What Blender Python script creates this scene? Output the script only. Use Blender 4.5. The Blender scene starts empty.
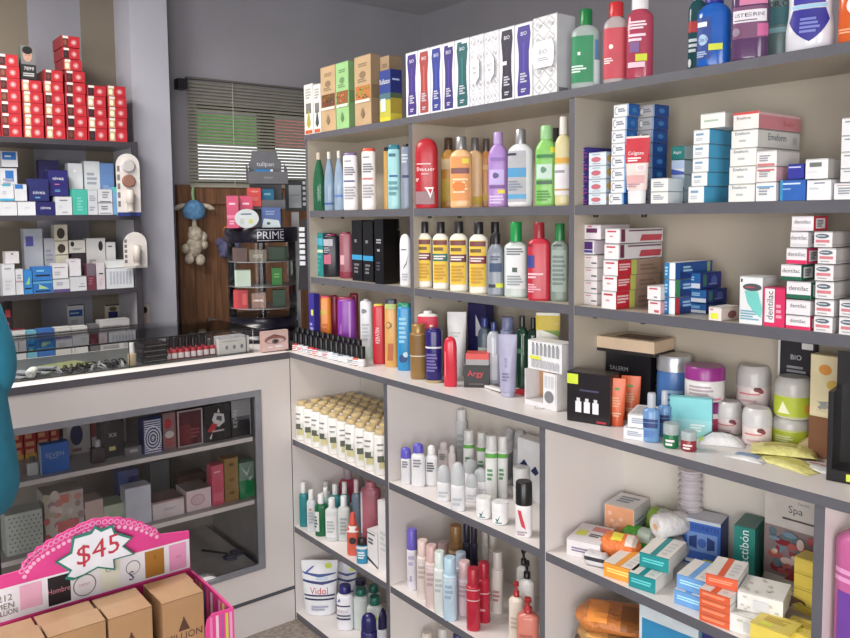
import bpy, bmesh, math, random
from mathutils import Vector, Matrix
random.seed(7)
C = bpy.context.scene.collection
PI = math.pi
EYE = 1.37
# ---------------------------------------------------------------- camera (measured from the photograph's vanishing lines)
FPX, PX, PY = 787.18, 419.27, 274.06
M0 = Vector((0.6153, 0.7883, -0.0106)); M1 = Vector((0.0527, -0.0545, -0.9971)); M2 = Vector((-0.7866, 0.6129, -0.0751))
M2.normalize(); M0 = (M0 - M2*M0.dot(M2)).normalized(); M1 = M2.cross(M0).normalized()
def aU(u): return M0 - M2*((u-PX)/FPX)
def aV(v): return M1 - M2*((v-PY)/FPX)
def sX(u, Y, z): a = aU(u); return -(a.y*Y + a.z*(z-EYE))/a.x          # world X where column u meets the plane Y
def sY(u, X, z): a = aU(u); return -(a.x*X + a.z*(z-EYE))/a.y
def sZ(v, X, Y): b = aV(v); return EYE - (b.x*X + b.y*Y)/b.z           # world height where row v passes over (X, Y)
def ground(u, v, z):
    q = M0*((u-PX)/FPX) + M1*((v-PY)/FPX) + M2
    k = (z-EYE)/q.z; return q.x*k, q.y*k
cam_d = bpy.data.cameras.new('camera'); cam = bpy.data.objects.new('camera', cam_d); C.objects.link(cam)
cam.matrix_world = Matrix(((M0.x, -M1.x, -M2.x, 0), (M0.y, -M1.y, -M2.y, 0), (M0.z, -M1.z, -M2.z, EYE), (0, 0, 0, 1)))
cam_d.sensor_fit = 'HORIZONTAL'; cam_d.sensor_width = 36; cam_d.lens = 36*FPX/850
cam_d.shift_x = -(PX-425)/850; cam_d.shift_y = (PY-319)/850
cam_d.clip_start = .05
bpy.context.scene.camera = cam
vs = bpy.context.scene.view_settings
vs.view_transform = 'Standard'; vs.look = 'None'; vs.gamma = 1; vs.use_curve_mapping = False; vs.exposure = 0.17
# ---------------------------------------------------------------- materials
def lin(c):
    g_ = sum(c)/3; c = [x*.9+g_*.1 for x in c]
    return tuple(((x/255)/12.92 if x/255 <= .04045 else ((x/255+.055)/1.055)**2.4) for x in c) + (1,)
MC = {}
def mat(col, rough=.45, metal=0, trans=0, emit=0, kind=None, vary=.06, scale=25):
    key = (tuple(col), rough, metal, trans, emit, kind, vary)
    if key in MC: return MC[key]
    m = bpy.data.materials.new('surface'); m.use_nodes = True; nt = m.node_tree; nd = nt.nodes; L = nt.links
    bs = nd['Principled BSDF']
    bs.inputs['Roughness'].default_value = rough; bs.inputs['Metallic'].default_value = metal
    tc = nd.new('ShaderNodeTexCoord')
    base = lin(col)
    nz = nd.new('ShaderNodeTexNoise'); nz.inputs['Scale'].default_value = scale; nz.inputs['Detail'].default_value = 2
    L.new(tc.outputs['Object'], nz.inputs['Vector'])
    rp = nd.new('ShaderNodeValToRGB')
    rp.color_ramp.elements[0].position = .3; rp.color_ramp.elements[1].position = .7
    rp.color_ramp.elements[0].color = tuple(x*(1-vary) for x in base[:3])+(1,)
    rp.color_ramp.elements[1].color = tuple(min(1, x*(1+vary)) for x in base[:3])+(1,)
    L.new(nz.outputs['Fac'], rp.inputs['Fac']); L.new(rp.outputs['Color'], bs.inputs['Base Color'])
    if trans:
        # thin coloured plastic: part of the light goes straight through
        tr = nd.new('ShaderNodeBsdfTransparent'); tr.inputs['Color'].default_value = tuple(.5+.5*x for x in base[:3])+(1,)
        mx = nd.new('ShaderNodeMixShader'); mx.inputs['Fac'].default_value = trans
        L.new(bs.outputs[0], mx.inputs[1]); L.new(tr.outputs[0], mx.inputs[2]); L.new(mx.outputs[0], nd['Material Output'].inputs['Surface'])
    if emit:
        bs.inputs['Emission Color'].default_value = base; bs.inputs['Emission Strength'].default_value = emit
    if kind == 'wood':
        mp = nd.new('ShaderNodeMapping'); mp.inputs['Scale'].default_value = (6, 22, 1.2)
        L.new(tc.outputs['Object'], mp.inputs['Vector']); L.new(mp.outputs['Vector'], nz.inputs['Vector'])
        nz.inputs['Scale'].default_value = 2.2; nz.inputs['Detail'].default_value = 5; nz.inputs['Distortion'].default_value = 1.2
        rp.color_ramp.elements[0].color = tuple(x*.55 for x in base[:3])+(1,)
        rp.color_ramp.elements[1].color = tuple(min(1, x*1.35) for x in base[:3])+(1,)
    if kind == 'wall':
        nz.inputs['Scale'].default_value = 3
        bp = nd.new('ShaderNodeBump'); bp.inputs['Strength'].default_value = .15; bp.inputs['Distance'].default_value = .004
        n2 = nd.new('ShaderNodeTexNoise'); n2.inputs['Scale'].default_value = 120
        L.new(tc.outputs['Object'], n2.inputs['Vector']); L.new(n2.outputs['Fac'], bp.inputs['Height']); L.new(bp.outputs[0], bs.inputs['Normal'])
    if kind == 'mottle':
        nz.inputs['Scale'].default_value = 60; nz.inputs['Detail'].default_value = 4
        rp.color_ramp.elements[0].color = tuple(x*.6 for x in base[:3])+(1,)
        rp.color_ramp.elements[1].color = tuple(min(1, x*1.25) for x in base[:3])+(1,)
    if kind == 'crinkle':
        bp = nd.new('ShaderNodeBump'); bp.inputs['Strength'].default_value = .8; bp.inputs['Distance'].default_value = .01
        n2 = nd.new('ShaderNodeTexNoise'); n2.inputs['Scale'].default_value = 55; n2.inputs['Detail'].default_value = 4
        L.new(tc.outputs['Object'], n2.inputs['Vector']); L.new(n2.outputs['Fac'], bp.inputs['Height']); L.new(bp.outputs[0], bs.inputs['Normal'])
    MC[key] = m; return m
def glass_mat():
    if 'glass' in MC: return MC['glass']
    m = bpy.data.materials.new('clear_glass'); m.use_nodes = True; nt = m.node_tree; nd = nt.nodes; L = nt.links
    nd.remove(nd['Principled BSDF'])
    tr = nd.new('ShaderNodeBsdfTransparent'); tr.inputs['Color'].default_value = (.985, .99, .987, 1)
    gl = nd.new('ShaderNodeBsdfGlossy'); gl.inputs['Roughness'].default_value = .03
    fr = nd.new('ShaderNodeFresnel'); fr.inputs['IOR'].default_value = 1.28
    nz = nd.new('ShaderNodeTexNoise'); nz.inputs['Scale'].default_value = 4
    mr = nd.new('ShaderNodeMapRange'); mr.inputs['To Min'].default_value = .02; mr.inputs['To Max'].default_value = .07
    L.new(nz.outputs['Fac'], mr.inputs['Value']); L.new(mr.outputs[0], gl.inputs['Roughness'])
    mx = nd.new('ShaderNodeMixShader'); L.new(fr.outputs[0], mx.inputs[0]); L.new(tr.outputs[0], mx.inputs[1]); L.new(gl.outputs[0], mx.inputs[2])
    L.new(mx.outputs[0], nd['Material Output'].inputs['Surface']); MC['glass'] = m; return m
GL = glass_mat()
# ---------------------------------------------------------------- text outlines, cached
TC = {}
def text_geo(s):
    if s in TC: return TC[s]
    cu = bpy.data.curves.new('t', 'FONT'); cu.body = s; cu.resolution_u = 2; cu.align_x = 'CENTER'
    ob = bpy.data.objects.new('t', cu); C.objects.link(ob)
    dg = bpy.context.evaluated_depsgraph_get(); me = ob.evaluated_get(dg).to_mesh()
    vs_ = [(v.co.x, v.co.y) for v in me.vertices]; fs = [tuple(p.vertices) for p in me.polygons]
    ob.evaluated_get(dg).to_mesh_clear(); bpy.data.objects.remove(ob); bpy.data.curves.remove(cu)
    xs = [v[0] for v in vs_] or [0, 1]; ys = [v[1] for v in vs_] or [0, 1]
    cx = (min(xs)+max(xs))/2; cy = (min(ys)+max(ys))/2; H = max(ys)-min(ys) or 1
    g = ([((x-cx)/H, (y-cy)/H) for x, y in vs_], fs, (max(xs)-min(xs))/H); TC[s] = g; return g
# ---------------------------------------------------------------- mesh builder
class MB:
    def __init__(s): s.v = []; s.f = []; s.m = []; s.sm = []; s.mats = []
    def mi(s, m):
        if m not in s.mats: s.mats.append(m)
        return s.mats.index(m)
    def add(s, vs, fs, m, smooth=False):
        b = len(s.v); s.v += [tuple(v) for v in vs]; k = s.mi(m)
        for f in fs: s.f.append(tuple(i+b for i in f)); s.m.append(k); s.sm.append(smooth)
    def box(s, x0, x1, y0, y1, z0, z1, m, sides=None):
        sides = sides or {}
        vs_ = [(x0,y0,z0),(x1,y0,z0),(x1,y1,z0),(x0,y1,z0),(x0,y0,z1),(x1,y0,z1),(x1,y1,z1),(x0,y1,z1)]
        b = len(s.v); s.v += vs_
        for n, f in (('b',(0,3,2,1)),('t',(4,5,6,7)),('f',(0,1,5,4)),('r',(1,2,6,5)),('k',(2,3,7,6)),('l',(3,0,4,7))):
            s.f.append(tuple(i+b for i in f)); s.m.append(s.mi(sides.get(n, m))); s.sm.append(False)
    def prism(s, pts, fn, m):                       # pts: 2D outline, fn(x, y, k) -> 3D for k = 0, 1
        n = len(pts); a = [fn(x, y, 0) for x, y in pts]; b = [fn(x, y, 1) for x, y in pts]
        s.add(a+b, [tuple(range(n))[::-1], tuple(range(n, 2*n))] + [(i, (i+1) % n, n+(i+1) % n, n+i) for i in range(n)], m)
    def loft(s, rings, m, seg=20, capb=True, capt=True, smooth=True):
        # rings: (z, rx, ry, exponent[, cx, cy])
        vs_ = []; fs = []
        for r in rings:
            z, rx, ry, n = r[:4]; cx, cy = (r[4], r[5]) if len(r) > 4 else (0, 0)
            for i in range(seg):
                t = 2*PI*i/seg; c, q = math.cos(t), math.sin(t)
                vs_.append((cx+rx*math.copysign(abs(c)**(2/n), c), cy+ry*math.copysign(abs(q)**(2/n), q), z))
        for k in range(len(rings)-1):
            for i in range(seg):
                j = (i+1) % seg; fs.append((k*seg+i, k*seg+j, (k+1)*seg+j, (k+1)*seg+i))
        s.add(vs_, fs, m, smooth)
        if capb: s.add(vs_[:seg], [tuple(range(seg))[::-1]], m)
        if capt: s.add(vs_[-seg:], [tuple(range(seg))], m)
    def text(s, t, fn, h, m, maxw=None, rot=0):     # fn(x, y) -> 3D, x and y in metres about the centre of the word
        vs_, fs, w = text_geo(t)
        k = h
        kx = h if not maxw or w*h <= maxw else maxw/w
        if kx < h*.55: k = kx/.55
        c, q = math.cos(rot), math.sin(rot)
        s.add([fn(x*kx*c-y*k*q, x*kx*q+y*k*c) for x, y in vs_], fs, m)
    def build(s, name, parent=None, loc=(0,0,0), rz=0, tilt=None):
        me = bpy.data.meshes.new(name); me.from_pydata(s.v, [], s.f)
        for m in s.mats: me.materials.append(m)
        me.polygons.foreach_set('material_index', s.m); me.polygons.foreach_set('use_smooth', s.sm); me.update()
        o = bpy.data.objects.new(name, me); C.objects.link(o)
        o.location = loc; o.rotation_euler = tilt if tilt else (0, 0, rz)
        if parent: o.parent = parent
        return o
def tag(o, label=None, cat=None, group=None, kind=None):
    if label: o['label'] = label
    if cat: o['category'] = cat
    if group: o['group'] = group
    if kind: o['kind'] = kind
    return o
def thing(name, label, cat, loc=(0,0,0), rz=0, group=None, tilt=None):
    o = bpy.data.objects.new(name, None); C.objects.link(o); o.empty_display_size = .03
    o.location = loc; o.rotation_euler = tilt if tilt else (0, 0, rz); return tag(o, label, cat, group)
def copy_tree(o, parent=None):
    c = o.copy(); C.objects.link(c); c.parent = parent
    for ch in list(o.children): copy_tree(ch, c)
    return c
def structure(o): o['kind'] = 'structure'; return o
WHITE = (232, 230, 232); DK = (30, 30, 34); INK = (70, 72, 80)
# ---------------------------------------------------------------- printed faces
def decorate(mb, deco, face, w, d, h):
    # face 'f' front (-y), 'r' right (+x), 't' top; fractions 0..1 across and up
    lay = [0]
    def fn_for(face, eps):
        if face == 'f': return lambda x, y: (-w/2+x, -d/2-eps, y), w, h
        if face == 'r': return lambda x, y: (w/2+eps, -d/2+x, y), d, h
        if face == 'l': return lambda x, y: (-w/2-eps, d/2-x, y), d, h
        return lambda x, y: (-w/2+x, -d/2+y, h+eps), w, d
    for i, it in enumerate(deco):
        if it[1] != face: continue
        lay[0] += 1
        fn, W, H = fn_for(face, .0003+.00012*lay[0])
        k = it[0]
        if k == 'r':
            _, _, x0, x1, y0, y1, c = it
            mb.add([fn(x0*W, y0*H), fn(x1*W, y0*H), fn(x1*W, y1*H), fn(x0*W, y1*H)], [(0,1,2,3)], mat(c, .5))
        elif k == 'o':
            _, _, cx, cy, rx, ry, c = it
            mb.add([fn((cx+rx*math.cos(a*PI/8))*W, (cy+ry*math.sin(a*PI/8))*H) for a in range(16)], [tuple(range(16))], mat(c, .5))
        elif k == 'p':
            _, _, pts, c = it
            mb.add([fn(x*W, y*H) for x, y in pts], [tuple(range(len(pts)))], mat(c, .5))
        elif k == 't':
            _, _, t, cx, cy, hh, c = it[:7]; rot = it[7] if len(it) > 7 else 0
            mw = (H if rot else W)*.92
            mb.text(t, (lambda x, y, f2=fn: f2(cx*W+x, cy*H+y)), hh*H if not rot else hh*W, mat(c, .5), mw, rot)
        elif k == 'l':                                  # fine print: n thin rules between two heights
            _, _, x0, x1, y0, y1, n, c = it
            rr = random.Random(len(mb.v))
            for q in range(n):
                yy = y0+(y1-y0)*(q+.5)/n; t = .3*(y1-y0)/n; xe = x0+(x1-x0)*rr.uniform(.6, 1)
                mb.add([fn(x0*W, (yy-t)*H), fn(xe*W, (yy-t)*H), fn(xe*W, (yy+t)*H), fn(x0*W, (yy+t)*H)], [(0,1,2,3)], mat(c, .5))
def carton(name, label, cat, group, loc, w, d, h, col, deco=(), side=None, top=None, rz=0, rough=.45, tilt=None, back=None):
    mb = MB(); b = .0007
    sd = {}
    if side: sd['r'] = sd['l'] = mat(side, rough)
    if top: sd['t'] = mat(top, rough)
    if back: sd['k'] = mat(back, rough)
    mb.box(-w/2, w/2, -d/2, d/2, b*0, h, mat(col, rough), sd)
    # the closing flap's shadow gap along the top front and side edges
    e = .00025; g = mat(tuple(int(x*.72) for x in col), .6)
    mb.box(-w/2, w/2, -d/2-e, -d/2, h-.0014, h-.0006, g)
    gs = mat(tuple(int(x*.72) for x in (side or col)), .6)
    mb.box(w/2, w/2+e, -d/2, d/2, h-.0014, h-.0006, gs)
    for f in 'frtl': decorate(mb, deco, f, w, d, h)
    o = mb.build(name, None, loc, rz, tilt); return tag(o, label, cat, group)
# ---------------------------------------------------------------- curved containers
def se(t, rx, ry, n):
    c, q = math.cos(t), math.sin(t)
    return rx*math.copysign(abs(c)**(2/n), c), ry*math.copysign(abs(q)**(2/n), q)
def ring_at(rings, z):
    for a, b in zip(rings, rings[1:]):
        if z <= b[0]:
            k = 0 if b[0] == a[0] else (z-a[0])/(b[0]-a[0]); k = max(0, min(1, k))
            return a[1]+(b[1]-a[1])*k, a[2]+(b[2]-a[2])*k, a[3]
    return rings[-1][1:4]
def surf(rings, xf, z, eps):                      # xf -1..1 over the front half
    rx, ry, n = ring_at(rings, z)
    x, y = se(-PI/2 + xf*PI/2, rx, ry, n)
    L = math.hypot(x, y) or 1
    return (x*(1+eps/L*1.0), y*(1+eps/L), z)
def fan(mb, rings, pts, H, eps, m):
    """a convex outline laid on the curved wall, cut fine enough to follow it"""
    cx = sum(p[0] for p in pts)/len(pts); cz = sum(p[1] for p in pts)/len(pts)
    span = max(p[0] for p in pts)-min(p[0] for p in pts); sub = 1 if len(pts) > 10 else 3; K = 4 if span > .25 else 2
    rim = []
    for a, b in zip(pts, pts[1:]+pts[:1]):
        for j in range(sub): rim.append((a[0]+(b[0]-a[0])*j/sub, a[1]+(b[1]-a[1])*j/sub))
    n = len(rim); vs_ = [surf(rings, cx, cz*H, eps)]
    for k in range(1, K+1): vs_ += [surf(rings, cx+(x-cx)*k/K, (cz+(z-cz)*k/K)*H, eps) for x, z in rim]
    fs = [(0, 1+i, 1+(i+1) % n) for i in range(n)]
    for k in range(K-1):
        fs += [(1+k*n+i, 1+(k+1)*n+i, 1+(k+1)*n+(i+1) % n, 1+k*n+(i+1) % n) for i in range(n)]
    mb.add(vs_, fs, m, True)
def wrap(mb, rings, deco, H):
    lay = 0
    W = rings[len(rings)//2][1]
    for it in deco:
        lay += 1; eps = .0005+.0003*lay
        k = it[0]
        if k == 'r':                              # ('r', x0, x1, z0, z1, colour), x in -1..1, z in fractions of H
            _, x0, x1, z0, z1, c = it[:6]; nx = max(2, int(abs(x1-x0)*7)); nz_ = max(1, int((z1-z0)*14))
            vs_ = [surf(rings, x0+(x1-x0)*i/nx, (z0+(z1-z0)*j/nz_)*H, eps) for j in range(nz_+1) for i in range(nx+1)]
            fs = [(j*(nx+1)+i, j*(nx+1)+i+1, (j+1)*(nx+1)+i+1, (j+1)*(nx+1)+i) for j in range(nz_) for i in range(nx)]
            mb.add(vs_, fs, mat(c, it[6] if len(it) > 6 else .5), True)
        elif k == 'o':
            _, cx, cz, rx, rz_, c = it
            fan(mb, rings, [(cx+rx*math.cos(a*PI/8), cz+rz_*math.sin(a*PI/8)) for a in range(16)], H, eps, mat(c, .5))
        elif k == 'p':
            _, pts, c = it
            fan(mb, rings, pts, H, eps, mat(c, .5))
        elif k == 't':
            _, t, cx, cz, hh, c = it[:6]; rot = it[6] if len(it) > 6 else 0
            mw = W*2*.8 if not rot else H*.6
            mb.text(t, (lambda x, y: surf(rings, cx + x/(W*PI/2), cz*H+y, eps)), hh*H if not rot else hh*W, mat(c, .5), mw, rot)
        elif k == 'l':
            _, x0, x1, z0, z1, n, c = it
            for q in range(n):
                zz = z0+(z1-z0)*(q+.5)/n; tt = .3*(z1-z0)/n; xe = x0+(x1-x0)*(.7+.3*((q*37) % 10)/10); nx = 4
                vs_ = [surf(rings, x0+(xe-x0)*i/nx, (zz+s*tt)*H, eps) for s in (-1, 1) for i in range(nx+1)]
                mb.add(vs_, [(i, i+1, nx+2+i, nx+1+i) for i in range(nx)], mat(c, .5))
def body_rings(kind, w, d, h, n, s=.74, c=.86, nw=.35):
    a, b = w/2, d/2
    def R(z, f, g=None, nn=None): g = f if g is None else g; return (z*h, a*f, b*g, nn or n)
    if kind == 'bottle':     # shoulder then neck
        return [R(0,.9), R(.012,.98), R(.03,1), R(s,1), R(s+(c-s)*.35,.93), R(s+(c-s)*.65,.76), R(s+(c-s)*.88,.55,min(.55*a/b,.8)), R(c-.004,nw,min(nw*a/b,.8),2), R(c+.03,nw,min(nw*a/b,.8),2)]
    if kind == 'slope':      # long conical shoulder
        return [R(0,.92), R(.015,1), R(s*.75,1), R(s,.93), R(s+(c-s)*.5,.68), R(c-.01,nw*1.1,min(nw*1.1*a/b,.8),2), R(c+.03,nw,min(nw*a/b,.8),2)]
    if kind == 'slab':       # almost straight, inverted shampoo
        return [R(0,.93), R(.02,1), R(.5,.98), R(c-.03,.97), R(c-.005,.9), R(c+.01,.6)]
    if kind == 'round':      # domed one piece
        return [R(0,.9), R(.02,1), R(.78,1), R(.86,.95), R(.92,.84), R(.965,.62), R(.99,.35), R(1,.08)]
    if kind == 'waist':
        return [R(0,.92), R(.015,1), R(.25,1), R(.45,.9), R(.6,.88), R(s,.95), R(s+(c-s)*.4,.85), R(c-.01,nw*1.1,min(nw*1.1*a/b,.8),2), R(c+.03,nw,min(nw*a/b,.8),2)]
    if kind == 'can':
        return [R(0,.95), R(.015,1), R(s,1), R(s+.02,.97), R(s+(c-s)*.6,.9), R(c,.85), R(c+.01,.8)]
    if kind == 'jar':
        return [R(0,.88), R(.03,.97), R(.08,1), R(s-.05,1), R(s,.96), R(c,.9), R(c+.02,.88)]
def bottle(name, label, cat, group, loc, w, d, h, kind='bottle', col=WHITE, cap=(235,235,238), deco=(), n=2.6, s=.74, c=.86, nw=.35,
           cw=None, ch=None, cd=None, capkind='flat', rz=0, trans=0, rough=.3, seg=20, captrans=0, metalcap=0, tilt=None, liquid=None):
    t = thing(name, label, cat, loc, rz, group, tilt)
    rings = body_rings(kind, w, d, h, n, s, c, nw)
    mb = MB(); mb.loft(rings, mat(col, rough, 0, trans), seg)
    if deco: wrap(mb, rings, deco, h)
    mb.build('body', t)
    if liquid:
        lr = [(z*1, rx*.93, ry*.93, nn) for z, rx, ry, nn in rings if z < s*h*liquid[1]]
        lz = s*h*liquid[1]; rx, ry, nn = ring_at(rings, lz); lr.append((lz, rx*.93, ry*.93, nn)); lr[0] = (h*.01,)+lr[0][1:]
        q = MB(); q.loft(lr, mat(liquid[0], .25), seg); q.build('liquid', t)
    if cap:
        q = MB(); cw_ = (cw or nw+.08)*w/2; cd_ = (cd*d/2 if cd else min(cw_, d/2*.95)); top = ch or 1.0; cm = mat(cap, .3, metalcap, captrans)
        z0, z1 = c*h, top*h; e = min(.0025, (z1-z0)*.15); nn = 2 if not cd else n
        if capkind == 'flat': q.loft([(z0, cw_, cd_, nn), (z0+(z1-z0)*.1, cw_*1.0, cd_, nn), (z1-e, cw_*.98, cd_*.98, nn), (z1, cw_*.88, cd_*.88, nn)], cm, 16)
        elif capkind == 'dome': q.loft([(z0, cw_, cd_, nn), (z0+(z1-z0)*.55, cw_*.97, cd_*.97, nn), (z0+(z1-z0)*.8, cw_*.82, cd_*.82, nn), (z0+(z1-z0)*.94, cw_*.5, cd_*.5, nn), (z1, cw_*.12, cd_*.12, nn)], cm, 16)
        elif capkind == 'flip': q.loft([(z0, cw_, cd_, nn), (z0+(z1-z0)*.4, cw_, cd_, nn), (z0+(z1-z0)*.43, cw_*.93, cd_*.93, nn), (z0+(z1-z0)*.46, cw_, cd_, nn), (z1-e, cw_*.97, cd_*.97, nn), (z1, cw_*.85, cd_*.85, nn)], cm, 16)
        elif capkind == 'pump':
            q.loft([(z0, cw_, cd_, 2), (z0+(z1-z0)*.35, cw_, cd_, 2), (z0+(z1-z0)*.4, cw_*.5, cd_*.5, 2), (z0+(z1-z0)*.7, cw_*.4, cd_*.4, 2), (z0+(z1-z0)*.74, cw_*.9, cd_*.9, 2), (z1, cw_*.8, cd_*.8, 2)], cm, 14)
            q.box(-cw_*.35, cw_*.35, -cw_*2.2, 0, z0+(z1-z0)*.78, z0+(z1-z0)*.95, cm)
        elif capkind == 'cone': q.loft([(z0, cw_, cd_, 2), (z0+(z1-z0)*.15, cw_, cd_, 2), (z1, cw_*.55, cd_*.55, 2)], cm, 16)
        q.build('cap', t)
    return t
def tube(name, label, cat, group, loc, w, d, h, col, cap, deco=(), rz=0, cf=.12, tilt=None, rough=.35):
    t = thing(name, label, cat, loc, rz, group, tilt)
    a, b = w/2, d/2
    q = MB(); q.loft([(0, a*.72, b*.9, 2), (cf*h*.9, a*.75, b*.95, 2), (cf*h, a*.7, b*.9, 2)], mat(cap, .3), 16); q.build('cap', t)
    rings = [(cf*h, a*.8, b, 2), (cf*h+.004, a*.84, b, 2), (h*.45, a*.9, b*.8, 2), (h*.75, a*.97, b*.42, 2), (h*.93, a, b*.09, 2), (h, a, b*.08, 2)]
    q = MB(); q.loft(rings, mat(col, rough), 20)
    if deco: wrap(q, rings, deco, h)
    q.build('body', t)
    return t
def jar(name, label, cat, group, loc, w, h, col, lid, deco=(), s=.7, rz=0, trans=0, lidtrans=0, lw=1.02, cx=None, metal=0, domed=False):
    t = thing(name, label, cat, loc, rz, group)
    r = w/2; L = s*h
    rings = [(0, r*.86, r*.86, 2), (h*.03, r*.96, r*.96, 2), (h*.08, r, r, 2), (L*.9, r, r, 2), (L, r*.95, r*.95, 2)]
    q = MB(); q.loft(rings, mat(col, .3, 0, trans), 24)
    if deco: wrap(q, rings, deco, h)
    q.build('body', t)
    q = MB(); e = (h-L)*.15
    if domed: q.loft([(L+.0004, r*lw, r*lw, 2), (L+(h-L)*.55, r*lw*.99, r*lw*.99, 2), (L+(h-L)*.82, r*lw*.93, r*lw*.93, 2), (h, r*lw*.78, r*lw*.78, 2)], mat(lid, .25, metal, lidtrans), 24)
    else: q.loft([(L+.0004, r*lw, r*lw, 2), (h-e, r*lw, r*lw, 2), (h, r*lw*.94, r*lw*.94, 2)], mat(lid, .3, metal, lidtrans), 24)
    q.build('lid', t)
    return t
# ---------------------------------------------------------------- placing
UY, LY, LX, BX = 1.33, 1.25, -2.3075, -3.2            # front planes: upper shelves, base unit, glass counter, back wall shelves
Z4, Z3, Z2, ZC, Z1, ZB, ZG = 1.638, 1.387, 1.1665, .921, .625, .325, .024
def th(X, Y): return math.atan2(-X, Y)                 # how far a thing is turned away from a viewer at the entrance
CELL = [(-2.3065, -1.7735), (-1.7535, -1.1815), (-1.1615, -.5835), (-.5635, .01)]
def clampX(X, half, z, Y):
    """keep a thing between the dividers of the base unit"""
    if z > .9: return X
    for a, b in CELL:
        if a-.02 <= X <= b+.02: return min(max(X, a+half), b-half)
    return X
def SF(u0, u1, vt, y, z, F=UY):
    """front face seen between columns u0 and u1, top at row vt, standing at height z; y < 5: metres behind the shelf edge F, else the row of its base"""
    if y > 5: _, Y = ground((u0+u1)/2, y, z)
    else: Y = F+y
    if z < 1.6: Y = min(Y, 1.47)
    x0, x1 = sX(u0, Y, z), sX(u1, Y, z); h = sZ(vt, (x0+x1)/2, Y)-z
    return (x0+x1)/2, Y, x1-x0, h
def SR(u0, u1, vt, y, z, F=UY, a=1.0, face=.85):
    """same for a rounded thing whose outline spans u0..u1; a = depth/width; returns centre, width, height, turn"""
    r = .03
    for _ in range(4):
        if y > 5: X, Yf = ground((u0+u1)/2, y, z); Y = Yf + r*.7
        else: Y = F+y+r
        if z < 1.6: Y = min(Y, 1.522-r)
        x0, x1 = sX(u0, Y, z+.05), sX(u1, Y, z+.05); X = (x0+x1)/2; t = th(X, Y); w = (x1-x0)*math.cos(t)
        rz = t*face; k = t-rz; w = w/math.hypot(math.cos(k), a*math.sin(k)); r = math.hypot(w/2*math.sin(rz), a*w/2*math.cos(rz))
    h = sZ(vt, X, Y)-z; X = clampX(X, math.hypot(w/2*math.cos(rz), a*w/2*math.sin(rz))+.001, z, Y)
    return X, Y, w, h, rz
def UB(name, label, cat, group, u0, u1, vt, y, z, d, col, deco=(), F=UY, **k):
    x, Y, w, h = SF(u0, u1, vt, y, z, F)
    return carton(name, label, cat, group, (x, Y+d/2, z+.0005), w-.001, d, h-.001, col, deco, **k)
def UR(fn, name, label, cat, group, u0, u1, vt, y, z, a=.6, F=UY, face=.85, **k):
    x, Y, w, h, rz = SR(u0, u1, vt, y, z, F, a, face)
    if fn is jar: return jar(name, label, cat, group, (x, Y, z+.0004), w, h, rz=rz, **k)
    return fn(name, label, cat, group, (x, Y, z+.0004), w, w*a, h, rz=rz, **k)
ORD = ['lowest', 'second up', 'third up', 'fourth up', 'fifth up', 'sixth up', 'seventh up', 'eighth up', 'ninth up']
def ordn(i, n): return 'topmost' if i == n-1 and n > 1 else ORD[i]
LR = ['leftmost', 'second from left', 'third from left', 'fourth from left', 'fifth from left', 'sixth from left', 'seventh from left', 'eighth from left', 'ninth from left', 'tenth from left', 'eleventh from left', 'twelfth from left']
def stack(name, desc, where, cat, group, u0, u1, vbs, y, z, d, col, deco=(), F=UY, shift=(), **k):
    """vbs: rows of the joints from the base upward; one carton per gap"""
    n = len(vbs)-1; x, Y, w, _ = SF(u0, u1, vbs[0], y, z, F)
    zz = [z]+[sZ(v, x, Y) for v in vbs[1:]]
    for i in range(n):
        du = shift[i] if i < len(shift) else 0
        xs = sX((u0+u1)/2+du, Y, z)
        dc = deco[i % len(deco)] if deco and isinstance(deco, list) else deco
        cc = col[i % len(col)] if isinstance(col, list) else col
        kk = {a: (b[i % len(b)] if isinstance(b, list) else b) for a, b in k.items()}
        carton(name, '%s, %s %s' % (desc, ordn(i, n), where) if n > 1 else '%s %s' % (desc, where), cat, group, (xs, Y+d/2, zz[i]+.0004), w-.001, d, zz[i+1]-zz[i]-.0009, cc, dc, **kk)
# ================================================================ the room
CREAM = (214, 206, 196); GREYEDGE = (90, 90, 98); MEL = (230, 223, 220)
XW, YB, H0 = -3.5, 2.76, 2.47
wallm = mat((168, 166, 174), .8, kind='wall')
beige = mat((128, 118, 103), .8, kind='wall'); pale = mat((146, 146, 156), .8, kind='wall')
q = MB(); q.box(-4.0, 2.2, -2.9, 2.9, -.1, 0, mat((150, 138, 128), .55, kind='mottle')); structure(q.build('floor'))
q = MB(); q.box(-3.7, 2.2, -2.9, 2.9, H0, H0+.1, mat((200, 200, 204), .8, kind='wall')); structure(q.build('ceiling'))
q = MB(); q.box(-3.7, 2.2, YB, YB+.1, 0, H0, wallm); structure(q.build('wall_back'))
q = MB(); q.box(2.1, 2.2, -2.9, YB, 0, H0, wallm); structure(q.build('wall_right'))
q = MB(); q.box(-3.7, 2.1, -2.9, -2.8, 0, H0, wallm); structure(q.build('wall_front'))
WY0, WY1, WZ0, WZ1 = 1.445, 2.3, 1.53, 1.90                 # the window hole
q = MB()
q.box(-3.7, XW, -2.8, WY0, 0, H0, wallm); q.box(-3.7, XW, WY1, YB, 0, H0, wallm)
q.box(-3.7, XW, WY0, WY1, 0, WZ0, wallm); q.box(-3.7, XW, WY0, WY1, WZ1, H0, wallm)
for a, b, m in ((-40, 27, beige), (27, 80, pale), (80, 131, beige)):   # broad painted stripes behind the shelves
    q.box(XW, XW+.002, sY(a, XW, 2.2), sY(b, XW, 2.2), 0, H0, m)
structure(q.build('wall_left'))
q = MB(); q.box(XW, -3.3, 1.09, 1.246, 0, H0, mat((186, 186, 198), .75, kind='wall')); structure(q.build('trim_1'))
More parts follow.
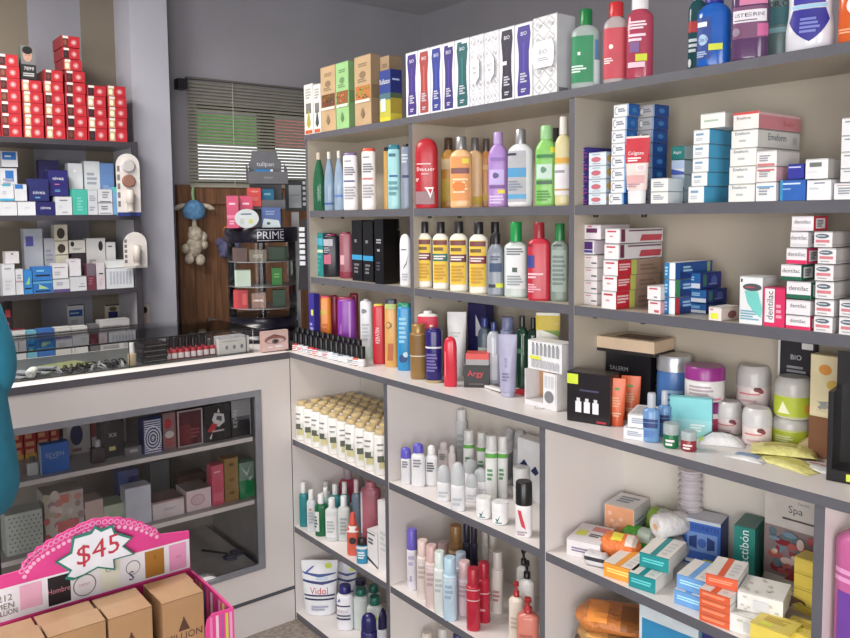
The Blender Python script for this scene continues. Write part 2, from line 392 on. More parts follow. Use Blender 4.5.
# window frame with a mullion, outside the blind
w1 = thing('window_1', None, None, (0, 0, 0)); structure(w1)
q = MB(); fm = mat((60, 62, 62), .5)
mu = sY(268, -3.6, 1.7)
for a, b, c, d in ((WY0, WY0+.03, WZ0, WZ1), (WY1-.03, WY1, WZ0, WZ1), (WY0, WY1, WZ0, WZ0+.02), (WY0, WY1, WZ1-.03, WZ1), (mu-.04, mu+.04, WZ0, WZ1)):
    q.box(-3.64, -3.6, a, b, c, d, fm)
q.build('window_frame', w1)
q = MB(); q.box(-3.622, -3.618, WY0+.03, WY1-.03, WZ0+.02, WZ1-.03, GL); q.build('window_glass', w1)
bl = thing('venetian_blind', 'grey venetian blind covering the window, daylight coming between its slats', 'blind', (-3.47, 1.39, 1.51))
q = MB(); sm = mat((176, 172, 156), .6)
npitch = .0152; nz = int(.475/npitch)
for i in range(nz):
    z = .012+i*npitch; a = math.radians(38)
    dx, dz = .009*math.cos(a), .009*math.sin(a)
    q.add([(-dx, 0, z+dz), (dx, 0, z-dz), (dx, .98, z-dz), (-dx, .98, z+dz), (-dx, 0, z+dz+.0008), (dx, 0, z-dz+.0008), (dx, .98, z-dz+.0008), (-dx, .98, z+dz+.0008)], [(3,2,1,0), (4,5,6,7), (0,1,5,4), (1,2,6,5), (2,3,7,6), (3,0,4,7)], sm)
q.build('slats', bl)
q = MB(); q.box(-.012, .014, -.003, .985, .481, .489, mat((110, 106, 100), .5)); q.build('head_rail', bl)
q = MB(); q.box(-.012, .012, 0, .98, -.004, .006, sm); q.build('bottom_rail', bl)
for yy in (.215, .72):
    q = MB(); q.loft([(0, .0012, .0012, 2, .012, yy), (.48, .0012, .0012, 2, .012, yy)], mat((230, 230, 220), .6), 6); q.build('cord', bl)
q = MB(); q.box(-.02, .03, -.05, -.008, .43, .475, mat((35, 33, 38), .5)); q.build('bracket', bl)
# outside: a low awning over the street side, seen through the slats
def awning(y0, y1, yp, c, lab):
    o = MB(); m = mat(c, .7)
    o.add([(-3.702, y0, 2.12), (-3.702, y1, 2.12), (-4.3, y1, 1.98), (-4.3, y0, 1.98), (-3.702, y0, 2.14), (-3.702, y1, 2.14), (-4.31, y1, 2.0), (-4.31, y0, 2.0)],
          [(0,1,2,3), (7,6,5,4), (0,4,5,1), (1,5,6,2), (2,6,7,3), (3,7,4,0)], m)
    o.box(-4.31, -4.295, y0, y1, 1.785, 1.99, m); o.box(-4.31, -4.29, yp, yp+.02, 0, 1.79, m)
    tag(o.build('shop_awning'), lab, 'awning')
ym = sY(268, -4.3, 1.7)
awning(1.0, ym, ym-.025, (140, 225, 120), 'green awning outside the window, seen through the upper slats of the blind')
awning(ym+.01, 3.2, ym+.015, (235, 150, 150), 'dull red awning outside, seen through the blind slats nearest the tall shelves')
# wooden door below the window
dr = thing('door_1', None, None, (XW, 0, 0)); structure(dr)
wd = mat((136, 92, 62), .5, kind='wood')
q = MB(); q.box(.002, .02, 1.33, 2.3, 0, 1.516, wd); q.build('door_panel', dr)
q = MB()
for a, b, c, d in ((1.33, 1.40, 0, 1.516), (2.2, 2.3, 0, 1.516), (1.40, 2.2, 1.43, 1.516), (1.40, 2.2, 0, .12)): q.box(.02, .034, a, b, c, d, wd)
q.build('door_frame', dr)

# ================================================================ shelving behind the glass counter
edge = mat((62, 58, 66), .5)
bs = thing('wall_shelf_rack', 'dark edged wall shelf rack behind the glass counter, holding red boxes', 'shelf', (0, 0, 0))
SH = [(1.670, 'top'), (1.383, 'mid'), (1.090, 'low')]
for z, _ in SH:
    q = MB(); q.box(-3.45, -3.2, -.2, 1.05, z-.02, z, mat((120, 118, 122), .3), {'r': edge, 'k': edge}); q.build('shelf', bs)
q = MB(); q.box(-3.45, -3.205, 1.05, 1.064, .80, 1.67, mat((178, 176, 182), .5), {'r': edge}); q.build('side_panel', bs)
q = MB(); q.box(-3.204, -3.19, 1.045, 1.068, .8, 1.672, edge); q.build('upright', bs)
q = MB(); q.box(-3.45, -3.1, -.2, 1.07, 0, .80, mat((120, 112, 108), .5)); tag(q.build('low_cabinet'), 'low cabinet under the wall shelves, behind the glass counter', 'cabinet')

# ================================================================ base shelf unit with worktop
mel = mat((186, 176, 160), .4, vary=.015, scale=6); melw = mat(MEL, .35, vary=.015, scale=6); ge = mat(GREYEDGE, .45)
YK = 1.53
base = thing('shelf_unit', 'long white base shelf unit with grey edges and a worktop, standing on the floor', 'shelf unit', (0, LY, 0))
def panel(name, x0, x1, z0, z1, y0, y1, parent, m):
    q = MB(); q.box(x0, x1, y0, y1, z0, z1, m, {'f': ge}); return q.build(name, parent)
PB = [(-2.325, -2.308), (-1.772, -1.755), (-1.180, -1.163), (-.582, -.565), (.02, .037)]
D = YK-LY
for a, b in PB: panel('side_panel' if a < -2.3 or a > 0 else 'divider', a, b, 0, ZC-.018, 0, D, base, melw)
for (a, b), (c, d) in zip(PB, PB[1:]):
    for z in (Z1, ZB, ZG): panel('shelf', b, c, z-.02, z, .002, D-.006, base, melw)
q = MB(); q.box(-2.3, .03, D-.006, D, .0, ZC-.018, mat((214, 208, 198), .4, vary=.015, scale=6)); q.build('back_panel', base)
q = MB(); q.box(-2.325, .04, -.004, D, ZC-.018, ZC, melw, {'f': ge}); q.build('worktop', base)
up = thing('wall_shelf_unit', 'tall open shelf unit with grey edges standing on the worktop, filled with bottles and boxes', 'shelf unit', (0, UY, 0))
PU = [(-2.317, -2.302), (-1.747, -1.731), (-1.168, -1.153), (-.563, -.548), (.02, .036)]
D2 = YK-UY
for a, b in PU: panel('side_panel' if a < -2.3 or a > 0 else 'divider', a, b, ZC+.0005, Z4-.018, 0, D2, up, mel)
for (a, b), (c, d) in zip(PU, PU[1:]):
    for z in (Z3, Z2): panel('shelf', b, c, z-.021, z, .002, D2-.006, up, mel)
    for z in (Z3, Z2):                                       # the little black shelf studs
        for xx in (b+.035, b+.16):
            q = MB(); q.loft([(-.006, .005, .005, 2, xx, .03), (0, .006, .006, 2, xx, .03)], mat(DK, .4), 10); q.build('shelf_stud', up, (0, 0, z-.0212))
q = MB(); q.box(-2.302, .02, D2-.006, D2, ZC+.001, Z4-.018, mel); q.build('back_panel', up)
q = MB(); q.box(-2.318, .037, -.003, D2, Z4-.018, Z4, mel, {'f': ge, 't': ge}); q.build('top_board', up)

# ================================================================ glass counter
alu = mat((150, 152, 162), .35, .4); dark_in = mat((150, 140, 132), .5)
gc = thing('glass_counter', 'white shop counter with a grey framed glass window showing perfumes', 'counter', (0, 0, 0))
X0, X1, Y0, Y1 = -2.76, LX, -.2, 1.247
ft = .02
q = MB(); wm = melw
q.box(X1-ft, X1, Y0, Y1, .12, .212, wm); q.box(X1-ft, X1, Y0, Y1, .81, .899, wm); q.box(X1-ft, X1, 1.14, Y1, .212, .81, wm); q.box(X1-ft, X1, Y0, -.1, .212, .81, wm)
q.build('front_panel', gc)
q = MB(); q.box(X1-ft, X1-.001, Y0, Y1, 0, .108, wm); q.box(X1-ft, X1+.001, Y0, Y1, .108, .12, mat((82, 82, 90), .5)); q.build('plinth', gc)
q = MB(); q.box(X0, X1+.002, Y0, Y1, .899, ZC, melw, {'r': mat((92, 90, 98), .45)}); q.build('worktop', gc)
q = MB()
for a, b, c, d in ((-.1, 1.14, .79, .81), (-.1, 1.14, .212, .23), (1.119, 1.14, .23, .79), (-.1, -.08, .23, .79)): q.box(X1-.012, X1+.003, a, b, c, d, alu)
q.build('window_frame', gc)
q = MB(); q.box(X1-.009, X1-.005, -.08, 1.119, .23, .79, GL); q.build('glass_pane', gc)
q = MB(); q.box(X0, X0+.01, Y0, Y1, 0, .899, dark_in); q.build('back_panel', gc)
q = MB(); q.box(X0+.01, X1-ft, 1.15, 1.16, .0, .899, mat((150, 144, 142), .5)); q.build('end_panel', gc)
for z in (.653, .442, .225):
    q = MB(); q.box(X0+.01, X1-.022, -.15, 1.118, z-.014, z, mat((190, 186, 186), .4), {'r': melw}); q.build('shelf', gc)
# glass case on the counter
GF = -2.372
gb = thing('glass_display_case', 'low glass display case on the white counter, full of lipsticks and small make-up', 'display case', (0, 0, 0))
ga = mat((38, 40, 42), .3)
GT = sZ(333.5, GF, sY(197.6, GF, 1.0))
q = MB(); q.box(-2.74, GF, -.2, 1.15, GT-.004, GT, GL); q.build('glass_top', gb)
q = MB(); q.box(GF-.004, GF, -.2, 1.15, ZC+.001, GT-.005, GL); q.build('glass_front', gb)
q = MB(); q.box(GF-.001, GF+.0015, -.2, 1.151, GT-.003, GT+.001, ga)
for u in (129, 246):
    yy = sY(u, GF, .97); q.box(GF-.001, GF+.0015, yy-.001, yy+.001, ZC+.001, GT-.003, ga)
q.build('edge_trim', gb)
q = MB(); q.box(-2.74, GF-.006, -.2, 1.148, ZC+.0004, ZC+.0025, mat((88, 92, 92), .3, .2)); q.build('floor_mat', gb)
# corner top between counter and shelf unit
q = MB(); q.box(-2.76, -2.327, 1.249, 1.53, 0, ZC, melw, {'t': mat((70, 68, 72), .4)}); tag(q.build('corner_cabinet'), 'corner cabinet joining the glass counter to the shelves, under the black cosmetics stand', 'cabinet')

# ================================================================ light
def area(name, loc, target, sx, sy, power, col=(1, 1, 1)):
    d = bpy.data.lights.new(name, 'AREA'); d.shape = 'RECTANGLE'; d.size = sx; d.size_y = sy; d.energy = power; d.color = col
    o = bpy.data.objects.new(name, d); C.objects.link(o); o.location = loc
    o.rotation_euler = (Vector(target)-Vector(loc)).to_track_quat('-Z', 'Y').to_euler(); return o
area('door_daylight', (2.0, -.9, 1.15), (-1.6, .9, .8), 1.7, 1.9, 80, (1.0, .985, .97))
area('shopfront_daylight', (.3, -2.7, 1.05), (-1.4, 1.3, .6), 2.6, 1.7, 108, (1.0, .985, .97))
area('ceiling_lamp', (-2.2, .1, 2.43), (-2.2, .1, 0), 1.2, .6, 45, (1.0, .96, .9))
wl = bpy.data.worlds.new('sky'); bpy.context.scene.world = wl; wl.use_nodes = True
bg = wl.node_tree.nodes['Background']; bg.inputs['Color'].default_value = (.93, .96, 1, 1); bg.inputs['Strength'].default_value = 1.3
# ================================================================ on top of the tall unit
T = Z4
R3 = random.Random(3)
for i, (a, b) in enumerate(((304.8, 313.5), (314, 321.3))):
    UB('hair_colour_box', 'slim white box printed with a %s drop, left end of the top board' % ('yellow' if i == 0 else 'dark'), 'box', 'boxes on the top board', a, b, 84, .006, T, .035, (222, 222, 216),
       (('r', 'f', .2, .8, .42, .62, (120, 120, 120)), ('p', 'f', [(.5, .5), (.25, .2), (.5, .12), (.75, .2)], (180, 170, 60) if i == 0 else (70, 80, 90)), ('r', 'f', .1, .9, .02, .09, (205, 90, 50)), ('l', 'f', .2, .8, .7, .92, 4, (170, 170, 170))), top=(190, 60, 60))
def dye(a, b, vt, y, d, col, pic, lab, band=True, side=None):
    dk = tuple(int(c*.72) for c in col)
    dc = [('l', 'f', .25, .8, .84, .9, 2, dk), ('o', 'f', .5, .73, .2, .05, dk), ('l', 'f', .2, .85, .62, .68, 2, dk), ('r', 'f', .06, .96, .38, .57, pic)]
    for _ in range(14):
        x, z = R3.uniform(.1, .9), R3.uniform(.4, .55); dc.append(('o', 'f', x, z, .06, .012, tuple(int(c*R3.choice((.55, 1.5))) if c*1.5 < 255 else int(c*.6) for c in pic)))
    if band: dc.append(('r', 'f', .06, .96, .33, .37, (222, 215, 205)))
    dc.append(('p', 'f', [(.5, .26), (.38, .16), (.5, .1), (.62, .16)], dk)); dc.append(('r', 'r', .1, .9, .38, .57, dk))
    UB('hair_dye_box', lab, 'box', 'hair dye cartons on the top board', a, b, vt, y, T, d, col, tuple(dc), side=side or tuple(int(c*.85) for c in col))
dye(321.6, 336.2, 66, .006, .034, (196, 164, 122), (110, 70, 45), 'tan hair dye carton with dark hair picture, beside the slim white boxes')
dye(336.6, 349.3, 62, .006, .034, (150, 200, 130), (150, 90, 50), 'green hair dye carton between two tan ones on the top board')
dye(355.2, 371.6, 55.5, .006, .034, (190, 158, 118), (190, 115, 50), 'tall tan hair dye carton with copper hair picture, left of the blue box')
dye(381, 390, 56, .12, .05, (185, 155, 120), (130, 85, 40), 'tan hair dye carton standing behind the blue and yellow box', False)
UB('hair_dye_box', 'dark blue and yellow hair dye box between the tan cartons and the white tube boxes', 'box', 'hair dye cartons on the top board', 380, 391, 70, .006, T, .04, (40, 62, 140),
   (('r', 'f', 0, 1, 0, .42, (190, 185, 60)), ('r', 'f', 0, 1, .42, .55, (70, 110, 120)), ('r', 'f', .1, .55, .2, .45, (205, 215, 225)), ('r', 'f', 0, 1, 0, .08, (215, 200, 40)), ('t', 'f', 'Kolleston', .5, .78, .1, (235, 235, 240)), ('r', 'r', 0, 1, 0, .15, (225, 205, 60)), ('r', 'r', 0, 1, .15, .45, (185, 160, 50)), ('r', 'r', 0, 1, .45, .55, (80, 100, 70)), ('l', 'r', .15, .9, .78, .84, 1, (170, 190, 230))), side=(30, 42, 120))
# the row of white boxes with coloured tubes
hour = lambda x0, x1, z0, z1: [(x0+.04, z0), (x0+.02, z0+.12), (x0+.1, .4), (x0+.1, .6), (x0, z1-.12), (x0+.06, z1), (x1-.06, z1), (x1, z1-.12), (x1-.1, .6), (x1-.1, .4), (x1-.02, z0+.12), (x1-.04, z0)]
bx = [(406.4, 418.2, (62, 44, 130), 'violet'), (418.5, 430.3, (168, 66, 62), 'brick red'), (430.6, 442.4, (44, 58, 148), 'bright blue'), (442.7, 455, (56, 44, 124), 'dark indigo'), (455.3, 469.6, (24, 92, 96), 'dark green'),
      (470, 484, None, 'left'), (484.4, 499, None, 'right'), (499.4, 514.6, (38, 32, 56), 'near black'), (515, 532.6, (58, 44, 142), 'wide royal blue')]
def lattice(mb_deco, face, W=1):
    g = (150, 150, 158)
    for j in range(5):
        for i in range(2 if W == 1 else 2):
            cx, cz = .25+.5*i, .1+.2*j
            for a, b in (((cx-.24, cz), (cx, cz+.09)), ((cx, cz+.09), (cx+.24, cz)), ((cx+.24, cz), (cx, cz-.09)), ((cx, cz-.09), (cx-.24, cz))):
                mb_deco.append(('p', face, [(a[0], a[1]-.004), (b[0], b[1]-.004), (b[0], b[1]+.004), (a[0], a[1]+.004)], g))
            mb_deco.append(('o', face, cx, cz, .07, .025, (190, 190, 196)))
for a, b, c, w_ in bx:
    vt = 53.5 + (a-406.4)*(20.2-53.5)/(533-406.4) - (b-a)*.13
    if c:
        dc = (('p', 'f', hour(.12, .9, .03, .96), c), ('t', 'f', 'BIO', .51, .86, .05, (225, 225, 235)), ('r', 'f', .46, .56, .35, .74, tuple(min(255, int(x*1.35)) for x in c)), ('l', 'f', .3, .72, .2, .34, 4, (190, 190, 205)), ('l', 'f', .35, .7, .07, .13, 2, (190, 190, 205)))
        if w_ in ('dark indigo', 'dark green', 'near black'): dc += (('r', 'f', (.5 if w_ != 'near black' else .1), (.9 if w_ != 'near black' else .5), *((.93, .97) if w_ != 'near black' else (.49, .54)), (240, 240, 240)),)
        lab = 'white carton printed with a %s tube, in the row on the top board' % w_
    else:
        l = []; lattice(l, 'f')
        dc = tuple(l)+(('p', 'f', [(.5, .3), (.2, .4), (.2, .62), (.5, .72), (.8, .62), (.8, .4)], (236, 236, 238)), ('t', 'f', 'BIO', .5, .53, .045, (110, 110, 120)), ('l', 'f', .35, .7, .44, .48, 2, (160, 160, 170)))
        lab = 'white carton with a grey lattice pattern, %s one of the narrow pair' % w_
    UB('hair_treatment_box', lab, 'box', 'white hair treatment cartons in a row', a, b, vt, .004, T, .07, (226, 226, 232), dc, side=(205, 205, 210))
l = []; lattice(l, 'f', 2)
UB('hair_treatment_box', 'wide white carton with grey lattice and large BIO label, right end of the row', 'box', 'white hair treatment cartons in a row', 533.2, 557, 15.5, .004, T, .06, (222, 222, 224),
   tuple(l)+(('p', 'f', [(.12, .34), (.05, .42), (.05, .6), (.12, .68), (.88, .68), (.95, .6), (.95, .42), (.88, .34)], (238, 238, 240)), ('t', 'f', 'BIO', .5, .54, .06, (110, 110, 120)), ('l', 'f', .25, .75, .42, .47, 2, (170, 170, 180)), ('r', 'r', .1, .6, .02, .07, (120, 120, 122))), side=(196, 196, 200))
# mouthwashes and rinses
def rinse(u0, u1, vt, y, col, capc, c, lab, deco, **k):
    return UR(bottle, 'mouthwash_bottle', lab, 'bottle', 'bottles on the top board', u0, u1, vt, y, T, .6, col=col, cap=capc, c=c, deco=deco, **k)
y = (215, 225, 40)
rinse(571.5, 600.5, 10, .01, (190, 205, 200), (20, 125, 60), .8, 'clear bottle with green cap and green label beside the white cartons',
      (('r', -.8, .3, .08, .66, (40, 140, 90)), ('r', -.25, -.13, .42, .46, (235, 235, 235)), ('l', -.65, .1, .2, .3, 3, (220, 240, 230)), ('r', .34, .75, .05, .35, (215, 222, 225)), ('r', .38, .6, .36, .6, (90, 130, 190))), kind='bottle', s=.7, nw=.38, cw=.44, trans=.35)
rinse(603.5, 628.5, 3, .01, (205, 190, 190), (205, 40, 45), .82, 'clear bottle with red cap and red label, behind the pink mouthwash',
      (('r', -.8, .75, .06, .68, (205, 70, 85)), ('o', -.15, .45, .1, .03, (240, 240, 235)), ('l', -.6, 0, .24, .32, 3, (240, 220, 220))), kind='bottle', s=.72, nw=.5, cw=.6, trans=.3)
rinse(626.5, 653.5, -8, .005, (196, 70, 96), (232, 230, 232), .79, 'pink mouthwash bottle with white cap and a yellow price sticker',
      (('l', -.4, .35, .56, .66, 3, (245, 225, 235)), ('l', -.5, .3, .42, .52, 2, (240, 210, 225)), ('r', -.4, 0, .3, .42, (130, 90, 150)), ('r', -.1, .3, .2, .28, y), ('r', -.5, .2, .13, .19, (240, 200, 215))), kind='bottle', s=.7, nw=.5, cw=.64, trans=.2, rough=.15)
rinse(688, 707, -14, .07, (20, 80, 90), (230, 232, 235), .84, 'dark teal mouthwash bottle with red lettering, partly behind the blue one',
      (('r', -.7, .1, .48, .6, (200, 50, 55)), ('l', -.6, .2, .25, .42, 3, (220, 230, 235)), ('o', -.45, .14, .16, .05, (225, 225, 225))), kind='bottle', s=.72, rough=.15)
rinse(697, 731.5, -12, .006, (24, 92, 190), (48, 40, 150), .8, 'bright blue mouthwash bottle with violet cap and yellow sticker',
      (('r', -.75, -.05, .1, .62, (40, 70, 150)), ('o', -.35, .34, .22, .07, (170, 200, 235)), ('t', '2in1', -.35, .34, .05, (40, 60, 130)), ('r', -.1, .28, .2, .28, y), ('l', -.65, -.1, .12, .2, 3, (170, 190, 230)), ('r', -.6, -.15, .5, .56, (225, 230, 240))), kind='bottle', s=.66, nw=.42, cw=.55, rough=.15)
rinse(731.5, 769, -60, .006, (92, 60, 102), (70, 50, 90), .88, 'purple mouthwash bottle lettered LISTERINE with a pink label',
      (('r', -.6, .75, .18, .44, (120, 70, 110)), ('r', -.55, .6, .31, .41, (225, 220, 228)), ('t', 'LISTERINE', .02, .37, .03, (60, 40, 70)), ('l', -.45, .4, .32, .335, 1, (120, 100, 120)), ('r', .15, .72, .19, .29, (205, 95, 150)), ('o', -.35, .235, .18, .035, (150, 130, 150)), ('r', -.2, .6, .45, .6, (210, 120, 160))), kind='bottle', s=.74, n=3.2, rough=.12)
rinse(768, 792, -22, .09, (120, 150, 150), (210, 215, 215), .9, 'grey green bottle half hidden behind the white spray bottle',
      (('r', -.8, .8, .45, .65, (60, 120, 130)), ('t', 'ORO', -.1, .86*.8, .07, (60, 60, 70)), ('r', -.8, .8, .36, .42, (140, 190, 200))), kind='slab', trans=.2)
rinse(786, 836, -30, .006, (222, 222, 230), (60, 60, 180), .93, 'big white bottle with a blue shield shaped label, near the right edge',
      (('p', [(-.62, .36), (-.5, .5), (.45, .5), (.58, .36), (.25, .2), (0, .1), (-.28, .2)], (44, 40, 150)), ('r', -.52, .5, .51, .55, (150, 200, 230)), ('r', -.45, .42, .56, .84, (48, 44, 160)), ('l', -.2, .25, .2, .4, 4, (120, 130, 210))), kind='waist', s=.85, n=2.4, rough=.15)
rinse(838, 880, -30, .006, (226, 96, 40), (235, 235, 235), .93, 'orange bottle cut by the right edge of the picture, on the top board',
      (('o', .1, .5, .4, .14, (235, 235, 235)), ('l', -.6, .3, .12, .2, 2, (245, 170, 120))), kind='slab', rough=.2)
# ================================================================ upper shelf, left cell
def sh(u0, u1, vt, y, z, col, capc, lab, deco=(), grp='bottles on the upper shelves', a=.55, nm='shampoo_bottle', cat='bottle', **k):
    return UR(bottle, nm, lab, cat, grp, u0, u1, vt, y, z, a, col=col, cap=capc, deco=deco, **k)
Z = Z3
ink = (120, 120, 130)
sh(313.5, 325.5, 153, .003, Z, (40, 110, 75), (190, 180, 160), 'slender dark green bottle, leftmost in the upper left cell', (), kind='slope', c=.88, s=.55, nw=.3, a=.9, trans=.25, rough=.12, cw=.4)
sh(324.5, 335, 152, .008, Z, (150, 178, 205), (205, 205, 200), 'pale blue clear bottle beside the dark green one', (('r', -.7, .5, .1, .13, (40, 80, 150)),), kind='slope', c=.88, s=.55, nw=.3, a=.9, trans=.3, rough=.12)
sh(334.5, 344.5, 151, .012, Z, (160, 185, 212), (205, 205, 200), 'pale blue clear bottle next to the white bottle with violet cap', (('r', -.7, .5, .22, .26, (80, 120, 190)),), kind='slope', c=.88, s=.55, nw=.3, a=.9, trans=.3, rough=.12)
wl_ = lambda c: (('l', -.5, .3, .84, .87, 1, (110, 110, 120)), ('l', -.5, .45, .6, .76, 4, ink), ('r', -.55, .3, .49, .52, c), ('l', -.5, .45, .18, .42, 5, (160, 160, 165)))
sh(343.5, 358.5, 153, .03, Z, (228, 224, 230), (120, 100, 150), 'white bottle with a thin violet cap and fine print', wl_((90, 90, 130)), kind='slab', c=.955, cw=.86, cd=.8, a=.5)
sh(362, 376.5, 148.5, .03, Z, (230, 224, 226), (215, 80, 60), 'white bottle with a red cap, standing alone in the upper left cell', wl_((210, 110, 110)), kind='slab', c=.95, cw=.86, cd=.8, a=.5)
sh(384, 390, 147.5, .07, Z, (200, 150, 70), (40, 38, 40), 'narrow amber bottle with black cap, half behind the turquoise bottle', (), kind='slab', c=.94, cw=.8, a=.7)
sh(388, 401, 145, .025, Z, (150, 205, 210), (40, 120, 140), 'light turquoise bottle with a teal cap in the upper left cell', (('l', -.5, .4, .8, .88, 1, (60, 110, 130)), ('r', -.4, .3, .5, .53, (40, 90, 150)), ('l', -.5, .4, .2, .45, 3, (90, 150, 160))), kind='slab', c=.93, cw=.9, cd=.85, a=.5)
sh(401.5, 411.5, 144, .03, Z, (128, 140, 165), (44, 44, 50), 'grey blue bottle beside the post of the upper left cell', (('r', -.5, .3, .48, .52, (60, 60, 110)), ('l', -.5, .3, .7, .85, 3, (190, 200, 215))), kind='slab', c=.95, cw=.5, a=.6)
# upper middle cell
sh(416, 438.5, 138.5, .003, Z, (190, 34, 48), None, 'round topped red bottle with white lettering and a V mark', (('l', -.55, .5, .62, .645, 1, (240, 210, 210)), ('t', 'Shauer', -.05, .56, .055, (245, 235, 235)), ('l', -.2, .2, .48, .5, 1, (240, 200, 200)), ('r', -.75, .4, .06, .24, (150, 120, 125)), ('p', [(-.05, .3), (.35, .3), (.15, .14)], (245, 240, 240)), ('p', [(.05, .275), (.25, .275), (.15, .2)], (190, 34, 48)), ('l', -.6, -.3, .38, .43, 2, (240, 200, 200))), kind='round', a=.5)
sh(441.5, 456.5, 138, .1, Z, (222, 160, 60), (84, 56, 44), 'orange yellow bottle with brown cap beside the red bottle', (('r', -.7, .4, .55, .7, (235, 210, 160)), ('r', -.7, .4, .1, .42, (225, 190, 70))), c=.83, s=.72, nw=.45, cw=.55)
sh(450.5, 472.5, 137, .03, Z, (236, 186, 130), (160, 160, 162), 'peach coloured bottle with a silver cap and a yellow sticker', (('r', -.6, .5, .1, .72, (230, 150, 80)), ('r', -.6, .5, .48, .56, (130, 80, 80)), ('r', .05, .45, .62, .69, (235, 215, 60)), ('l', -.4, .4, .2, .42, 5, (245, 215, 170)), ('o', -.1, .3, .3, .07, (235, 130, 50))), c=.82, s=.72, nw=.42, cw=.5, metalcap=.6)
sh(467.5, 483, 138, .095, Z, (232, 190, 140), (120, 118, 118), 'cream peach bottle with grey cap behind the silver capped one', (('r', -.6, .6, .05, .16, (220, 190, 60)),), c=.82, s=.72, nw=.42, cw=.5, metalcap=.5)
sh(480.5, 492.5, 139, .125, Z, (214, 140, 60), (110, 102, 98), 'amber bottle with grey cap, half hidden behind the lilac bottle', (('r', -.7, .5, .1, .2, (225, 185, 60)), ('r', -.7, .5, .55, .62, (235, 190, 120))), c=.82, s=.72, nw=.45, cw=.55, metalcap=.5)
sh(488.5, 508.5, 132.5, .03, Z, (168, 128, 200), (178, 150, 206), 'lilac bottle with a lilac cap in the upper middle cell', (('r', -.55, .35, .3, .5, (190, 170, 225)), ('o', -.1, .42, .14, .04, (90, 80, 130)), ('r', -.55, .4, .25, .29, (120, 80, 150)), ('r', 0, .4, .18, .23, (235, 215, 60)), ('l', -.5, .4, .04, .16, 3, (215, 190, 235)), ('r', -.4, .4, .62, .66, (140, 100, 180))), c=.84, s=.68, nw=.42, cw=.48)
sh(508, 533.5, 129.5, .025, Z, (222, 222, 228), (168, 168, 172), 'white bottle with silver cap and light blue silver label', (('r', -.75, .25, .06, .72, (175, 175, 182)), ('r', -.7, .25, .38, .5, (70, 150, 205)), ('r', -.7, .25, .1, .16, (80, 160, 210)), ('r', -.7, -.1, .66, .69, (50, 55, 80)), ('l', -.6, .15, .2, .34, 4, (130, 140, 160))), c=.81, s=.7, nw=.38, cw=.42, metalcap=.6)
sh(551.5, 560, 128, .1, Z, (180, 200, 160), (70, 74, 66), 'bottle with a dark cap, hidden behind the bright green one', (), c=.82, s=.7, nw=.5, cw=.7)
sh(535.5, 557.5, 126, .03, Z, (130, 200, 96), (150, 205, 140), 'bright green bottle with pale green cap and yellow sticker', (('r', -.55, .3, .34, .52, (190, 215, 205)), ('o', -.1, .45, .12, .04, (90, 140, 110)), ('r', -.55, .3, .27, .32, (70, 110, 80)), ('l', -.5, .3, .06, .2, 4, (80, 150, 70)), ('r', .2, .6, .66, .73, (225, 225, 50)), ('r', -.5, .35, .6, .64, (50, 130, 70))), c=.83, s=.68, nw=.5, cw=.56)
sh(555, 572, 117, .035, Z, (214, 205, 150), (225, 222, 216), 'cream bottle with gold bands and white cap beside the post', (('r', -.8, .6, .48, .54, (225, 170, 60)), ('r', -.8, .6, .12, .46, (226, 222, 226)), ('l', -.7, .4, .36, .41, 1, (150, 150, 160)), ('r', -.8, .6, .17, .19, (200, 160, 80))), c=.8, s=.68, nw=.38, cw=.48)
# ================================================================ middle shelf, left cell
Z = Z2
UB('toiletry_box', 'teal upright box, leftmost on the shelf of black bottles', 'box', 'items of the left middle cell', 315, 323.5, 233, .03, Z, .04, (20, 130, 130), (('r', 'f', 0, 1, .72, .88, (70, 170, 200)), ('r', 'f', 0, 1, .55, .62, (190, 210, 190)), ('l', 'f', .2, .8, .1, .5, 4, (60, 170, 165))), side=(15, 110, 115))
sh(323.5, 340, 234, .03, Z, (26, 26, 40), (120, 20, 60), 'black tottle on a maroon cap with pink print', (('r', -.7, .1, .72, .88, (170, 170, 180)), ('r', -.6, 0, .3, .52, (190, 90, 120)), ('l', -.6, 0, .55, .7, 3, (150, 150, 165))), grp='items of the left middle cell', kind='slab', c=.96, cw=.7, a=.5)
sh(340, 353, 232, .035, Z, (150, 80, 96), (120, 30, 50), 'rose brown bottle beside the black bottles', (('r', -.6, -.1, .3, .5, (220, 160, 170)), ('r', -.8, .8, .02, .14, (130, 20, 50))), grp='items of the left middle cell', kind='slab', c=.96, cw=.7, a=.5)
for i, (a, b, t, yy) in enumerate(((352.5, 362.5, 220, .02), (363.5, 373.5, 221, .02))):
    UB('cosmetics_box', 'tall black box with a bright blue band, %s of two' % ('left' if i == 0 else 'right'), 'box', 'items of the left middle cell', a, b, t, yy, Z, .05, (22, 22, 26), (('r', 'f', 0, 1, .35, .43, (50, 150, 205)), ('l', 'f', .2, .8, .12, .3, 3, (110, 110, 115)), ('t', 'f', 'IX', .4, .66, .05, (200, 200, 205))), side=(14, 14, 17), rough=.2)
UB('cosmetics_box', 'tall black box with small grey lettering in the middle of the left cell', 'box', 'items of the left middle cell', 375, 384, 219, .004, Z, .05, (18, 18, 22), (('l', 'f', .2, .8, .62, .7, 2, (150, 150, 155)), ('l', 'f', .2, .8, .2, .35, 3, (70, 65, 90)), ('r', 'f', .3, .6, .5, .54, (150, 150, 150))), side=(12, 12, 15), rough=.2)
sh(384.5, 401, 219, .06, Z, (20, 20, 22), (20, 20, 22), 'tall glossy black bottle beside the white one', (('l', -.5, .2, .66, .76, 2, (120, 120, 120)),), grp='items of the left middle cell', kind='bottle', s=.8, c=.84, nw=.8, cw=.88, rough=.12, a=.8)
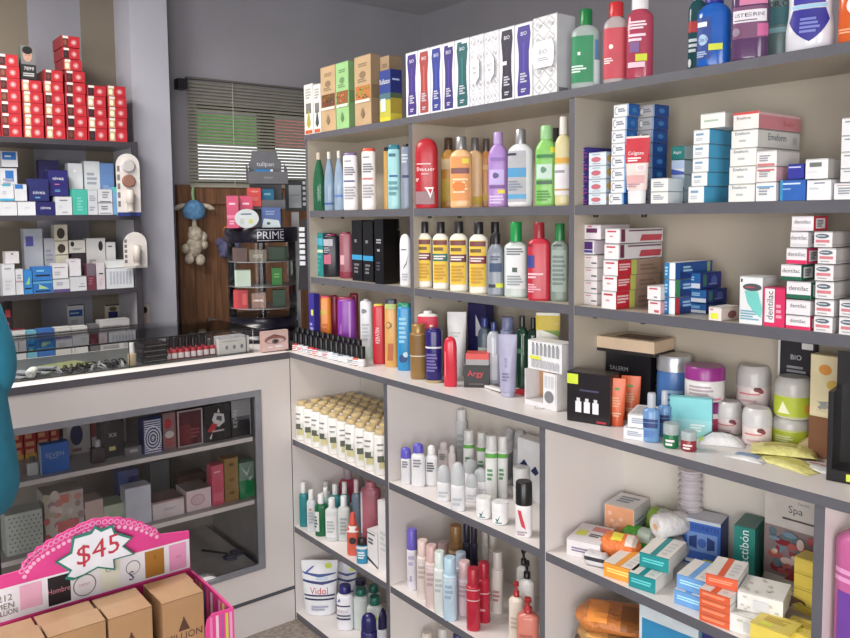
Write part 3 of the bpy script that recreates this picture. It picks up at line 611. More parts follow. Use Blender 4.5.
sh(400, 411, 234, .012, Z, (226, 226, 232), None, 'white bottle with a dark swirl beside the post', (('l', -.4, .3, .68, .72, 1, ink), ('p', [(-.2, .3), (.1, .42), (.3, .62), (.05, .44)], (70, 70, 80)), ('l', -.3, .3, .1, .25, 3, (180, 180, 190))), grp='items of the left middle cell', kind='round', a=.5)
# middle cell: the yellow labelled row
yl = [(418, 432.5, 222, 290, (110, 36, 50), 'maroon'), (433, 449.5, 222, 291, (40, 110, 100), 'dark green'), (450, 468.5, 221.5, 292.5, (100, 44, 60), 'plum'), (469.5, 488.5, 222, 295.5, (130, 36, 50), 'wine red')]
for i, (a, b, t, yb, c, cn) in enumerate(yl):
    sh(a, b, t, .02-.003*i, Z, (232, 228, 214), (36, 32, 38), 'white lotion bottle with yellow label and %s band, %s of four' % (cn, LR[i] if i < 3 else 'rightmost'), (('r', -.62, .5, .1, .74, (238, 196, 50)), ('r', -.6, .48, .66, .73, (120, 60, 60)), ('r', -.62, .52, .42, .53, c), ('l', -.5, .4, .44, .51, 2, (225, 215, 210)), ('l', -.5, .4, .56, .64, 1, (120, 90, 30)), ('l', -.45, .35, .14, .38, 5, (205, 150, 30))),
       grp='yellow labelled lotion bottles', c=.83, s=.74, nw=.38, cw=.5, a=.6)
sh(490, 500.5, 222, .11, Z, (60, 60, 70), (40, 34, 40), 'dark bottle whose black cap rises behind the grey bottle', (), c=.83, s=.74, nw=.6, cw=.8)
sh(487.5, 505, 233, .012, Z, (130, 138, 150), (34, 32, 36), 'short grey bottle with black cap and a blue square', (('r', -.4, .4, .38, .52, (50, 70, 110)), ('r', 0, .55, .13, .2, (215, 225, 60)), ('r', -.5, 0, .13, .18, (50, 50, 70)), ('l', -.3, .3, .56, .64, 2, (80, 90, 110))), c=.82, s=.66, nw=.5, cw=.5, rough=.25)
gl = (('r', -.5, .55, .12, .68, (222, 226, 228)), ('l', -.45, .35, .72, .76, 1, (90, 100, 100)), ('l', -.45, .45, .56, .66, 3, (110, 120, 125)), ('r', -.1, .05, .34, .4, (60, 90, 70)), ('l', -.4, .4, .16, .3, 4, (150, 160, 165)))
sh(504.5, 528, 222, .01, Z, (190, 202, 196), (20, 150, 70), 'whitish bottle with a bright green cap, left of the red bottle', gl, c=.74, s=.66, nw=.42, cw=.5, a=.55)
sh(551, 568.5, 223.5, .03, Z, (130, 146, 136), (30, 120, 60), 'grey green bottle with a green cap, right of the red bottle', (('r', -.6, .5, .12, .66, (150, 168, 160)), ('l', -.45, .35, .7, .74, 1, (70, 80, 80)), ('l', -.45, .45, .2, .6, 7, (110, 125, 120))), c=.78, s=.7, nw=.42, cw=.55, a=.55, trans=.1)
sh(528, 550.5, 222.5, .005, Z, (198, 36, 58), (150, 32, 44), 'red shampoo bottle with a dark red cap and blue label', (('r', -.75, -.1, .42, .58, (50, 60, 140)), ('l', -.6, .2, .28, .36, 2, (240, 190, 200)), ('l', -.6, .1, .1, .22, 4, (235, 170, 185)), ('l', -.6, 0, .68, .74, 1, (130, 20, 40))), c=.8, s=.72, nw=.4, cw=.48, a=.55, n=3.5)
# ================================================================ medicine boxes, right upper cell
Z = Z3; G = 'toothpaste and medicine boxes on the shelf'
ln = lambda c=(150, 155, 165), a=.15, b=.8, z0=.3, z1=.75, n=3: ('l', 'f', a, b, z0, z1, n, c)
stack('toothpaste_box', 'small violet striped box', 'of the stack beside the post', 'box', G, 577.5, 587.8, [207, 195, 183, 171, 159, 147.5], .03, Z, .14, (62, 44, 140), (('r', 'f', .05, .95, .12, .2, (190, 60, 120)), ('r', 'f', .05, .95, .45, .53, (190, 60, 120)), ('r', 'f', .1, .9, .6, .9, (48, 36, 120)), ('l', 'f', .1, .9, .65, .85, 1, (150, 140, 220)), ('r', 'r', 0, 1, .3, .7, (50, 60, 170))), side=(60, 56, 150))
stack('toothpaste_box', 'pale blue box with a red oval', 'in the low stack', 'box', G, 588.5, 606, [207.5, 193, 179, 165.5, 152], .01, Z, .1, (208, 220, 228), (('o', 'f', .42, .45, .28, .2, (196, 100, 116)), ('l', 'f', .2, .8, .1, .18, 1, (140, 160, 180)), ('l', 'f', .2, .8, .78, .88, 1, (140, 160, 180)), ('o', 'r', .3, .5, .3, .35, (214, 170, 80))), side=(190, 200, 206))
dec = (('o', 'f', .18, .5, .12, .34, (90, 95, 110)), ('o', 'f', .2, .5, .1, .28, (226, 228, 232)), ln((120, 130, 145), .3, .8, .35, .7, 2), ('r', 'f', .9, 1, 0, 1, (130, 170, 210)), ('o', 'r', .5, .5, .2, .2, (60, 130, 200)))
stack('toothpaste_box', 'white box with blue sides', 'of the tallest toothpaste stack', 'box', G, 610.5, 625.5, [207.5, 193, 180.5, 168, 155.5, 143, 130, 117, 104.5], .008, Z, .036, (226, 228, 232), dec, side=(28, 92, 172), shift=(-2, 0, 0, 0, .5, .5, 1, 2.5))
stack('toothpaste_box', 'grey white box with dark blue sides', 'behind the red toothpaste tube', 'box', G, 636, 652, [207.5, 194, 181, 168, 155.5, 143, 130, 117.5, 105], .065, Z, .05, (186, 184, 188), dec, side=(24, 72, 150), shift=(0, 0, 0, 0, 0, .5, 1, 1.5))
tube('toothpaste_tube', 'red and white toothpaste tube lettered Colgate, leaning on the box stack', 'toothpaste tube', None, (SR(626, 650, 136, .004, Z, UY, .4)[0], UY+.016, Z+.001), .05, .024, sZ(136, sX(639, UY+.01, 1.45), UY+.01)-Z, (236, 214, 208), (226, 226, 230),
     (('r', -.95, .95, .6, .97, (206, 42, 58)), ('t', 'Colgate', -.05, .74, .07, (245, 240, 240)), ('l', -.5, .3, .62, .69, 2, (245, 230, 230)), ('o', .25, .53, .28, .055, (236, 232, 234)), ('o', .25, .53, .2, .04, (225, 200, 205)), ('r', -.5, .5, .3, .42, (225, 170, 170)), ('l', -.5, .3, .24, .3, 2, (190, 150, 160))), rz=.35, cf=.2)
def med(desc, where, u0, u1, vbs, y, d, col, dc, **k): stack('medicine_box', desc, where, 'box', G, u0, u1, vbs, y, Z, d, col, dc, **k)
med('small white box', 'of the pair right of the toothpaste tube', 650.5, 668, [206, 191.5, 178], .008, .05, (226, 226, 224), (ln(),))
med('white box with a blue corner', 'of the stack beside the small white pair', 671, 684, [206, 190, 174.5, 160], .07, .08, (220, 224, 232), (('p', 'f', [(0, .0), (1, .0), (1, .15), (0, .4)], (60, 90, 180)), ('r', 'f', 0, 1, .4, 1, (176, 196, 226))), side=(206, 206, 204))
x_, y_, w_, h_ = SF(671, 684, 160, .07, Z); x2, y2, w2, h2 = SF(671, 684, 146, .07, Z)
carton('medicine_box', 'teal labelled box on top of the blue cornered white stack', 'box', G, (x_, y_+.04, Z+h_+.001), w_, .08, h2-h_-.001, (24, 122, 118), (('t', 'f', 'Aspir', .45, .5, .3, (225, 235, 235)),), side=(200, 204, 200))
med('white box with light blue side', 'of the five by the shelf middle', 692, 708, [202, 186, 172, 158, 144, 129.5], .012, .1, (230, 232, 234), (ln((120, 160, 190), .15, .7, .55, .8, 1), ln((190, 200, 210), .15, .8, .2, .45, 2)), side=(72, 168, 214), shift=(-4, -1, 0, 0, .5))
x_, y_, w_, h_ = SF(692, 708, 129.5, .012, Z); x2, y2, w2, h2 = SF(701, 722, 113, .012, Z)
carton('medicine_box', 'plain white box on top of the stack with light blue sides', 'box', G, (x2, y_+.03, Z+h_+.001), .05, .06, h2-h_-.001, (228, 232, 226), (ln((170, 190, 170), .15, .8, .4, .6, 1),), side=(186, 186, 180))
med('white box lettered Emeform', 'of the long stack', 728.5, 755, [201.5, 184, 166, 148, 130], .006, .15, (232, 232, 228), (('t', 'f', 'Emeform', .42, .82, .17, (70, 90, 120)), ln((180, 185, 190), .3, .7, .3, .5, 1), ('t', 'r', 'Emeform', .45, .62, .4, (70, 84, 110)), ('r', 'r', .82, .92, .3, .7, (190, 190, 190))), side=(214, 212, 208), shift=(-.5, 0, .5, 1.5))
x_, y_, w_, h_ = SF(728.5, 755, 130, .006, Z); x2, y2, w2, h2 = SF(732, 757, 112, .006, Z)
carton('medicine_box', 'white box with red top strip, topmost of the Emeform stack', 'box', G, (x2, y_+.075, Z+h_+.001), w2, .15, h2-h_-.001, (232, 228, 224), (('r', 'f', 0, 1, .86, 1, (216, 70, 70)), ('t', 'f', 'Emeform', .42, .66, .17, (110, 60, 60)), ('r', 'r', 0, 1, .0, .8, (212, 130, 140)), ('t', 'r', 'Emefur', .7, .4, .3, (190, 60, 70))), side=(216, 180, 180), top=(216, 196, 190))
for k, (vb, vt, c, lab) in enumerate((((200.5), 182, (232, 232, 234), 'white box with a blue line, bottom of the short stack beside Emeform'), (182, 166.5, (234, 226, 224), 'white box with a pink stripe, middle of the short stack beside Emeform'), (166.5, 150.5, (232, 230, 230), 'white box with red lower edge, top of the short stack beside Emeform'))):
    xa, ya, wa, ha = SF(755.5, 776, vb, .004, Z); xb, yb, wb, hb = SF(755.5, 776, vt, .004, Z)
    if k == 0: ha = 0
    col2 = ((90, 160, 210), (206, 100, 110), (214, 120, 120))[k]
    carton('medicine_box', lab, 'box', G, (xa, ya+.04, Z+ha+.0005), wa-.001, .08, hb-ha-.001, c, (('r', 'f', .05, .9, *((.72, .8), (.72, .84), (.02, .18))[k], col2), ln()), side=((226, 226, 230), (220, 170, 180), (214, 210, 208))[k])
def one(lab, u0, u1, vb, vt, y, d, col, dc, z=None, nm='medicine_box', g=G, **k):
    zb = z if z is not None else Z
    xa, ya, wa, ha = SF(u0, u1, vb, y, zb); xb, yb, wb, hb = SF(u0, u1, vt, y, zb)
    ha = 0 if vb > 998 else ha
    return carton(nm, lab, 'box', g, (xa, ya+d/2, zb+ha+.0005), wa-.001, d, hb-ha-.001, col, dc, **k)
one('royal blue box on the shelf, under the deep blue one', 780, 805.5, 999, 179.5, .004, .07, (36, 96, 186), (('l', 'f', .05, .9, .75, .88, 1, (200, 220, 245)), ('r', 'f', .0, .1, 0, 1, (40, 150, 210)), ln((140, 170, 220), .1, .6, .5, .62, 1)), side=(28, 76, 160))
one('deep blue violet box lying on the royal blue one', 787, 803.5, 179, 163.5, .008, .06, (44, 48, 160), (('l', 'f', .05, .9, .7, .85, 1, (190, 200, 240)),), side=(30, 34, 120))
one('white box on the shelf right of the royal blue box', 806.5, 831, 999, 179.5, .004, .07, (232, 232, 236), (('l', 'f', .3, .8, .8, .88, 1, (60, 60, 120)), ln((200, 205, 215), .1, .7, .5, .65, 1)), side=(220, 220, 224))
one('white box with a dark printed word, right of the deep blue box', 804.5, 827.5, 179, 158.5, .006, .06, (230, 230, 232), (('r', 'f', .18, .72, .6, .82, (110, 116, 112)), ln((215, 215, 220), .1, .8, .3, .4, 1)), side=(176, 172, 168))
one('white box on the shelf at the right, under the right hand stack', 833.5, 862, 999, 182.5, .004, .08, (232, 232, 234), (('l', 'f', .1, .9, .8, .9, 1, (190, 160, 170)), ln()), side=(220, 220, 222))
for i, (vb, vt) in enumerate(((182, 168), (168, 151.5), (151.5, 135), (135, 117))):
    one('white box, %s of the stack cut by the right edge' % ordn(i, 4), 839.5, 862, vb, vt, .006, .08, (230, 230, 232), (('l', 'f', .15, .9, .7, .85, 1, (150, 150, 160)),), side=(214, 214, 216))
# ================================================================ medicine boxes, right middle cell
Z = Z2; G = 'medicine boxes on the middle shelf'
stack('medicine_box', 'thin white box', 'of the stack beside the post, middle shelf', 'box', G, 584, 597, [305.5, 293, 280.5, 267.5, 255], .035, Z, .1, (226, 220, 222), (('r', 'f', .55, .95, .3, .42, (90, 90, 100)), ln((200, 110, 120), .1, .8, .75, .85, 1)), side=(210, 204, 206))
one('white box with a violet and blue square, above the thin white boxes', 583.5, 594, 254.5, 240, .035, .1, (226, 220, 228), (('r', 'f', .05, .85, .35, .9, (80, 40, 120)), ('r', 'f', .05, .85, .12, .3, (60, 60, 160))), side=(210, 200, 210))
one('white box with a plum logo, top of the stack beside the post', 584, 600.5, 239.5, 224.5, .035, .1, (228, 222, 228), (('r', 'f', .12, .78, .45, .75, (100, 40, 90)), ('l', 'f', .2, .6, .8, .95, 1, (210, 80, 110))), side=(216, 208, 212))
dcr = (('l', 'f', .15, .85, .72, .9, 1, (200, 60, 80)), ('l', 'f', .3, .7, .4, .55, 1, (210, 130, 140)))
stack('medicine_box', 'white box with red print and striped side', 'of the pair on the red boxes', 'box', G, 601.5, 616.5, [306, 291, 275.5, 260, 244, 228.5], .008, Z, .16, (230, 226, 228), [dcr+(('r', 'r', 0, .3, 0, 1, (206, 34, 48)), ('l', 'r', .03, .28, .3, .8, 3, (235, 200, 200)), ('r', 'r', .3, .4, 0, 1, (190, 200, 90)), ('r', 'r', .4, 1, 0, 1, (168, 138, 118)))]*3+[dcr+(('r', 'r', .06, .14, .1, .95, (110, 40, 70)), ('r', 'r', .16, 1, .8, .92, (110, 70, 90)), ('p', 'r', [(.5, .1), (.55, .5), (.98, .5), (.95, .1)], (204, 70, 84)))]*2, side=(222, 216, 218)) if 0 else None
for i, (vb, vt) in enumerate(((999, 291), (291, 275.5), (275.5, 260), (259.5, 244), (243.5, 228.5))):
    low = i < 3
    one('box with %s, %s of the tall middle shelf stack' % ('red and tan side' if low else 'a white striped side', ordn(i, 5)), 601.5+(.8*i), 616+(.8*i), vb, vt, .006, .15, (230, 226, 228),
        dcr+((('r', 'r', 0, .3, 0, 1, (206, 34, 48)), ('l', 'r', .03, .28, .3, .8, 3, (235, 200, 200)), ('r', 'r', .3, .42, 0, 1, (190, 200, 90)), ('r', 'r', .42, 1, 0, 1, (168, 138, 118)), ('l', 'r', .5, .9, .2, .7, 2, (140, 110, 95))) if low else (('r', 'r', .03, .12, .1, .95, (110, 40, 70)), ('r', 'r', .2, .98, .8, .9, (110, 70, 90)), ('p', 'r', [(.45, .12), (.5, .55), (.98, .55), (.95, .12)], (204, 70, 84)))), side=(222, 216, 218))
one('small white box on the shelf in front of the red sided stack', 648, 660.5, 999, 300.5, .006, .05, (226, 222, 224), (dcr[0], ('r', 'f', .5, .9, .1, .3, (200, 90, 100))), side=(216, 150, 160))
one('small white box on another small white box, left of the blue boxes', 647, 660.5, 300, 286, .006, .05, (230, 226, 228), (dcr[0], ('l', 'f', .5, .9, .1, .3, 1, (140, 140, 150))), side=(210, 206, 206))
tb = lambda a, g: (('r', 'f', 0, .45, 0, 1, (30, 120, 180)), ('r', 'f', .5, 1, 0, 1, (226, 232, 238)), ('l', 'f', .05, .4, .2, .8, 3, (150, 200, 230)), ('r', 'r', 0, .12, 0, 1, a), ('l', 'r', .2, .5, .4, .8, 2, g), ('p', 'r', [(.12, 0), (.12, .5), (.5, .2), (1, .25), (1, 0)], (20, 50, 120)), ('r', 'r', .84, .93, .1, .95, (140, 170, 110)))
for i, (vb, vt, a) in enumerate(((999, 297.5, (196, 50, 60)), (297, 280, (60, 150, 90)), (279.5, 262.5, (30, 90, 170)))):
    one('blue toothpaste carton, %s of the back stack of three' % ordn(i, 3), 664, 675, vb, vt, .02, .13, (226, 232, 238), tb(a, (160, 200, 230)), side=(24, 80, 158), nm='toothpaste_box')
for i, (vb, vt, a) in enumerate(((999, 303, (30, 60, 150)), (303, 290, (40, 60, 160)), (289.5, 272.5, (30, 90, 90)))):
    one('blue toothpaste carton, %s of the front stack lying before the other' % ordn(i, 3), 689 - (5 if i == 2 else 0), 704 - (3 if i == 2 else 0), vb, vt, .0, .018, (40, 110, 180), (('r', 'f', 0, .8, 0, .35, (220, 226, 234)), ('r', 'f', .1, .7, .5, .8, (140, 190, 225))), side=(30, 60, 140), nm='toothpaste_box') if 0 else None
one('white box with a bright yellow sticker, between blue cartons and glove box', 708.5, 721.5, 999, 307, .004, .06, (226, 218, 214), (('r', 'f', .15, .75, .12, .55, (226, 232, 50)), ('l', 'f', .1, .5, .75, .9, 1, (190, 100, 120)), ('o', 'r', .6, .4, .25, .3, (130, 80, 80))), side=(206, 190, 180))
for i, (vb, vt, u0, u1) in enumerate(((999, 303.5, 690.5, 706), (303, 289.5, 690.5, 706), (289, 272.5, 684.5, 700))):
    one('dark blue carton with white strip, %s, left of the yellow stickered box' % ordn(i, 3), u0, u1, vb, vt, .075, .075, (30, 100, 170), (('r', 'f', 0, 1, .05, .35, (214, 222, 232)), ('l', 'f', .05, .9, .5, .8, 2, (150, 200, 235)), ('r', 'r', .12, .3, .15, .9, (50, 110, 100)), ('o', 'r', .65, .5, .15, .3, (70, 100, 180)), ('l', 'r', .4, .8, .2, .35, 1, (120, 140, 200))), side=(30, 44, 130), nm='toothpaste_box')
one('white and teal glove box standing upright on the middle shelf', 739, 762, 999, 276.5, .006, .05, (224, 228, 230), (('o', 'f', .55, .78, .42, .08, (80, 84, 90)), ('l', 'f', .25, .75, .76, .8, 1, (200, 70, 90)), ('p', 'f', [(.22, .7), (.8, .7), (1, .35), (.95, .15), (.6, .28), (.35, .45)], (110, 205, 196)), ('r', 'f', .05, .12, .88, .95, (40, 40, 50)), ('l', 'f', .05, .9, .08, .3, 4, (120, 170, 190))), side=(200, 206, 206), nm='glove_box')
pk = (222, 40, 96)
one('pink and white box with DENTILAC written up its front', 763, 784.5, 999, 287.5, .006, .05, pk, (('r', 'f', .06, .52, .1, .97, (230, 226, 230)), ('t', 'f', 'dentilac', .3, .54, .3, (60, 50, 60), PI/2), ('l', 'f', .6, .9, .2, .6, 3, (240, 150, 180))), side=(212, 60, 100))
dl = lambda base_: (('t', 'f', 'dentilac', .5, .62, .26, (70, 74, 84)), ('r', 'f', 0, 1, 0, .24, base_), ('r', 'r', .15, .8, .15, .85, (214, 214, 216)), ('l', 'r', .25, .7, .25, .75, 5, (80, 80, 86)))
for i, (vb, vt, u0, u1, c, cn) in enumerate(((999, 315.5, 785.5, 810, pk, 'pink'), (315, 300, 785.5, 810, (222, 222, 226), 'white'), (299, 281.5, 785.5, 810, (24, 100, 72), 'green'), (280.5, 264.5, 779.5, 800, (20, 96, 70), 'green'), (264, 248, 784.5, 805, pk, 'pink'), (247.5, 231.5, 788, 806, (206, 206, 210), 'grey'), (231, 216, 789, 811, (220, 214, 218), 'red side'))):
    one('white dentilac box with %s%s, %s of its leaning stack' % (cn, '' if 'side' in cn else ' trim', ordn(i, 7)), u0, u1, vb, vt, .006, .05, (228, 224, 228), dl(c), side=(206, 40, 60) if i == 6 else (200, 190, 194) if c[0] > 200 else c, shift=()) if 0 else one('white dentilac box with %s%s, %s of its stack' % (cn, '' if 'side' in cn else ' trim', ordn(i, 7)), u0, u1, vb, vt, .006, .05, (228, 224, 228), dl(c), side=(206, 40, 60) if i == 6 else (200, 190, 194) if c[0] > 215 and c != pk else c)
dr_ = (('o', 'f', .45, .72, .38, .15, (90, 104, 116)), ('l', 'f', .15, .75, .68, .78, 1, (205, 214, 220)), ('r', 'f', .1, .85, .3, .48, (214, 120, 130)), ('l', 'f', .15, .75, .1, .2, 1, (160, 165, 170)), ('r', 'r', 0, 1, .1, .2, (170, 168, 168)))
for i, (vb, vt, u0, u1) in enumerate(((999, 316.5, 813.5, 832.5), (316, 299.5, 814, 833.5), (299, 281.5, 814, 833), (281, 264.5, 813, 832), (264, 248, 815.5, 834), (247.5, 231.5, 811.5, 830))):
    one('white box with a grey oval and pink band, %s of the right hand stack' % ordn(i, 6), u0, u1, vb, vt, .003, .12, (228, 226, 228), dr_, side=(190, 186, 186))
for i, (vb, vt) in enumerate(((999, 317.5), (317, 300.5))):
    one('white box with a grey oval, %s of the pair at the right edge' % ('lower' if i == 0 else 'upper'), 838.5, 860, vb, vt, .003, .1, (226, 226, 228), dr_, side=(190, 186, 186))
# ================================================================ on the worktop, left section
Z = ZC; G = 'cosmetics on the worktop'
np_cols = [(190, 60, 50), (200, 200, 205), (205, 205, 208), (206, 70, 80), (200, 50, 80), (120, 130, 140), (150, 155, 165), (215, 216, 220), (170, 180, 190), (120, 130, 145), (190, 205, 215), (196, 200, 205), (214, 90, 60), (220, 220, 218)]
for i in range(14):
    u = 293.2+i*5.05; v = 350.6+i*1.26
    for row in (0, 1):
        if row and i > 12: continue
        X, Y = ground(u, v, Z); Y += .03*row
        X = sX(u+(2 if row else 0), Y, Z)
        t = bottle('nail_polish', 'small black capped nail polish, %s in the %s row on the worktop corner' % (LR[i] if i < 12 else ('second from right' if i == 12 else 'rightmost'), 'back' if row else 'front'), 'nail polish', 'nail polishes along the worktop edge',
               (X, Y+.012, Z+.0004), .023, .023, .06+.01*row, col=np_cols[(i+row*5) % 14], cap=(20, 20, 24), s=.36, c=.4, nw=.7, cw=.88, n=3, rz=.5, seg=12,
               deco=(('r', -.7, .7, .04, .3, (224, 224, 226)), ('l', -.6, .5, .08, .26, 2, np_cols[(i*3) % 14])) if not row else ())
def ct(u0, u1, vt, yb, col, capc, lab, deco=(), a=.5, fn=bottle, z=None, nm='cosmetic_bottle', cat='bottle', F=UY, g=None, **k):
    return UR(fn, nm, lab, cat, g or G, u0, u1, vt, yb, Z if z is None else z, a, F=F, col=col, cap=capc, deco=deco, **k)
UB('cosmetics_box', 'blue violet box with white print, leftmost of the bright boxes on the worktop', 'box', G, 309.5, 315, 293.5, -.012, Z, .022, (52, 46, 150), (('l', 'f', .2, .8, .12, .5, 5, (150, 150, 220)), ('r', 'f', .45, .85, .62, .72, (220, 220, 90))), side=(44, 38, 130))
ct(317, 332, 296, .01, (238, 140, 40), (200, 50, 90), 'orange bottle on a crimson cap between blue box and crimson bottle', (('o', -.1, .7, .3, .05, (225, 190, 60)), ('l', -.1, .3, .15, .5, 5, (220, 100, 40))), kind='slab', c=.97, cw=.9, cd=.8)
ct(329, 338.5, 294, .075, (176, 30, 80), None, 'crimson bottle half hidden between the orange and the violet bottle', (), kind='slab', c=.97)
ct(350, 359, 292, .09, (150, 26, 52), None, 'dark red bottle peeping out behind the bright violet one', (), kind='slab', c=.97)
ct(338, 357, 297, .012, (130, 50, 160), (150, 30, 70), 'bright violet bottle with a pink vertical word', (('t', 'SEDAL', -.35, .45, .26, (215, 150, 215), PI/2), ('r', .1, .22, .1, .92, (190, 130, 215))), kind='slab', c=.96, cw=.9, cd=.85)
ct(360.5, 373, 299, .03, (214, 216, 220), (205, 208, 210), 'pale grey white bottle beside the red one on the worktop', (('o', -.2, .8, .25, .04, (130, 130, 140)), ('l', -.4, .3, .3, .6, 5, (180, 184, 190)), ('r', -.7, .6, .0, .2, (190, 210, 200))), kind='slab', c=.96)
ct(373, 385.5, 304, .005, (198, 36, 48), (210, 190, 70), 'red bottle with a white vertical word, left of the honey coloured one', (('t', 'KERATIN', -.1, .48, .45, (245, 225, 225), PI/2),), kind='slab', c=.97, cw=.8)
ct(385, 398, 299, .006, (216, 160, 84), (50, 54, 70), 'honey coloured bottle with dark cap on the worktop', (('o', -.2, .62, .25, .05, (90, 70, 60)), ('o', -.2, .62, .2, .04, (216, 160, 84)), ('p', [(-.3, .1), (.1, .1), (.15, .35), (-.2, .35)], (190, 100, 50)), ('r', -.6, .5, .86, .93, (170, 190, 110))), kind='slab', c=.93, cw=.9, cd=.85)
ct(397.5, 412, 303, .004, (36, 140, 200), (20, 140, 110), 'sky blue bottle with green cap beside the worktop post', (('l', -.4, .2, .4, .8, 6, (140, 200, 230)), ('o', -.1, .18, .3, .06, (30, 70, 130)), ('o', .1, .24, .15, .04, (190, 220, 235))), kind='slab', c=.94, cw=.9, cd=.85)
# worktop, middle section
ct(418, 439, 311, .004, (220, 214, 208), (222, 220, 220), 'white topped red tube standing behind the gold can', (('r', -.8, .8, .55, .92, (216, 50, 76)), ('l', -.5, .3, .6, .7, 1, (240, 200, 205))), kind='slab', c=.95)
ct(410.5, 427, 324, 380, (148, 112, 60), (160, 122, 66), 'gold hair spray can, leftmost in the middle part of the worktop', (('r', -.8, .8, .42, .44, (225, 215, 190)), ('l', -.5, .3, .52, .66, 3, (215, 180, 80)), ('r', -.8, .8, .44, .8, (130, 92, 40))), a=1, kind='can', s=.82, c=.84, cw=.86, ch=1, rough=.25, metalcap=.3, nm='spray_can', cat='spray can')
ct(426, 442.5, 328, 383.5, (36, 28, 110), (36, 28, 104), 'navy violet spray can with a white ring', (('r', -.8, .8, .64, .67, (225, 222, 230)), ('l', -.5, .3, .2, .55, 6, (110, 100, 170)), ('r', -.8, .8, .0, .05, (180, 160, 110))), a=1, kind='can', s=.94, c=.95, cw=.8, nm='spray_can', cat='spray can', rough=.25)
ct(427, 437, 325, .012, (232, 214, 180), (232, 214, 180), 'cream coloured cap of a can just behind the navy violet can', (), a=1, kind='can')
ct(444, 457, 336.5, 387.5, (216, 40, 62), None, 'small red bottle with a round top between navy can and black box', (('r', -.5, -.35, .2, .7, (240, 120, 130)),), a=.6, kind='round', rough=.2)
x1_, y1_, w1_, h1_ = SF(458.5, 481, 366, 388, Z)
carton('condom_box', 'black box lettered Prime, with red tops piled above it', 'box', G, (x1_-.005, y1_+.032, Z+.0005), .062, .045, h1_, (30, 26, 30), (('t', 'f', 'Tulipan', .5, .5, .3, (220, 60, 70)), ('l', 'f', .3, .7, .1, .2, 1, (90, 90, 90))), side=(22, 20, 24), rz=.75, top=(150, 148, 150)) if 0 else carton('hair_wax_box', 'black box with red lettering carrying a red and grey box', 'box', G, (x1_-.005, y1_+.032, Z+.0005), .066, .045, h1_, (30, 26, 30), (('t', 'f', 'Argy', .45, .6, .34, (220, 50, 66)), ('l', 'f', .2, .8, .12, .2, 1, (110, 90, 90))), side=(22, 20, 24), rz=.75, top=(150, 148, 150))
carton('hair_wax_box', 'red and grey box lying on the black box with red lettering', 'box', G, (x1_-.004, y1_+.034, Z+h1_+.0015), .06, .044, .03, (150, 148, 150), (('r', 'f', 0, 1, .5, 1, (220, 70, 66)), ('r', 'r', 0, 1, .5, 1, (220, 70, 66))), side=(140, 138, 140), rz=.72, top=(226, 84, 76))
ct(447.5, 467, 312, .065, (226, 224, 226), (222, 222, 222), 'white cream tube standing near the back of the worktop', (('l', -.4, .3, .6, .7, 2, (200, 200, 206)),), fn=tube, a=.5, nm='cream_tube', cat='tube')
UB('cosmetics_box', 'dark navy box with a white triangle, behind the silver packs', 'box', G, 468, 486, 303.5, .13, Z, .03, (34, 32, 88), (('p', 'f', [(.45, .55), (.95, .55), (.45, .85)], (216, 216, 222)),), side=(28, 28, 76))
ct(478, 492, 318, .07, (56, 74, 90), (40, 60, 140), 'dark bottle with blue cap and a pale label on the worktop', (('r', -.6, .6, .1, .55, (150, 160, 150)),), kind='bottle', a=.7, trans=.1)
ct(487, 501, 322, .06, (176, 180, 190), (60, 70, 130), 'glossy silver bottle left of the lilac tube', (('r', -.4, .3, .1, .5, (205, 206, 214)),), kind='bottle', a=.7, metalcap=.2, rough=.12)
ct(500.5, 515, 317, .075, (130, 140, 176), (120, 130, 170), 'blue lilac can standing behind the lilac tube', (), a=1, kind='can', s=.8, c=.82, cw=.85, nm='spray_can', cat='spray can')
ct(515.5, 529, 316, .06, (22, 62, 44), (36, 40, 40), 'dark green bottle, left of a green pair by the worktop middle', (('l', -.4, .3, .5, .6, 1, (70, 120, 90)),), kind='bottle', a=.8, rough=.12)
ct(527, 539.5, 318, .075, (20, 54, 40), (36, 40, 40), 'dark green bottle, right of a green pair by the worktop middle', (), kind='bottle', a=.8, rough=.12)
ct(498.5, 517.5, 334.5, 398, (158, 156, 186), (166, 166, 190), 'lilac tube with a vertical word standing at the worktop edge', (('t', 'ALOE', -.1, .55, .3, (100, 96, 140), PI/2), ('l', -.4, .2, .25, .4, 3, (120, 116, 150))), fn=tube, a=.75, nm='cream_tube', cat='tube', cf=.08)
ct(536, 560, 313, .05, (216, 216, 206), (214, 214, 206), 'white tube with yellow green top beside the right post', (('r', -.9, .9, .8, .97, (206, 180, 50)), ('p', [(-.3, .8), (.7, .8), (.8, .72)], (120, 160, 60)), ('l', -.3, .5, .6, .68, 2, (150, 120, 150))), fn=tube, a=.45, nm='cream_tube', cat='tube')
# papers between
X_, Y_ = ground(490, 391, Z)
q = MB(); q.prism([(-.05, -.028), (.05, -.02), (.045, .03), (-.045, .024)], lambda x, y, k: (x, y, k*.006+.012*(x+.05)*4), mat((226, 224, 222), .5)); q.prism([(-.02, -.01), (.02, -.008), (.02, .01), (-.02, .01)], lambda x, y, k: (x, y, .0065+k*.0004+.012*(x+.05)*4), mat((90, 90, 100), .5))
tag(q.build('sachet', None, (X_, Y_+.03, Z+.0005), -.3), 'crumpled white sachet lying between the black box and the lilac tube', 'sachet', G)
q = MB(); q.box(-.05, .05, -.02, .02, 0, .012, mat((190, 40, 56), .4)); q.box(-.04, .0, -.021, .0, .0122, .0126, mat((226, 222, 224), .5))
tag(q.build('gum_packet', None, (sX(522, 1.40, Z), 1.40, Z+.0005), .1), 'red packet lying flat behind the lilac tube', 'packet', G)
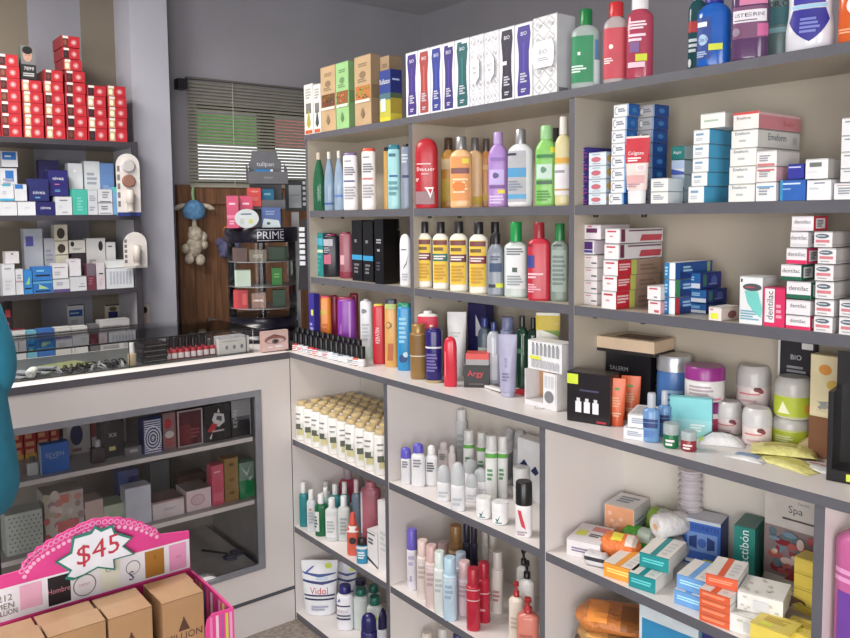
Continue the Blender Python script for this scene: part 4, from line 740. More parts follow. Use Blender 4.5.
# white display with bottles picture and carton above it
X_, Y_, W_, H_ = SF(530, 551, 380, 408, Z)
t = thing('display_carton', 'white display carton with an open tan window, on the worktop beside the post', 'box', (X_, Y_, Z+.0005), 0)
q = MB(); wm2 = mat((222, 220, 222), .45); W_ = .1; D_ = .05
q.box(-W_/2, W_/2, 0, D_, 0, .012, wm2); q.box(-W_/2, -W_/2+.002, 0, D_, .012, .085, wm2); q.box(W_/2-.002, W_/2, 0, D_, .012, .085, wm2); q.box(-W_/2, W_/2, D_-.002, D_, .012, .085, wm2, {'f': mat((196, 150, 110), .6)})
q.build('tray', t)
q = MB(); q.box(.01, W_/2-.003, -.001, .001, .012, .085, wm2); q.loft([(0, .014, .014, 2), (.001, .014, .014, 2)], mat((120, 120, 126), .4), 16)
for f in range(len(q.v)-32, len(q.v)): x, y, z = q.v[f]; q.v[f] = (x+.028, -.0012-z, .03+y)
for k in range(3): q.box(.014+.01*k, .021+.01*k, -.0018, -.0012, .05, .078, mat((196, 198, 204), .5))
q.build('front_flap', t)
for k in (0,):
    x_, y_ = X_+.008, Y_+.028
    carton('ampoule_box', 'white box printed with a row of ampoules, lying on the display carton', 'box', G, (x_, y_, Z+.087), .105, .045, .068, (226, 226, 228),
       tuple(('r', 'f', .12+.12*j, .2+.12*j, .5, .85, (150, 152, 160)) for j in range(7))+tuple(('r', 'f', .14+.12*j, .18+.12*j, .85, .93, (110, 110, 120)) for j in range(7))+tuple(('r', 'f', .12+.12*j, .2+.12*j, .08, .35, (176, 178, 184)) for j in range(7))+(('r', 'f', .08, .4, .36, .47, (220, 226, 60)),), side=(204, 204, 208))
# ================================================================ worktop, right section
def box3(lab, cx, vb, w, d, h, col, dc=(), rz=0, z=None, dz=0, nm='cosmetics_box', cat='box', g=None, dy=0, **k):
    z = ZC if z is None else z
    X, Y = ground(cx, vb, z); ex = (abs(w*math.sin(rz))+abs(d*math.cos(rz)))/2; Y = min(Y+dy, 1.521-ex); X = clampX(sX(cx, Y, z+.03), (abs(w*math.cos(rz))+abs(d*math.sin(rz)))/2+.001, z, Y); return carton(nm, lab, cat, g or G, (X, Y, z+dz+.0005), w, d, h, col, dc, rz=rz, **k)
box3('black box picturing three small white bottles, with a yellow green sticker', 593, 421, .098, .05, .108, (34, 32, 36),
    (('r', 'f', .0, .26, .76, .96, (206, 226, 50)), *[('r', 'f', .2+.2*j, .34+.2*j, .2, .42, (226, 226, 230)) for j in range(3)], *[('r', 'f', .23+.2*j, .31+.2*j, .42, .49, (210, 210, 214)) for j in range(3)], ('l', 'f', .3, .75, .62, .68, 1, (70, 70, 100)), ('r', 'f', .7, .92, .03, .07, (190, 40, 60))), rz=.28, side=(22, 22, 26), dy=.0, rough=.25)
x_ = sX(593, 1.46, Z)
carton('soap_box', 'small pale pink box with yellow print, behind the black bottle box', 'box', G, (x_, 1.46, Z+.0005), .05, .05, .15, (222, 196, 184), (('r', 'f', .1, .6, .6, .9, (214, 200, 100)), ('l', 'f', .1, .8, .3, .5, 3, (220, 150, 150))))
xb = sX(626, 1.44, Z)
carton('cosmetics_box', 'large black box with small white lettering under the cream box', 'box', G, (xb, 1.47, Z+.0005), .112, .06, .135, (30, 28, 32), (('t', 'f', 'SALERM', .3, .72, .07, (170, 170, 176)), ('t', 'r', 'MEN', .5, .4, .3, (150, 150, 156), PI/2)), side=(24, 22, 26), rz=.12, rough=.3)
carton('gift_box', 'flat cream gift box with brown picture lid lying on the large black box', 'box', G, (xb+.003, 1.462, Z+.137), .15, .09, .034, (224, 196, 164), (('r', 'f', 0, 1, .0, .22, (40, 34, 36)), ('r', 'r', 0, 1, .0, .22, (40, 34, 36)), ('r', 't', .3, .9, .2, .8, (110, 74, 60))), side=(206, 178, 146), top=(206, 184, 160), rz=.12)
for i, (u0, u1, vt, yb, lab) in enumerate(((621.5, 641, 376, 421, 'orange cream tube, the right one of two leaning against the black box'), (609.5, 626, 378.5, 427, 'orange cream tube, the left one of two in front of the black box'))):
    ct(u0, u1, vt, yb, (232, 104, 58), (226, 92, 46), lab, (('o', -.05, .78, .2, .03, (110, 150, 70)), ('l', -.4, .3, .4, .62, 4, (245, 170, 120)), ('l', -.4, .4, .2, .3, 2, (245, 190, 150))), fn=tube, a=.5, nm='cream_tube', cat='tube', cf=.22)
X, Y = ground(633, 438, Z)
carton('medicine_box', 'white flat box, lower of the pair before the orange tubes', 'box', G, (X, Y+.03, Z+.0005), .05, .085, .024, (226, 228, 232), (ln((160, 170, 190)),), rz=.35, side=(210, 212, 216))
carton('medicine_box', 'white flat box, upper of the pair before the orange tubes', 'box', G, (X+.004, Y+.034, Z+.0255), .05, .085, .026, (230, 232, 234), (ln((160, 170, 190)), ('l', 't', .1, .8, .1, .9, 6, (196, 200, 206))), rz=.42, side=(206, 208, 214))
X = sX(671.5, 1.47, Z)
jar('hair_cream_tub', 'blue tub with a silver lid, beside the large black box', 'jar', 'tubs and jars on the worktop', (X, 1.477, Z+.0004), .072, sZ(356, X, 1.45)-Z, (70, 118, 186), (190, 192, 196), (('l', -.4, .5, .25, .5, 3, (150, 190, 230)), ('r', -.6, .6, .12, .2, (40, 60, 130))), s=.76, metal=.5, rz=.6)
X = sX(702.5, 1.44, Z); hh = sZ(367, X, 1.41)-Z
j0 = jar('hair_cream_tub', 'white tub with maroon label and purple lid, under another alike', 'jar', 'tubs and jars on the worktop', (X, 1.445, Z+.0004), .076, hh*.46, (222, 216, 216), (140, 40, 120), (('r', -.7, .7, .1, .5, (170, 50, 90)), ('l', -.4, .4, .2, .4, 2, (235, 200, 210))), s=.66, rz=.5)
jar('hair_cream_tub', 'white tub with a purple lid, stacked on a second purple lidded tub', 'jar', 'tubs and jars on the worktop', (X, 1.445, Z+hh*.46+.0015), .078, hh*.54-.002, (224, 220, 218), (150, 44, 134), (('l', -.5, .4, .2, .5, 3, (180, 160, 170)), ('r', -.6, .6, .08, .14, (214, 120, 150))), s=.62, rz=.5)
for i, (u0, u1, vt, yb, lab) in enumerate(((643, 660, 393, 443, 'clear blue gel bottle with a clear cap, the nearer of two'), (658, 671, 391, 437, 'clear blue gel bottle with a clear cap, the farther of two'))):
    ct(u0, u1, vt, yb, (120, 170, 226), (206, 212, 222), lab, (('r', -.6, .5, .3, .4, (36, 60, 120)), ('r', -.6, .5, .42, .48, (36, 60, 120)), ('l', -.5, .4, .1, .25, 3, (80, 120, 190))), kind='bottle', s=.62, c=.7, nw=.36, cw=.5, a=.7, trans=.3, captrans=.3, rough=.1, nm='gel_bottle')
Y = 1.38; X = sX(691, Y, Z+.03)
carton('card_box', 'turquoise card box leaning behind the clear gel bottles', 'box', G, (X, Y+.0, Z+.0005), .08, .016, .08, (120, 206, 212), (('r', 'f', .0, 1, .0, .45, (150, 216, 220)), ('l', 'f', .5, .9, .15, .35, 3, (230, 245, 245))), rz=.45, side=(90, 170, 180))
for i, (u0, u1, vt, yb, c, cn) in enumerate(((663.5, 679, 423, 449, (30, 130, 80), 'green'), (681, 697, 431, 452, (170, 50, 60), 'red'))):
    UR(jar, 'small_jar', 'small %s glass jar with a clear lid at the worktop edge' % cn, 'jar', 'tubs and jars on the worktop', u0, u1, vt, yb, Z, 1, col=c, lid=(196, 206, 206), trans=.25, lidtrans=.4, s=.55, deco=(('l', -.4, .4, .1, .4, 2, (230, 220, 220)),))
jr = lambda w_: (('o', .2, .45, .16, .06, (110, 50, 56)), ('o', .32, .4, .1, .05, (150, 60, 66)), ('l', -.5, .6, .3, .36, 1, (214, 110, 110)), ('l', -.4, .4, .12, .2, 1, (200, 160, 165)))
def jj(u0, u1, vt, vb, lab, lime=False, z=None, dz=0):
    X, Y, w, h, rz = SR(u0, u1, vt, vb, ZC, UY, 1); 
    if dz: h = sZ(vt, X, Y)-ZC-dz
    return jar('cream_jar', lab, 'jar', 'tubs and jars on the worktop', (X, Y, ZC+dz+.0006), w, h, (222, 206, 204) if not lime else (206, 214, 120), (214, 212, 212), jr(0) if not lime else (('r', -.8, .8, .12, .5, (186, 200, 50)), ('o', .3, .3, .12, .06, (230, 160, 80)), ('l', -.5, .1, .2, .4, 3, (235, 240, 190))), s=.52, rz=rz, lidtrans=.15, domed=True)
jj(716, 742.5, 401, 436, 'frosted white cream jar, smallest and leftmost of the domed jars')
a_ = jj(742.5, 772.5, 407.5, 447, 'frosted white cream jar with a cherry, standing near the sachets')
X, Y, w, h, rz = SR(731, 765.5, 400, 416, ZC, UY, 1)
jar('cream_jar', 'frosted white cream jar with a cherry, highest and farthest back', 'jar', 'tubs and jars on the worktop', (X, Y+.02, ZC+.056), w*1.02, sZ(366, X, Y)-ZC-.056, (222, 206, 204), (206, 202, 202), jr(0), s=.5, rz=rz, domed=True, lidtrans=.15)
q = jar('cream_jar', 'frosted white jar almost hidden, carrying the highest cherry jar', 'jar', 'tubs and jars on the worktop', (X, Y+.02, ZC+.0004), w*.98, .055, (216, 206, 204), (206, 202, 202), (), s=.6, domed=True)
X, Y, w, h, rz = SR(772, 809.5, 415, 448, ZC, UY, 1)
hl = sZ(417, X, Y)-ZC
jar('cream_jar', 'lime labelled jar with clear lid, lower of the two lime ones', 'jar', 'tubs and jars on the worktop', (X, Y, ZC+.0004), w, hl, (206, 214, 130), (214, 214, 210), (('r', -.85, .85, .1, .58, (176, 192, 44)), ('l', -.5, .2, .2, .45, 3, (226, 232, 170))), s=.64, rz=rz, domed=True, lidtrans=.2)
jar('cream_jar', 'lime labelled jar with clear lid, stacked on the other lime jar', 'jar', 'tubs and jars on the worktop', (X+.003, Y+.003, ZC+hl+.001), w*1.02, sZ(376, X, Y)-ZC-hl-.001, (216, 216, 190), (206, 204, 200), (('r', -.85, .85, .08, .55, (184, 200, 48)), ('p', [(-.5, .15), (-.3, .45), (-.05, .15)], (235, 238, 200)), ('o', .55, .28, .12, .12, (224, 150, 60))), s=.58, rz=rz, domed=True, lidtrans=.15)
# wet wipes and sachets lying in front
def flat(name, lab, cx, vb, pts, th_, m, rz, bits=(), z=None, dz=0, cat='sachet', g='sachets on the worktop', lift=0):
    z = ZC if z is None else z
    X, Y = ground(cx, vb, z); n = 10; q = MB(); w0 = abs(pts[1][0]-pts[0][0]); d0 = abs(pts[1][1]-pts[0][1]); ex = (abs(w0*math.sin(rz))+abs(d0*math.cos(rz)))/2
    if Y+ex > 1.521: Y = 1.521-ex; X = sX(cx, Y, z+.03)
    if z > .3: X = clampX(X, (abs(w0*math.cos(rz))+abs(d0*math.sin(rz)))/2+.002, z, Y)
    xs = [p[0] for p in pts]; ys = [p[1] for p in pts]
    # pillow: a puffed bag with crimped ends
    w = max(xs)-min(xs); d = max(ys)-min(ys); vs_ = []; fs = []
    for s_ in (0, 1):
        for j in range(n+1):
            for i in range(n+1):
                a, b = i/n, j/n; x = (a-.5)*w; y = (b-.5)*d
                puff = th_*(max(0, math.sin(PI*min(1, max(0, (a-.08)/.84))))**.45)*(max(0, math.sin(PI*b))**.45)
                r2 = random.Random(i*31+j*7+int(w*1e4)); puff *= r2.uniform(.86, 1)
                vs_.append((x, y, (puff if s_ else 0)+lift*a+.0006*s_))
    N = (n+1)**2
    for j in range(n):
        for i in range(n):
            k = j*(n+1)+i
            fs.append((N+k, N+k+1, N+k+n+2, N+k+n+1)); fs.append((k, k+n+1, k+n+2, k+1))
    for i in range(n):
        fs += [(i, i+1, N+i+1, N+i), (n*(n+1)+i, N+n*(n+1)+i, N+n*(n+1)+i+1, n*(n+1)+i+1), (i*(n+1), N+i*(n+1), N+(i+1)*(n+1), (i+1)*(n+1)), (i*(n+1)+n, (i+1)*(n+1)+n, N+(i+1)*(n+1)+n, N+i*(n+1)+n)]
    q.add(vs_, fs, m, True)
    for (x0, x1, y0, y1, c) in bits:
        cells = [(i, j) for i in range(n) for j in range(n) if x0 <= (i+.5)/n <= x1 and y0 <= (j+.5)/n <= y1]
        for i, j in cells:
            k = N+j*(n+1)+i; q.add([(v[0], v[1], v[2]+.0006) for v in (vs_[k], vs_[k+1], vs_[k+n+2], vs_[k+n+1])], [(0, 1, 2, 3)], mat(c, .5), True)
    return tag(q.build(name, None, (X, Y, z+dz+.0006), rz), lab, cat, g)
P4 = lambda w, d: [(-w/2, -d/2), (w/2, d/2)]
ylw = mat((226, 218, 130), .35, kind='crinkle'); wht = mat((226, 226, 226), .35, kind='crinkle')
flat('wipes_packet', 'white packet with black marks lying before the smallest jar', 722, 443, P4(.085, .05), .022, wht, .5, ((.1, .8, .5, .7, (50, 50, 60)), (.0, .1, .2, .8, (200, 215, 60))))
flat('sachet', 'flat white and blue sachet lying at the worktop edge, left of the yellow ones', 748, 458, P4(.07, .045), .006, wht, .1, ((.2, .8, .3, .7, (130, 160, 200)),))
flat('sachet', 'yellow sachet, lower of two crossed yellow sachets', 787, 463, P4(.13, .06), .008, ylw, -.2, ((.2, .8, .3, .6, (206, 196, 100)),))
flat('sachet', 'yellow sachet lying on top of the other yellow one', 783, 456, P4(.11, .07), .012, ylw, .5, ((.2, .7, .4, .6, (190, 176, 90)),), dz=.0095)
flat('sachet', 'white sachet with a pink streak, right of the yellow sachets', 818, 468, P4(.085, .055), .006, wht, .1, ((.3, .7, .5, .6, (214, 110, 120)), (.0, .2, .0, .3, (216, 222, 70))))
# back right: black BIO box hanging card, cream leaflet, brown packs
Y_ = 1.515
xa, xc = sX(781.5, Y_, 1.1), sX(818, Y_, 1.1); z0_, z1_ = sZ(378, (xa+xc)/2, Y_), sZ(341, (xa+xc)/2, Y_)
carton('cosmetics_pouch', 'black pouch lettered BIO standing against the back behind the lime jars', 'pouch', None, ((xa+xc)/2, Y_-.005, ZC+.0005), xc-xa, .014, z1_-ZC, (44, 42, 48), (('t', 'f', 'BIO', .5, .84, .05, (200, 200, 206)), ('r', 'f', .65, .95, .93, .99, (226, 226, 228)), ('l', 'f', .25, .8, .68, .76, 2, (150, 150, 156)), ('r', 'f', .0, .06, .6, 1, (214, 214, 214)), ('r', 'f', .0, 1, .0, .62, (206, 200, 196))))
Y_ = 1.45
xa, xc = sX(815, Y_, 1.1), sX(848, Y_, 1.1)
carton('leaflet_box', 'cream box picturing orange fruit, standing beside the black display at the right', 'box', None, ((xa+xc)/2, Y_, ZC+.0005), xc-xa, .03, sZ(356, (xa+xc)/2, Y_-.015)-ZC, (226, 212, 170), (('o', 'f', .45, .86, .2, .05, (226, 150, 60)), ('o', 'f', .7, .72, .2, .05, (214, 180, 80)), *[('p', 'f', [(.2+.6*R3.random(), .45+.12*R3.random()) for _ in range(3)], (150, 150, 150)) for _ in range(14)], ('r', 'f', 0, 1, 0, .4, (130, 84, 54)), ('o', 'f', .8, .33, .12, .05, (206, 190, 180))), side=(190, 170, 130))
flat('paper_bag', 'creased tan paper packet between the lime jars and the black display', 822, 445, P4(.1, .06), .03, mat((196, 172, 130), .6, kind='crinkle'), .2, cat='packet', g=None)
t = thing('black_display', 'black and clear display box at the right edge of the worktop', 'display', (*ground(846, 484, ZC), ZC+.0005), .2)
q = MB(); bm_ = mat((26, 24, 28), .3)
q.box(-.03, .06, 0, .06, 0, .02, bm_); q.box(-.03, -.022, 0, .06, .02, .15, bm_); q.box(-.03, .06, .055, .06, .02, .21, bm_); q.box(.0, .03, -.001, .0, .004, .016, mat((216, 226, 60), .5)); q.build('frame', t)
q = MB(); q.box(-.022, .06, .002, .004, .02, .13, GL); q.build('clear_front', t)
# ================================================================ base unit: white bottles with gold caps
G = 'white bottles with gold caps'
Y0_ = LY+.028; xl = max(sX(299.5, Y0_, Z1+.05), -2.284); xr = sX(381, Y0_, Z1+.05); hb = sZ(401, xl, Y0_)-Z1
prot = None; st = (xr-xl)/9; rows = ['front row', 'second row', 'third row', 'fourth row', 'back row']
for r_ in range(5):
    for i in range(10):
        x = xl+i*st+(.004 if r_ % 2 else 0); yy = Y0_+r_*.048
        lab = 'white bottle with gold cap, %s in the %s' % ((LR[i] if i < 9 else 'rightmost'), rows[r_])
        if prot is None:
            prot = bottle('talc_bottle', lab, 'bottle', G, (0, 0, 0), .042, .042, hb, kind='bottle', col=(232, 230, 226), cap=(206, 180, 128), s=.84, c=.9, nw=.7, cw=.8, rough=.25, seg=16,
                          deco=(('l', -.4, .3, .66, .72, 1, (130, 130, 130)), ('l', -.4, .2, .54, .6, 1, (150, 150, 150)), ('r', -.35, .25, .3, .44, (90, 96, 80)), ('r', -.2, .35, .16, .3, (204, 198, 140)), ('r', .1, .3, .34, .46, (220, 220, 215)))); o = prot
        else: o = copy_tree(prot); o['label'] = lab
        o.location = (x, yy, Z1+.0004); o.rotation_euler = (0, 0, .85+R3.uniform(-.5, .4))
# ================================================================ base unit: deodorants, upper middle shelf
G = 'deodorants on the base unit shelf'
def lo(u0, u1, vt, vb, z, col, capc, lab, deco=(), a=.7, g=None, nm='deodorant', cat='deodorant', fn=bottle, **k):
    return UR(fn, nm, lab, cat, g or G, u0, u1, vt, vb, z, a, F=LY, col=col, cap=capc, deco=deco, **k)
vio = (92, 84, 196)
d_ = (('l', -.4, .3, .45, .65, 3, (140, 140, 150)),)
lo(401, 411, 447, 485, Z1, (226, 226, 230), vio, 'slim white deodorant with a violet cap, leftmost on its shelf', d_, kind='slab', c=.7, cw=1.05, capkind='dome', a=.8)
lo(411.5, 425.5, 443, 488, Z1, (228, 228, 232), vio, 'wider white deodorant with violet cap, second on its shelf', d_, kind='bottle', s=.68, c=.78, nw=.7, cw=.8, a=.6, capkind='dome')
lo(425.5, 438, 445, 487, Z1, (230, 230, 232), (228, 228, 230), 'white roll on deodorant with white cap and black print', (('l', -.4, .3, .35, .6, 4, (80, 80, 90)),), kind='bottle', s=.68, c=.78, nw=.55, cw=.65, a=.6, capkind='dome')
lo(438, 449.5, 441.5, 475, Z1, (224, 212, 212), (228, 218, 216), 'pinkish white deodorant with print, right of the white roll on', d_, kind='bottle', s=.7, c=.78, nw=.6, cw=.72, a=.7, capkind='dome')
lo(448.5, 456, 445, 478, Z1, (226, 216, 214), (230, 222, 220), 'narrow pinkish deodorant, left of the tall slender one', (), kind='bottle', s=.7, c=.78, nw=.6, cw=.72, a=.8, capkind='dome')
lo(455, 466, 409, 463, Z1, (214, 216, 220), (222, 222, 224), 'tall slender grey white spray standing highest on the deodorant shelf', (('l', -.4, .3, .3, .6, 3, (180, 190, 196)),), kind='can', s=.76, c=.8, cw=.8, a=1, nm='spray_can', cat='spray can')
cl = [(437, 451, 465, 502, 'leftmost'), (451, 465.5, 462, 512, 'tallest, nearest the shelf edge'), (464.5, 478, 459, 490, 'behind the tallest one'), (474, 488.5, 468, 497, 'third from the right'), (487, 500, 465, 486, 'beside the grey diagonal label'), (466, 478, 474, 503, 'low, behind the jars')]
for i, (a, b, t_, vb, w_) in enumerate(cl):
    lo(a, b, t_, vb, Z1, (228, 228, 232), (214, 218, 222), 'white deodorant with frosted clear cap, '+w_, (('l', -.4, .4, .1, .3, 2, (190, 194, 200)),), kind='can', s=.5, c=.54, cw=.98, a=.9, capkind='dome', captrans=.35)
for i, (a, b, t_, vb) in enumerate(((463.5, 474.5, 430, .17), (477, 487.5, 432, .17), (485.5, 497.5, 435, .12), (497.5, 508, 436, .15))):
    lo(a, b, t_, vb, Z1, (224, 226, 224), (214, 214, 212), 'white spray with a green band, %s of four at the back' % (LR[i] if i < 3 else 'rightmost'), (('r', -.8, .8, .66, .73, (96, 176, 70)), ('l', -.3, .2, .3, .5, 3, (90, 150, 100))), kind='can', s=.75, c=.78, cw=.9, a=1, nm='spray_can', cat='spray can')
lo(501, 515, 428, 483, Z1, (214, 212, 216), (206, 204, 208), 'grey white spray with a dark diagonal label', (('p', [(-.6, .1), (.6, .1), (.6, .62), (-.6, .48)], (130, 132, 136)),), kind='can', s=.78, c=.8, cw=.9, a=1, nm='spray_can', cat='spray can', capkind='dome')
lo(513, 527, 430, 484, Z1, (206, 206, 210), (196, 196, 202), 'silver grey spray with a pale shiny cap beside the white carton', (('l', -.3, .3, .3, .36, 1, (150, 150, 156)),), kind='can', s=.68, c=.7, cw=.9, a=1, nm='spray_can', cat='spray can', capkind='dome', metalcap=.2)
X = sX(534, 1.47, Z1)
carton('cosmetics_box', 'white carton with two dark blue leaves behind the black capped spray', 'box', G, (X, 1.47, Z1+.0005), .08, .04, .16, (228, 228, 230), (('p', 'f', [(.1, .55), (.3, .66), (.5, .56), (.3, .5)], (30, 40, 90)), ('p', 'f', [(.6, .5), (.8, .6), (.95, .5), (.8, .44)], (30, 40, 90))))
lo(530.5, 541.5, 472, 500, Z1, (30, 30, 34), (24, 24, 28), 'black bottle pressed against the post behind the white jars', (), kind='bottle', a=.8)
vj = (('p', [(-.3, .3), (-.15, .12), (.1, .5), (-.1, .2)], (30, 100, 96)), ('l', -.3, .4, .08, .16, 1, (60, 130, 130)))
for i, (a, b, t_, vb, lab, dz) in enumerate(((476, 491.5, 497, 520, 'white cream jar with green script, leftmost of the jars at the shelf edge', 0), (492, 508.5, 501.5, 526, 'white cream jar with green script, nearest the black capped spray', 0))):
    UR(jar, 'cream_jar', lab, 'jar', 'white jars on the deodorant shelf', a, b, t_, vb, Z1, 1, F=LY, col=(230, 230, 230), lid=(232, 232, 232), deco=vj, s=.68)
X, Y, w, h, rz = SR(498, 514, 500, 507, Z1, LY, 1); 
jar('cream_jar', 'white cream jar hidden below the upper jar, at the back of the jars', 'jar', 'white jars on the deodorant shelf', (X+.01, Y+.045, Z1+.0005), w, .04, (226, 226, 226), (230, 230, 230), (), s=.68)
jar('cream_jar', 'white cream jar with green script, on top of another jar', 'jar', 'white jars on the deodorant shelf', (X+.01, Y+.045, Z1+.0415), w, .05, (230, 230, 230), (232, 232, 232), vj, s=.68, rz=rz)
lo(515.5, 532.5, 481, 538, Z1, (228, 226, 228), (22, 22, 24), 'white spray with black cap and a red ribbon, at the shelf edge', (('p', [(-.35, .5), (-.1, .5), (.15, .15), (-.05, .2)], (214, 50, 70)), ('l', -.4, .3, .03, .12, 2, (170, 150, 160))), kind='can', s=.56, c=.58, cw=1.0, a=1, nm='spray_can', cat='spray can')
# ================================================================ base unit: shelf of clear bottles (left, second)
G = 'bottles on the second base shelf'
B2 = lambda u0, u1, vt, vb, col, capc, lab, deco=(), **k: lo(u0, u1, vt, vb, ZB, col, capc, lab, deco, g=G, nm='toiletry_bottle', cat='bottle', **{**dict(a=.7, s=.7, c=.78, nw=.38, cw=.5), **k})
wc = (228, 230, 230)
B2(299.5, 308.5, 483, 528, (30, 130, 136), wc, 'slim teal bottle with white cap, leftmost on its shelf', cw=.6, nw=.5)
B2(307, 316.5, 490, 533, (214, 218, 224), wc, 'clear white bottle between the teal and the dark green bottle', (('o', -.1, .55, .15, .03, (220, 130, 120)), ('l', -.3, .3, .2, .5, 4, (170, 176, 190))), trans=.1, cw=.6)
B2(315, 328, 494, 538, (16, 100, 60), wc, 'dark green bottle with white cap and narrow white label', (('r', -.9, -.1, .12, .6, (210, 218, 212)), ('l', -.8, -.2, .2, .5, 4, (60, 90, 70))), rough=.12)
B2(325.5, 339, 498, 543, (214, 220, 220), wc, 'clear bottle with white cap, left of a pair beside the green one', (('r', -.6, .4, .1, .6, (224, 226, 228)), ('l', -.4, .3, .2, .5, 4, (176, 186, 186))), trans=.12)
B2(338, 350.5, 496, 543, (206, 212, 210), wc, 'clear bottle with white cap, right of a pair beside the green one', (('l', -.3, .3, .15, .55, 5, (150, 160, 160)),), trans=.12)
B2(350, 362, 493, 534, (206, 204, 200), (214, 214, 214), 'cloudy bottle with a grey white cap behind the orange one', (), trans=.12)
B2(317, 328, 480, .1, (206, 208, 212), wc, 'white capped bottle in the back, behind the dark green one', (), trans=.1)
B2(321, 331, 487.5, .055, (150, 190, 190), wc, 'pale bottle with white cap just behind the dark green bottle', (), trans=.1)
B2(330, 341, 484, .08, (60, 140, 146), wc, 'teal bottle with white cap in the second row of clear bottles', (), trans=.1)
B2(340, 350, 482, .085, (70, 146, 150), wc, 'teal bottle with white cap, in front of the pink round bottle', (), trans=.1)
B2(352, 361.5, 479.5, .1, (110, 130, 150), (226, 200, 206), 'grey blue bottle with pale pink cap beside the large rose bottle', (), trans=.1)
B2(335, 352.5, 466, .17, (196, 70, 100), (170, 150, 160), 'pink round bottle with a grey cap, highest in the back', (), a=.8, rough=.15)
B2(361.5, 381.5, 481, .075, (176, 96, 112), (190, 110, 124), 'large rose coloured bottle with a long pale label', (('r', -.9, -.5, .25, .85, (206, 200, 206)),), a=.6, s=.86, c=.93, nw=.5, kind='bottle')
B2(347, 359.5, 512.5, 557, (222, 92, 72), (228, 84, 70), 'orange bottle with orange cone cap near the shelf edge', (('o', 0, .36, .3, .08, (50, 44, 50)), ('r', -.8, .8, .56, .7, (232, 226, 222))), s=.6, c=.72, capkind='cone', nw=.45, cw=.6)
B2(356.5, 367.5, 538, 565, (40, 140, 180), (26, 26, 28), 'small bright blue bottle with black cap at the shelf edge', (('l', -.4, .4, .2, .5, 3, (220, 235, 240)), ('r', -.8, .8, .6, .7, (226, 230, 232))), s=.7, c=.74, nw=.7, cw=.85)
for i, (u0, u1, vt, vb, h_) in enumerate(((366, 377, 532, 567, 0), (377.5, 388, 503, 575, 0))):
    X, Y, w, h = SF(u0, u1, vt, vb, ZB)
    carton('medicine_box', ('white box with a dark diagonal band, left of two at the post', 'tall white box with pink side touching the post, right of two')[i], 'box', G, (X-.003*i, Y+.03, ZB+.0005), w-.004, .05, h, (226, 224, 226), ((('p', 'f', [(0, .12), (1, .0), (1, .06), (0, .22)], (60, 56, 66)), ('l', 'f', .1, .8, .6, .8, 2, (90, 90, 100)), ('l', 'f', .0, 1, .88, .94, 1, (60, 56, 66))), (('l', 'f', .2, .8, .3, .6, 4, (200, 206, 206)),))[i], side=(206, 190, 194))
# ================================================================ base unit: aerosols, second middle shelf
G = 'spray cans on the second base shelf'
def A2(u0, u1, vt, vb, col, capc, lab, deco=None, **k):
    dc = deco if deco is not None else (('l', -.4, .3, .35, .6, 3, tuple(max(0, x-40) for x in col)), ('r', -.8, .8, .66, .672, (236, 236, 238)))
    return lo(u0, u1, vt, vb, ZB, col, capc, lab, dc, g=G, nm='spray_can', cat='spray can', **{**dict(a=1, kind='can', s=.7, c=.73, cw=.86), **k})
A2(407, 417.5, 529, 591, (226, 222, 232), (104, 92, 196), 'white spray can with a violet cap, leftmost on its shelf', (('t', 'dove', -.1, .2, .4, (110, 90, 160), PI/2), ('l', -.3, .3, .4, .6, 2, (180, 170, 200))), c=.67, s=.65, cw=1)
A2(417, 429.5, 540, 600, (226, 212, 206), (228, 204, 196), 'beige pink spray can, second from left on its shelf')
A2(425.5, 438.5, 545, 609, (220, 196, 196), (216, 176, 172), 'rosy spray can with a dusty pink cap')
A2(434, 446, 551, 615, (222, 224, 222), (216, 228, 222), 'white spray can with a minty cap, left of the light blue one')
A2(443.5, 457.5, 557, 622, (186, 214, 232), (176, 210, 230), 'light blue spray can near the shelf edge')
A2(455, 467, 552, 606, (196, 204, 220), (190, 206, 226), 'grey blue spray can, right behind the light blue one')
A2(458, 471.5, 561, 617, (214, 192, 200), (220, 184, 186), 'pale pink spray can, left of the two red cans')
A2(437, 450, 542, .11, (216, 190, 190), (206, 176, 176), 'dusty pink spray can in the second row', ())
A2(449, 463, 525, .11, (150, 110, 66), (150, 108, 60), 'bronze spray can, tallest in the second row', (('r', -.8, .8, .6, .64, (210, 180, 130)),))
A2(463, 471, 524, .13, (36, 36, 60), (30, 30, 50), 'dark navy spray can behind the grey blue ones, left of two', ())
A2(470.5, 478, 523, .13, (30, 30, 54), (26, 26, 46), 'dark navy spray can behind the red ones, right of two', ())
A2(466.5, 480.5, 568, 632, (190, 30, 54), (176, 30, 50), 'red spray can with a silver ring, the nearer of two', (('r', -.8, .8, .5, .515, (226, 190, 196)), ('r', -.8, .8, .67, .685, (226, 190, 196))), rough=.18)
A2(477.5, 490.5, 562, 624, (186, 28, 52), (168, 26, 46), 'red spray can with a silver ring, the farther of two', (('r', -.8, .8, .5, .515, (226, 190, 196)), ('l', -.3, .3, .2, .26, 1, (226, 150, 160))), rough=.18)
A2(481, 489, 529, .2, (214, 210, 204), (206, 202, 196), 'ivory spray can at the very back, left of two', ())
A2(489, 497, 534, .19, (214, 208, 200), (206, 200, 190), 'ivory spray can at the very back, right of two', ())
A2(491.5, 503.5, 551, .12, (206, 196, 190), (200, 190, 184), 'greyish beige spray can standing alone behind the red cans', (('l', -.4, .3, .2, .4, 3, (170, 110, 110)),))
PB_ = lambda u0, u1, vt, vb, col, capc, lab, **k: lo(u0, u1, vt, vb, ZB, col, capc, lab, (('l', -.4, .4, .3, .5, 3, tuple(max(0, x-30) for x in col)),), g=G, nm='pump_bottle', cat='bottle', **{**dict(a=.7, kind='bottle', s=.72, c=.78, nw=.3, cw=.4, capkind='pump'), **k})
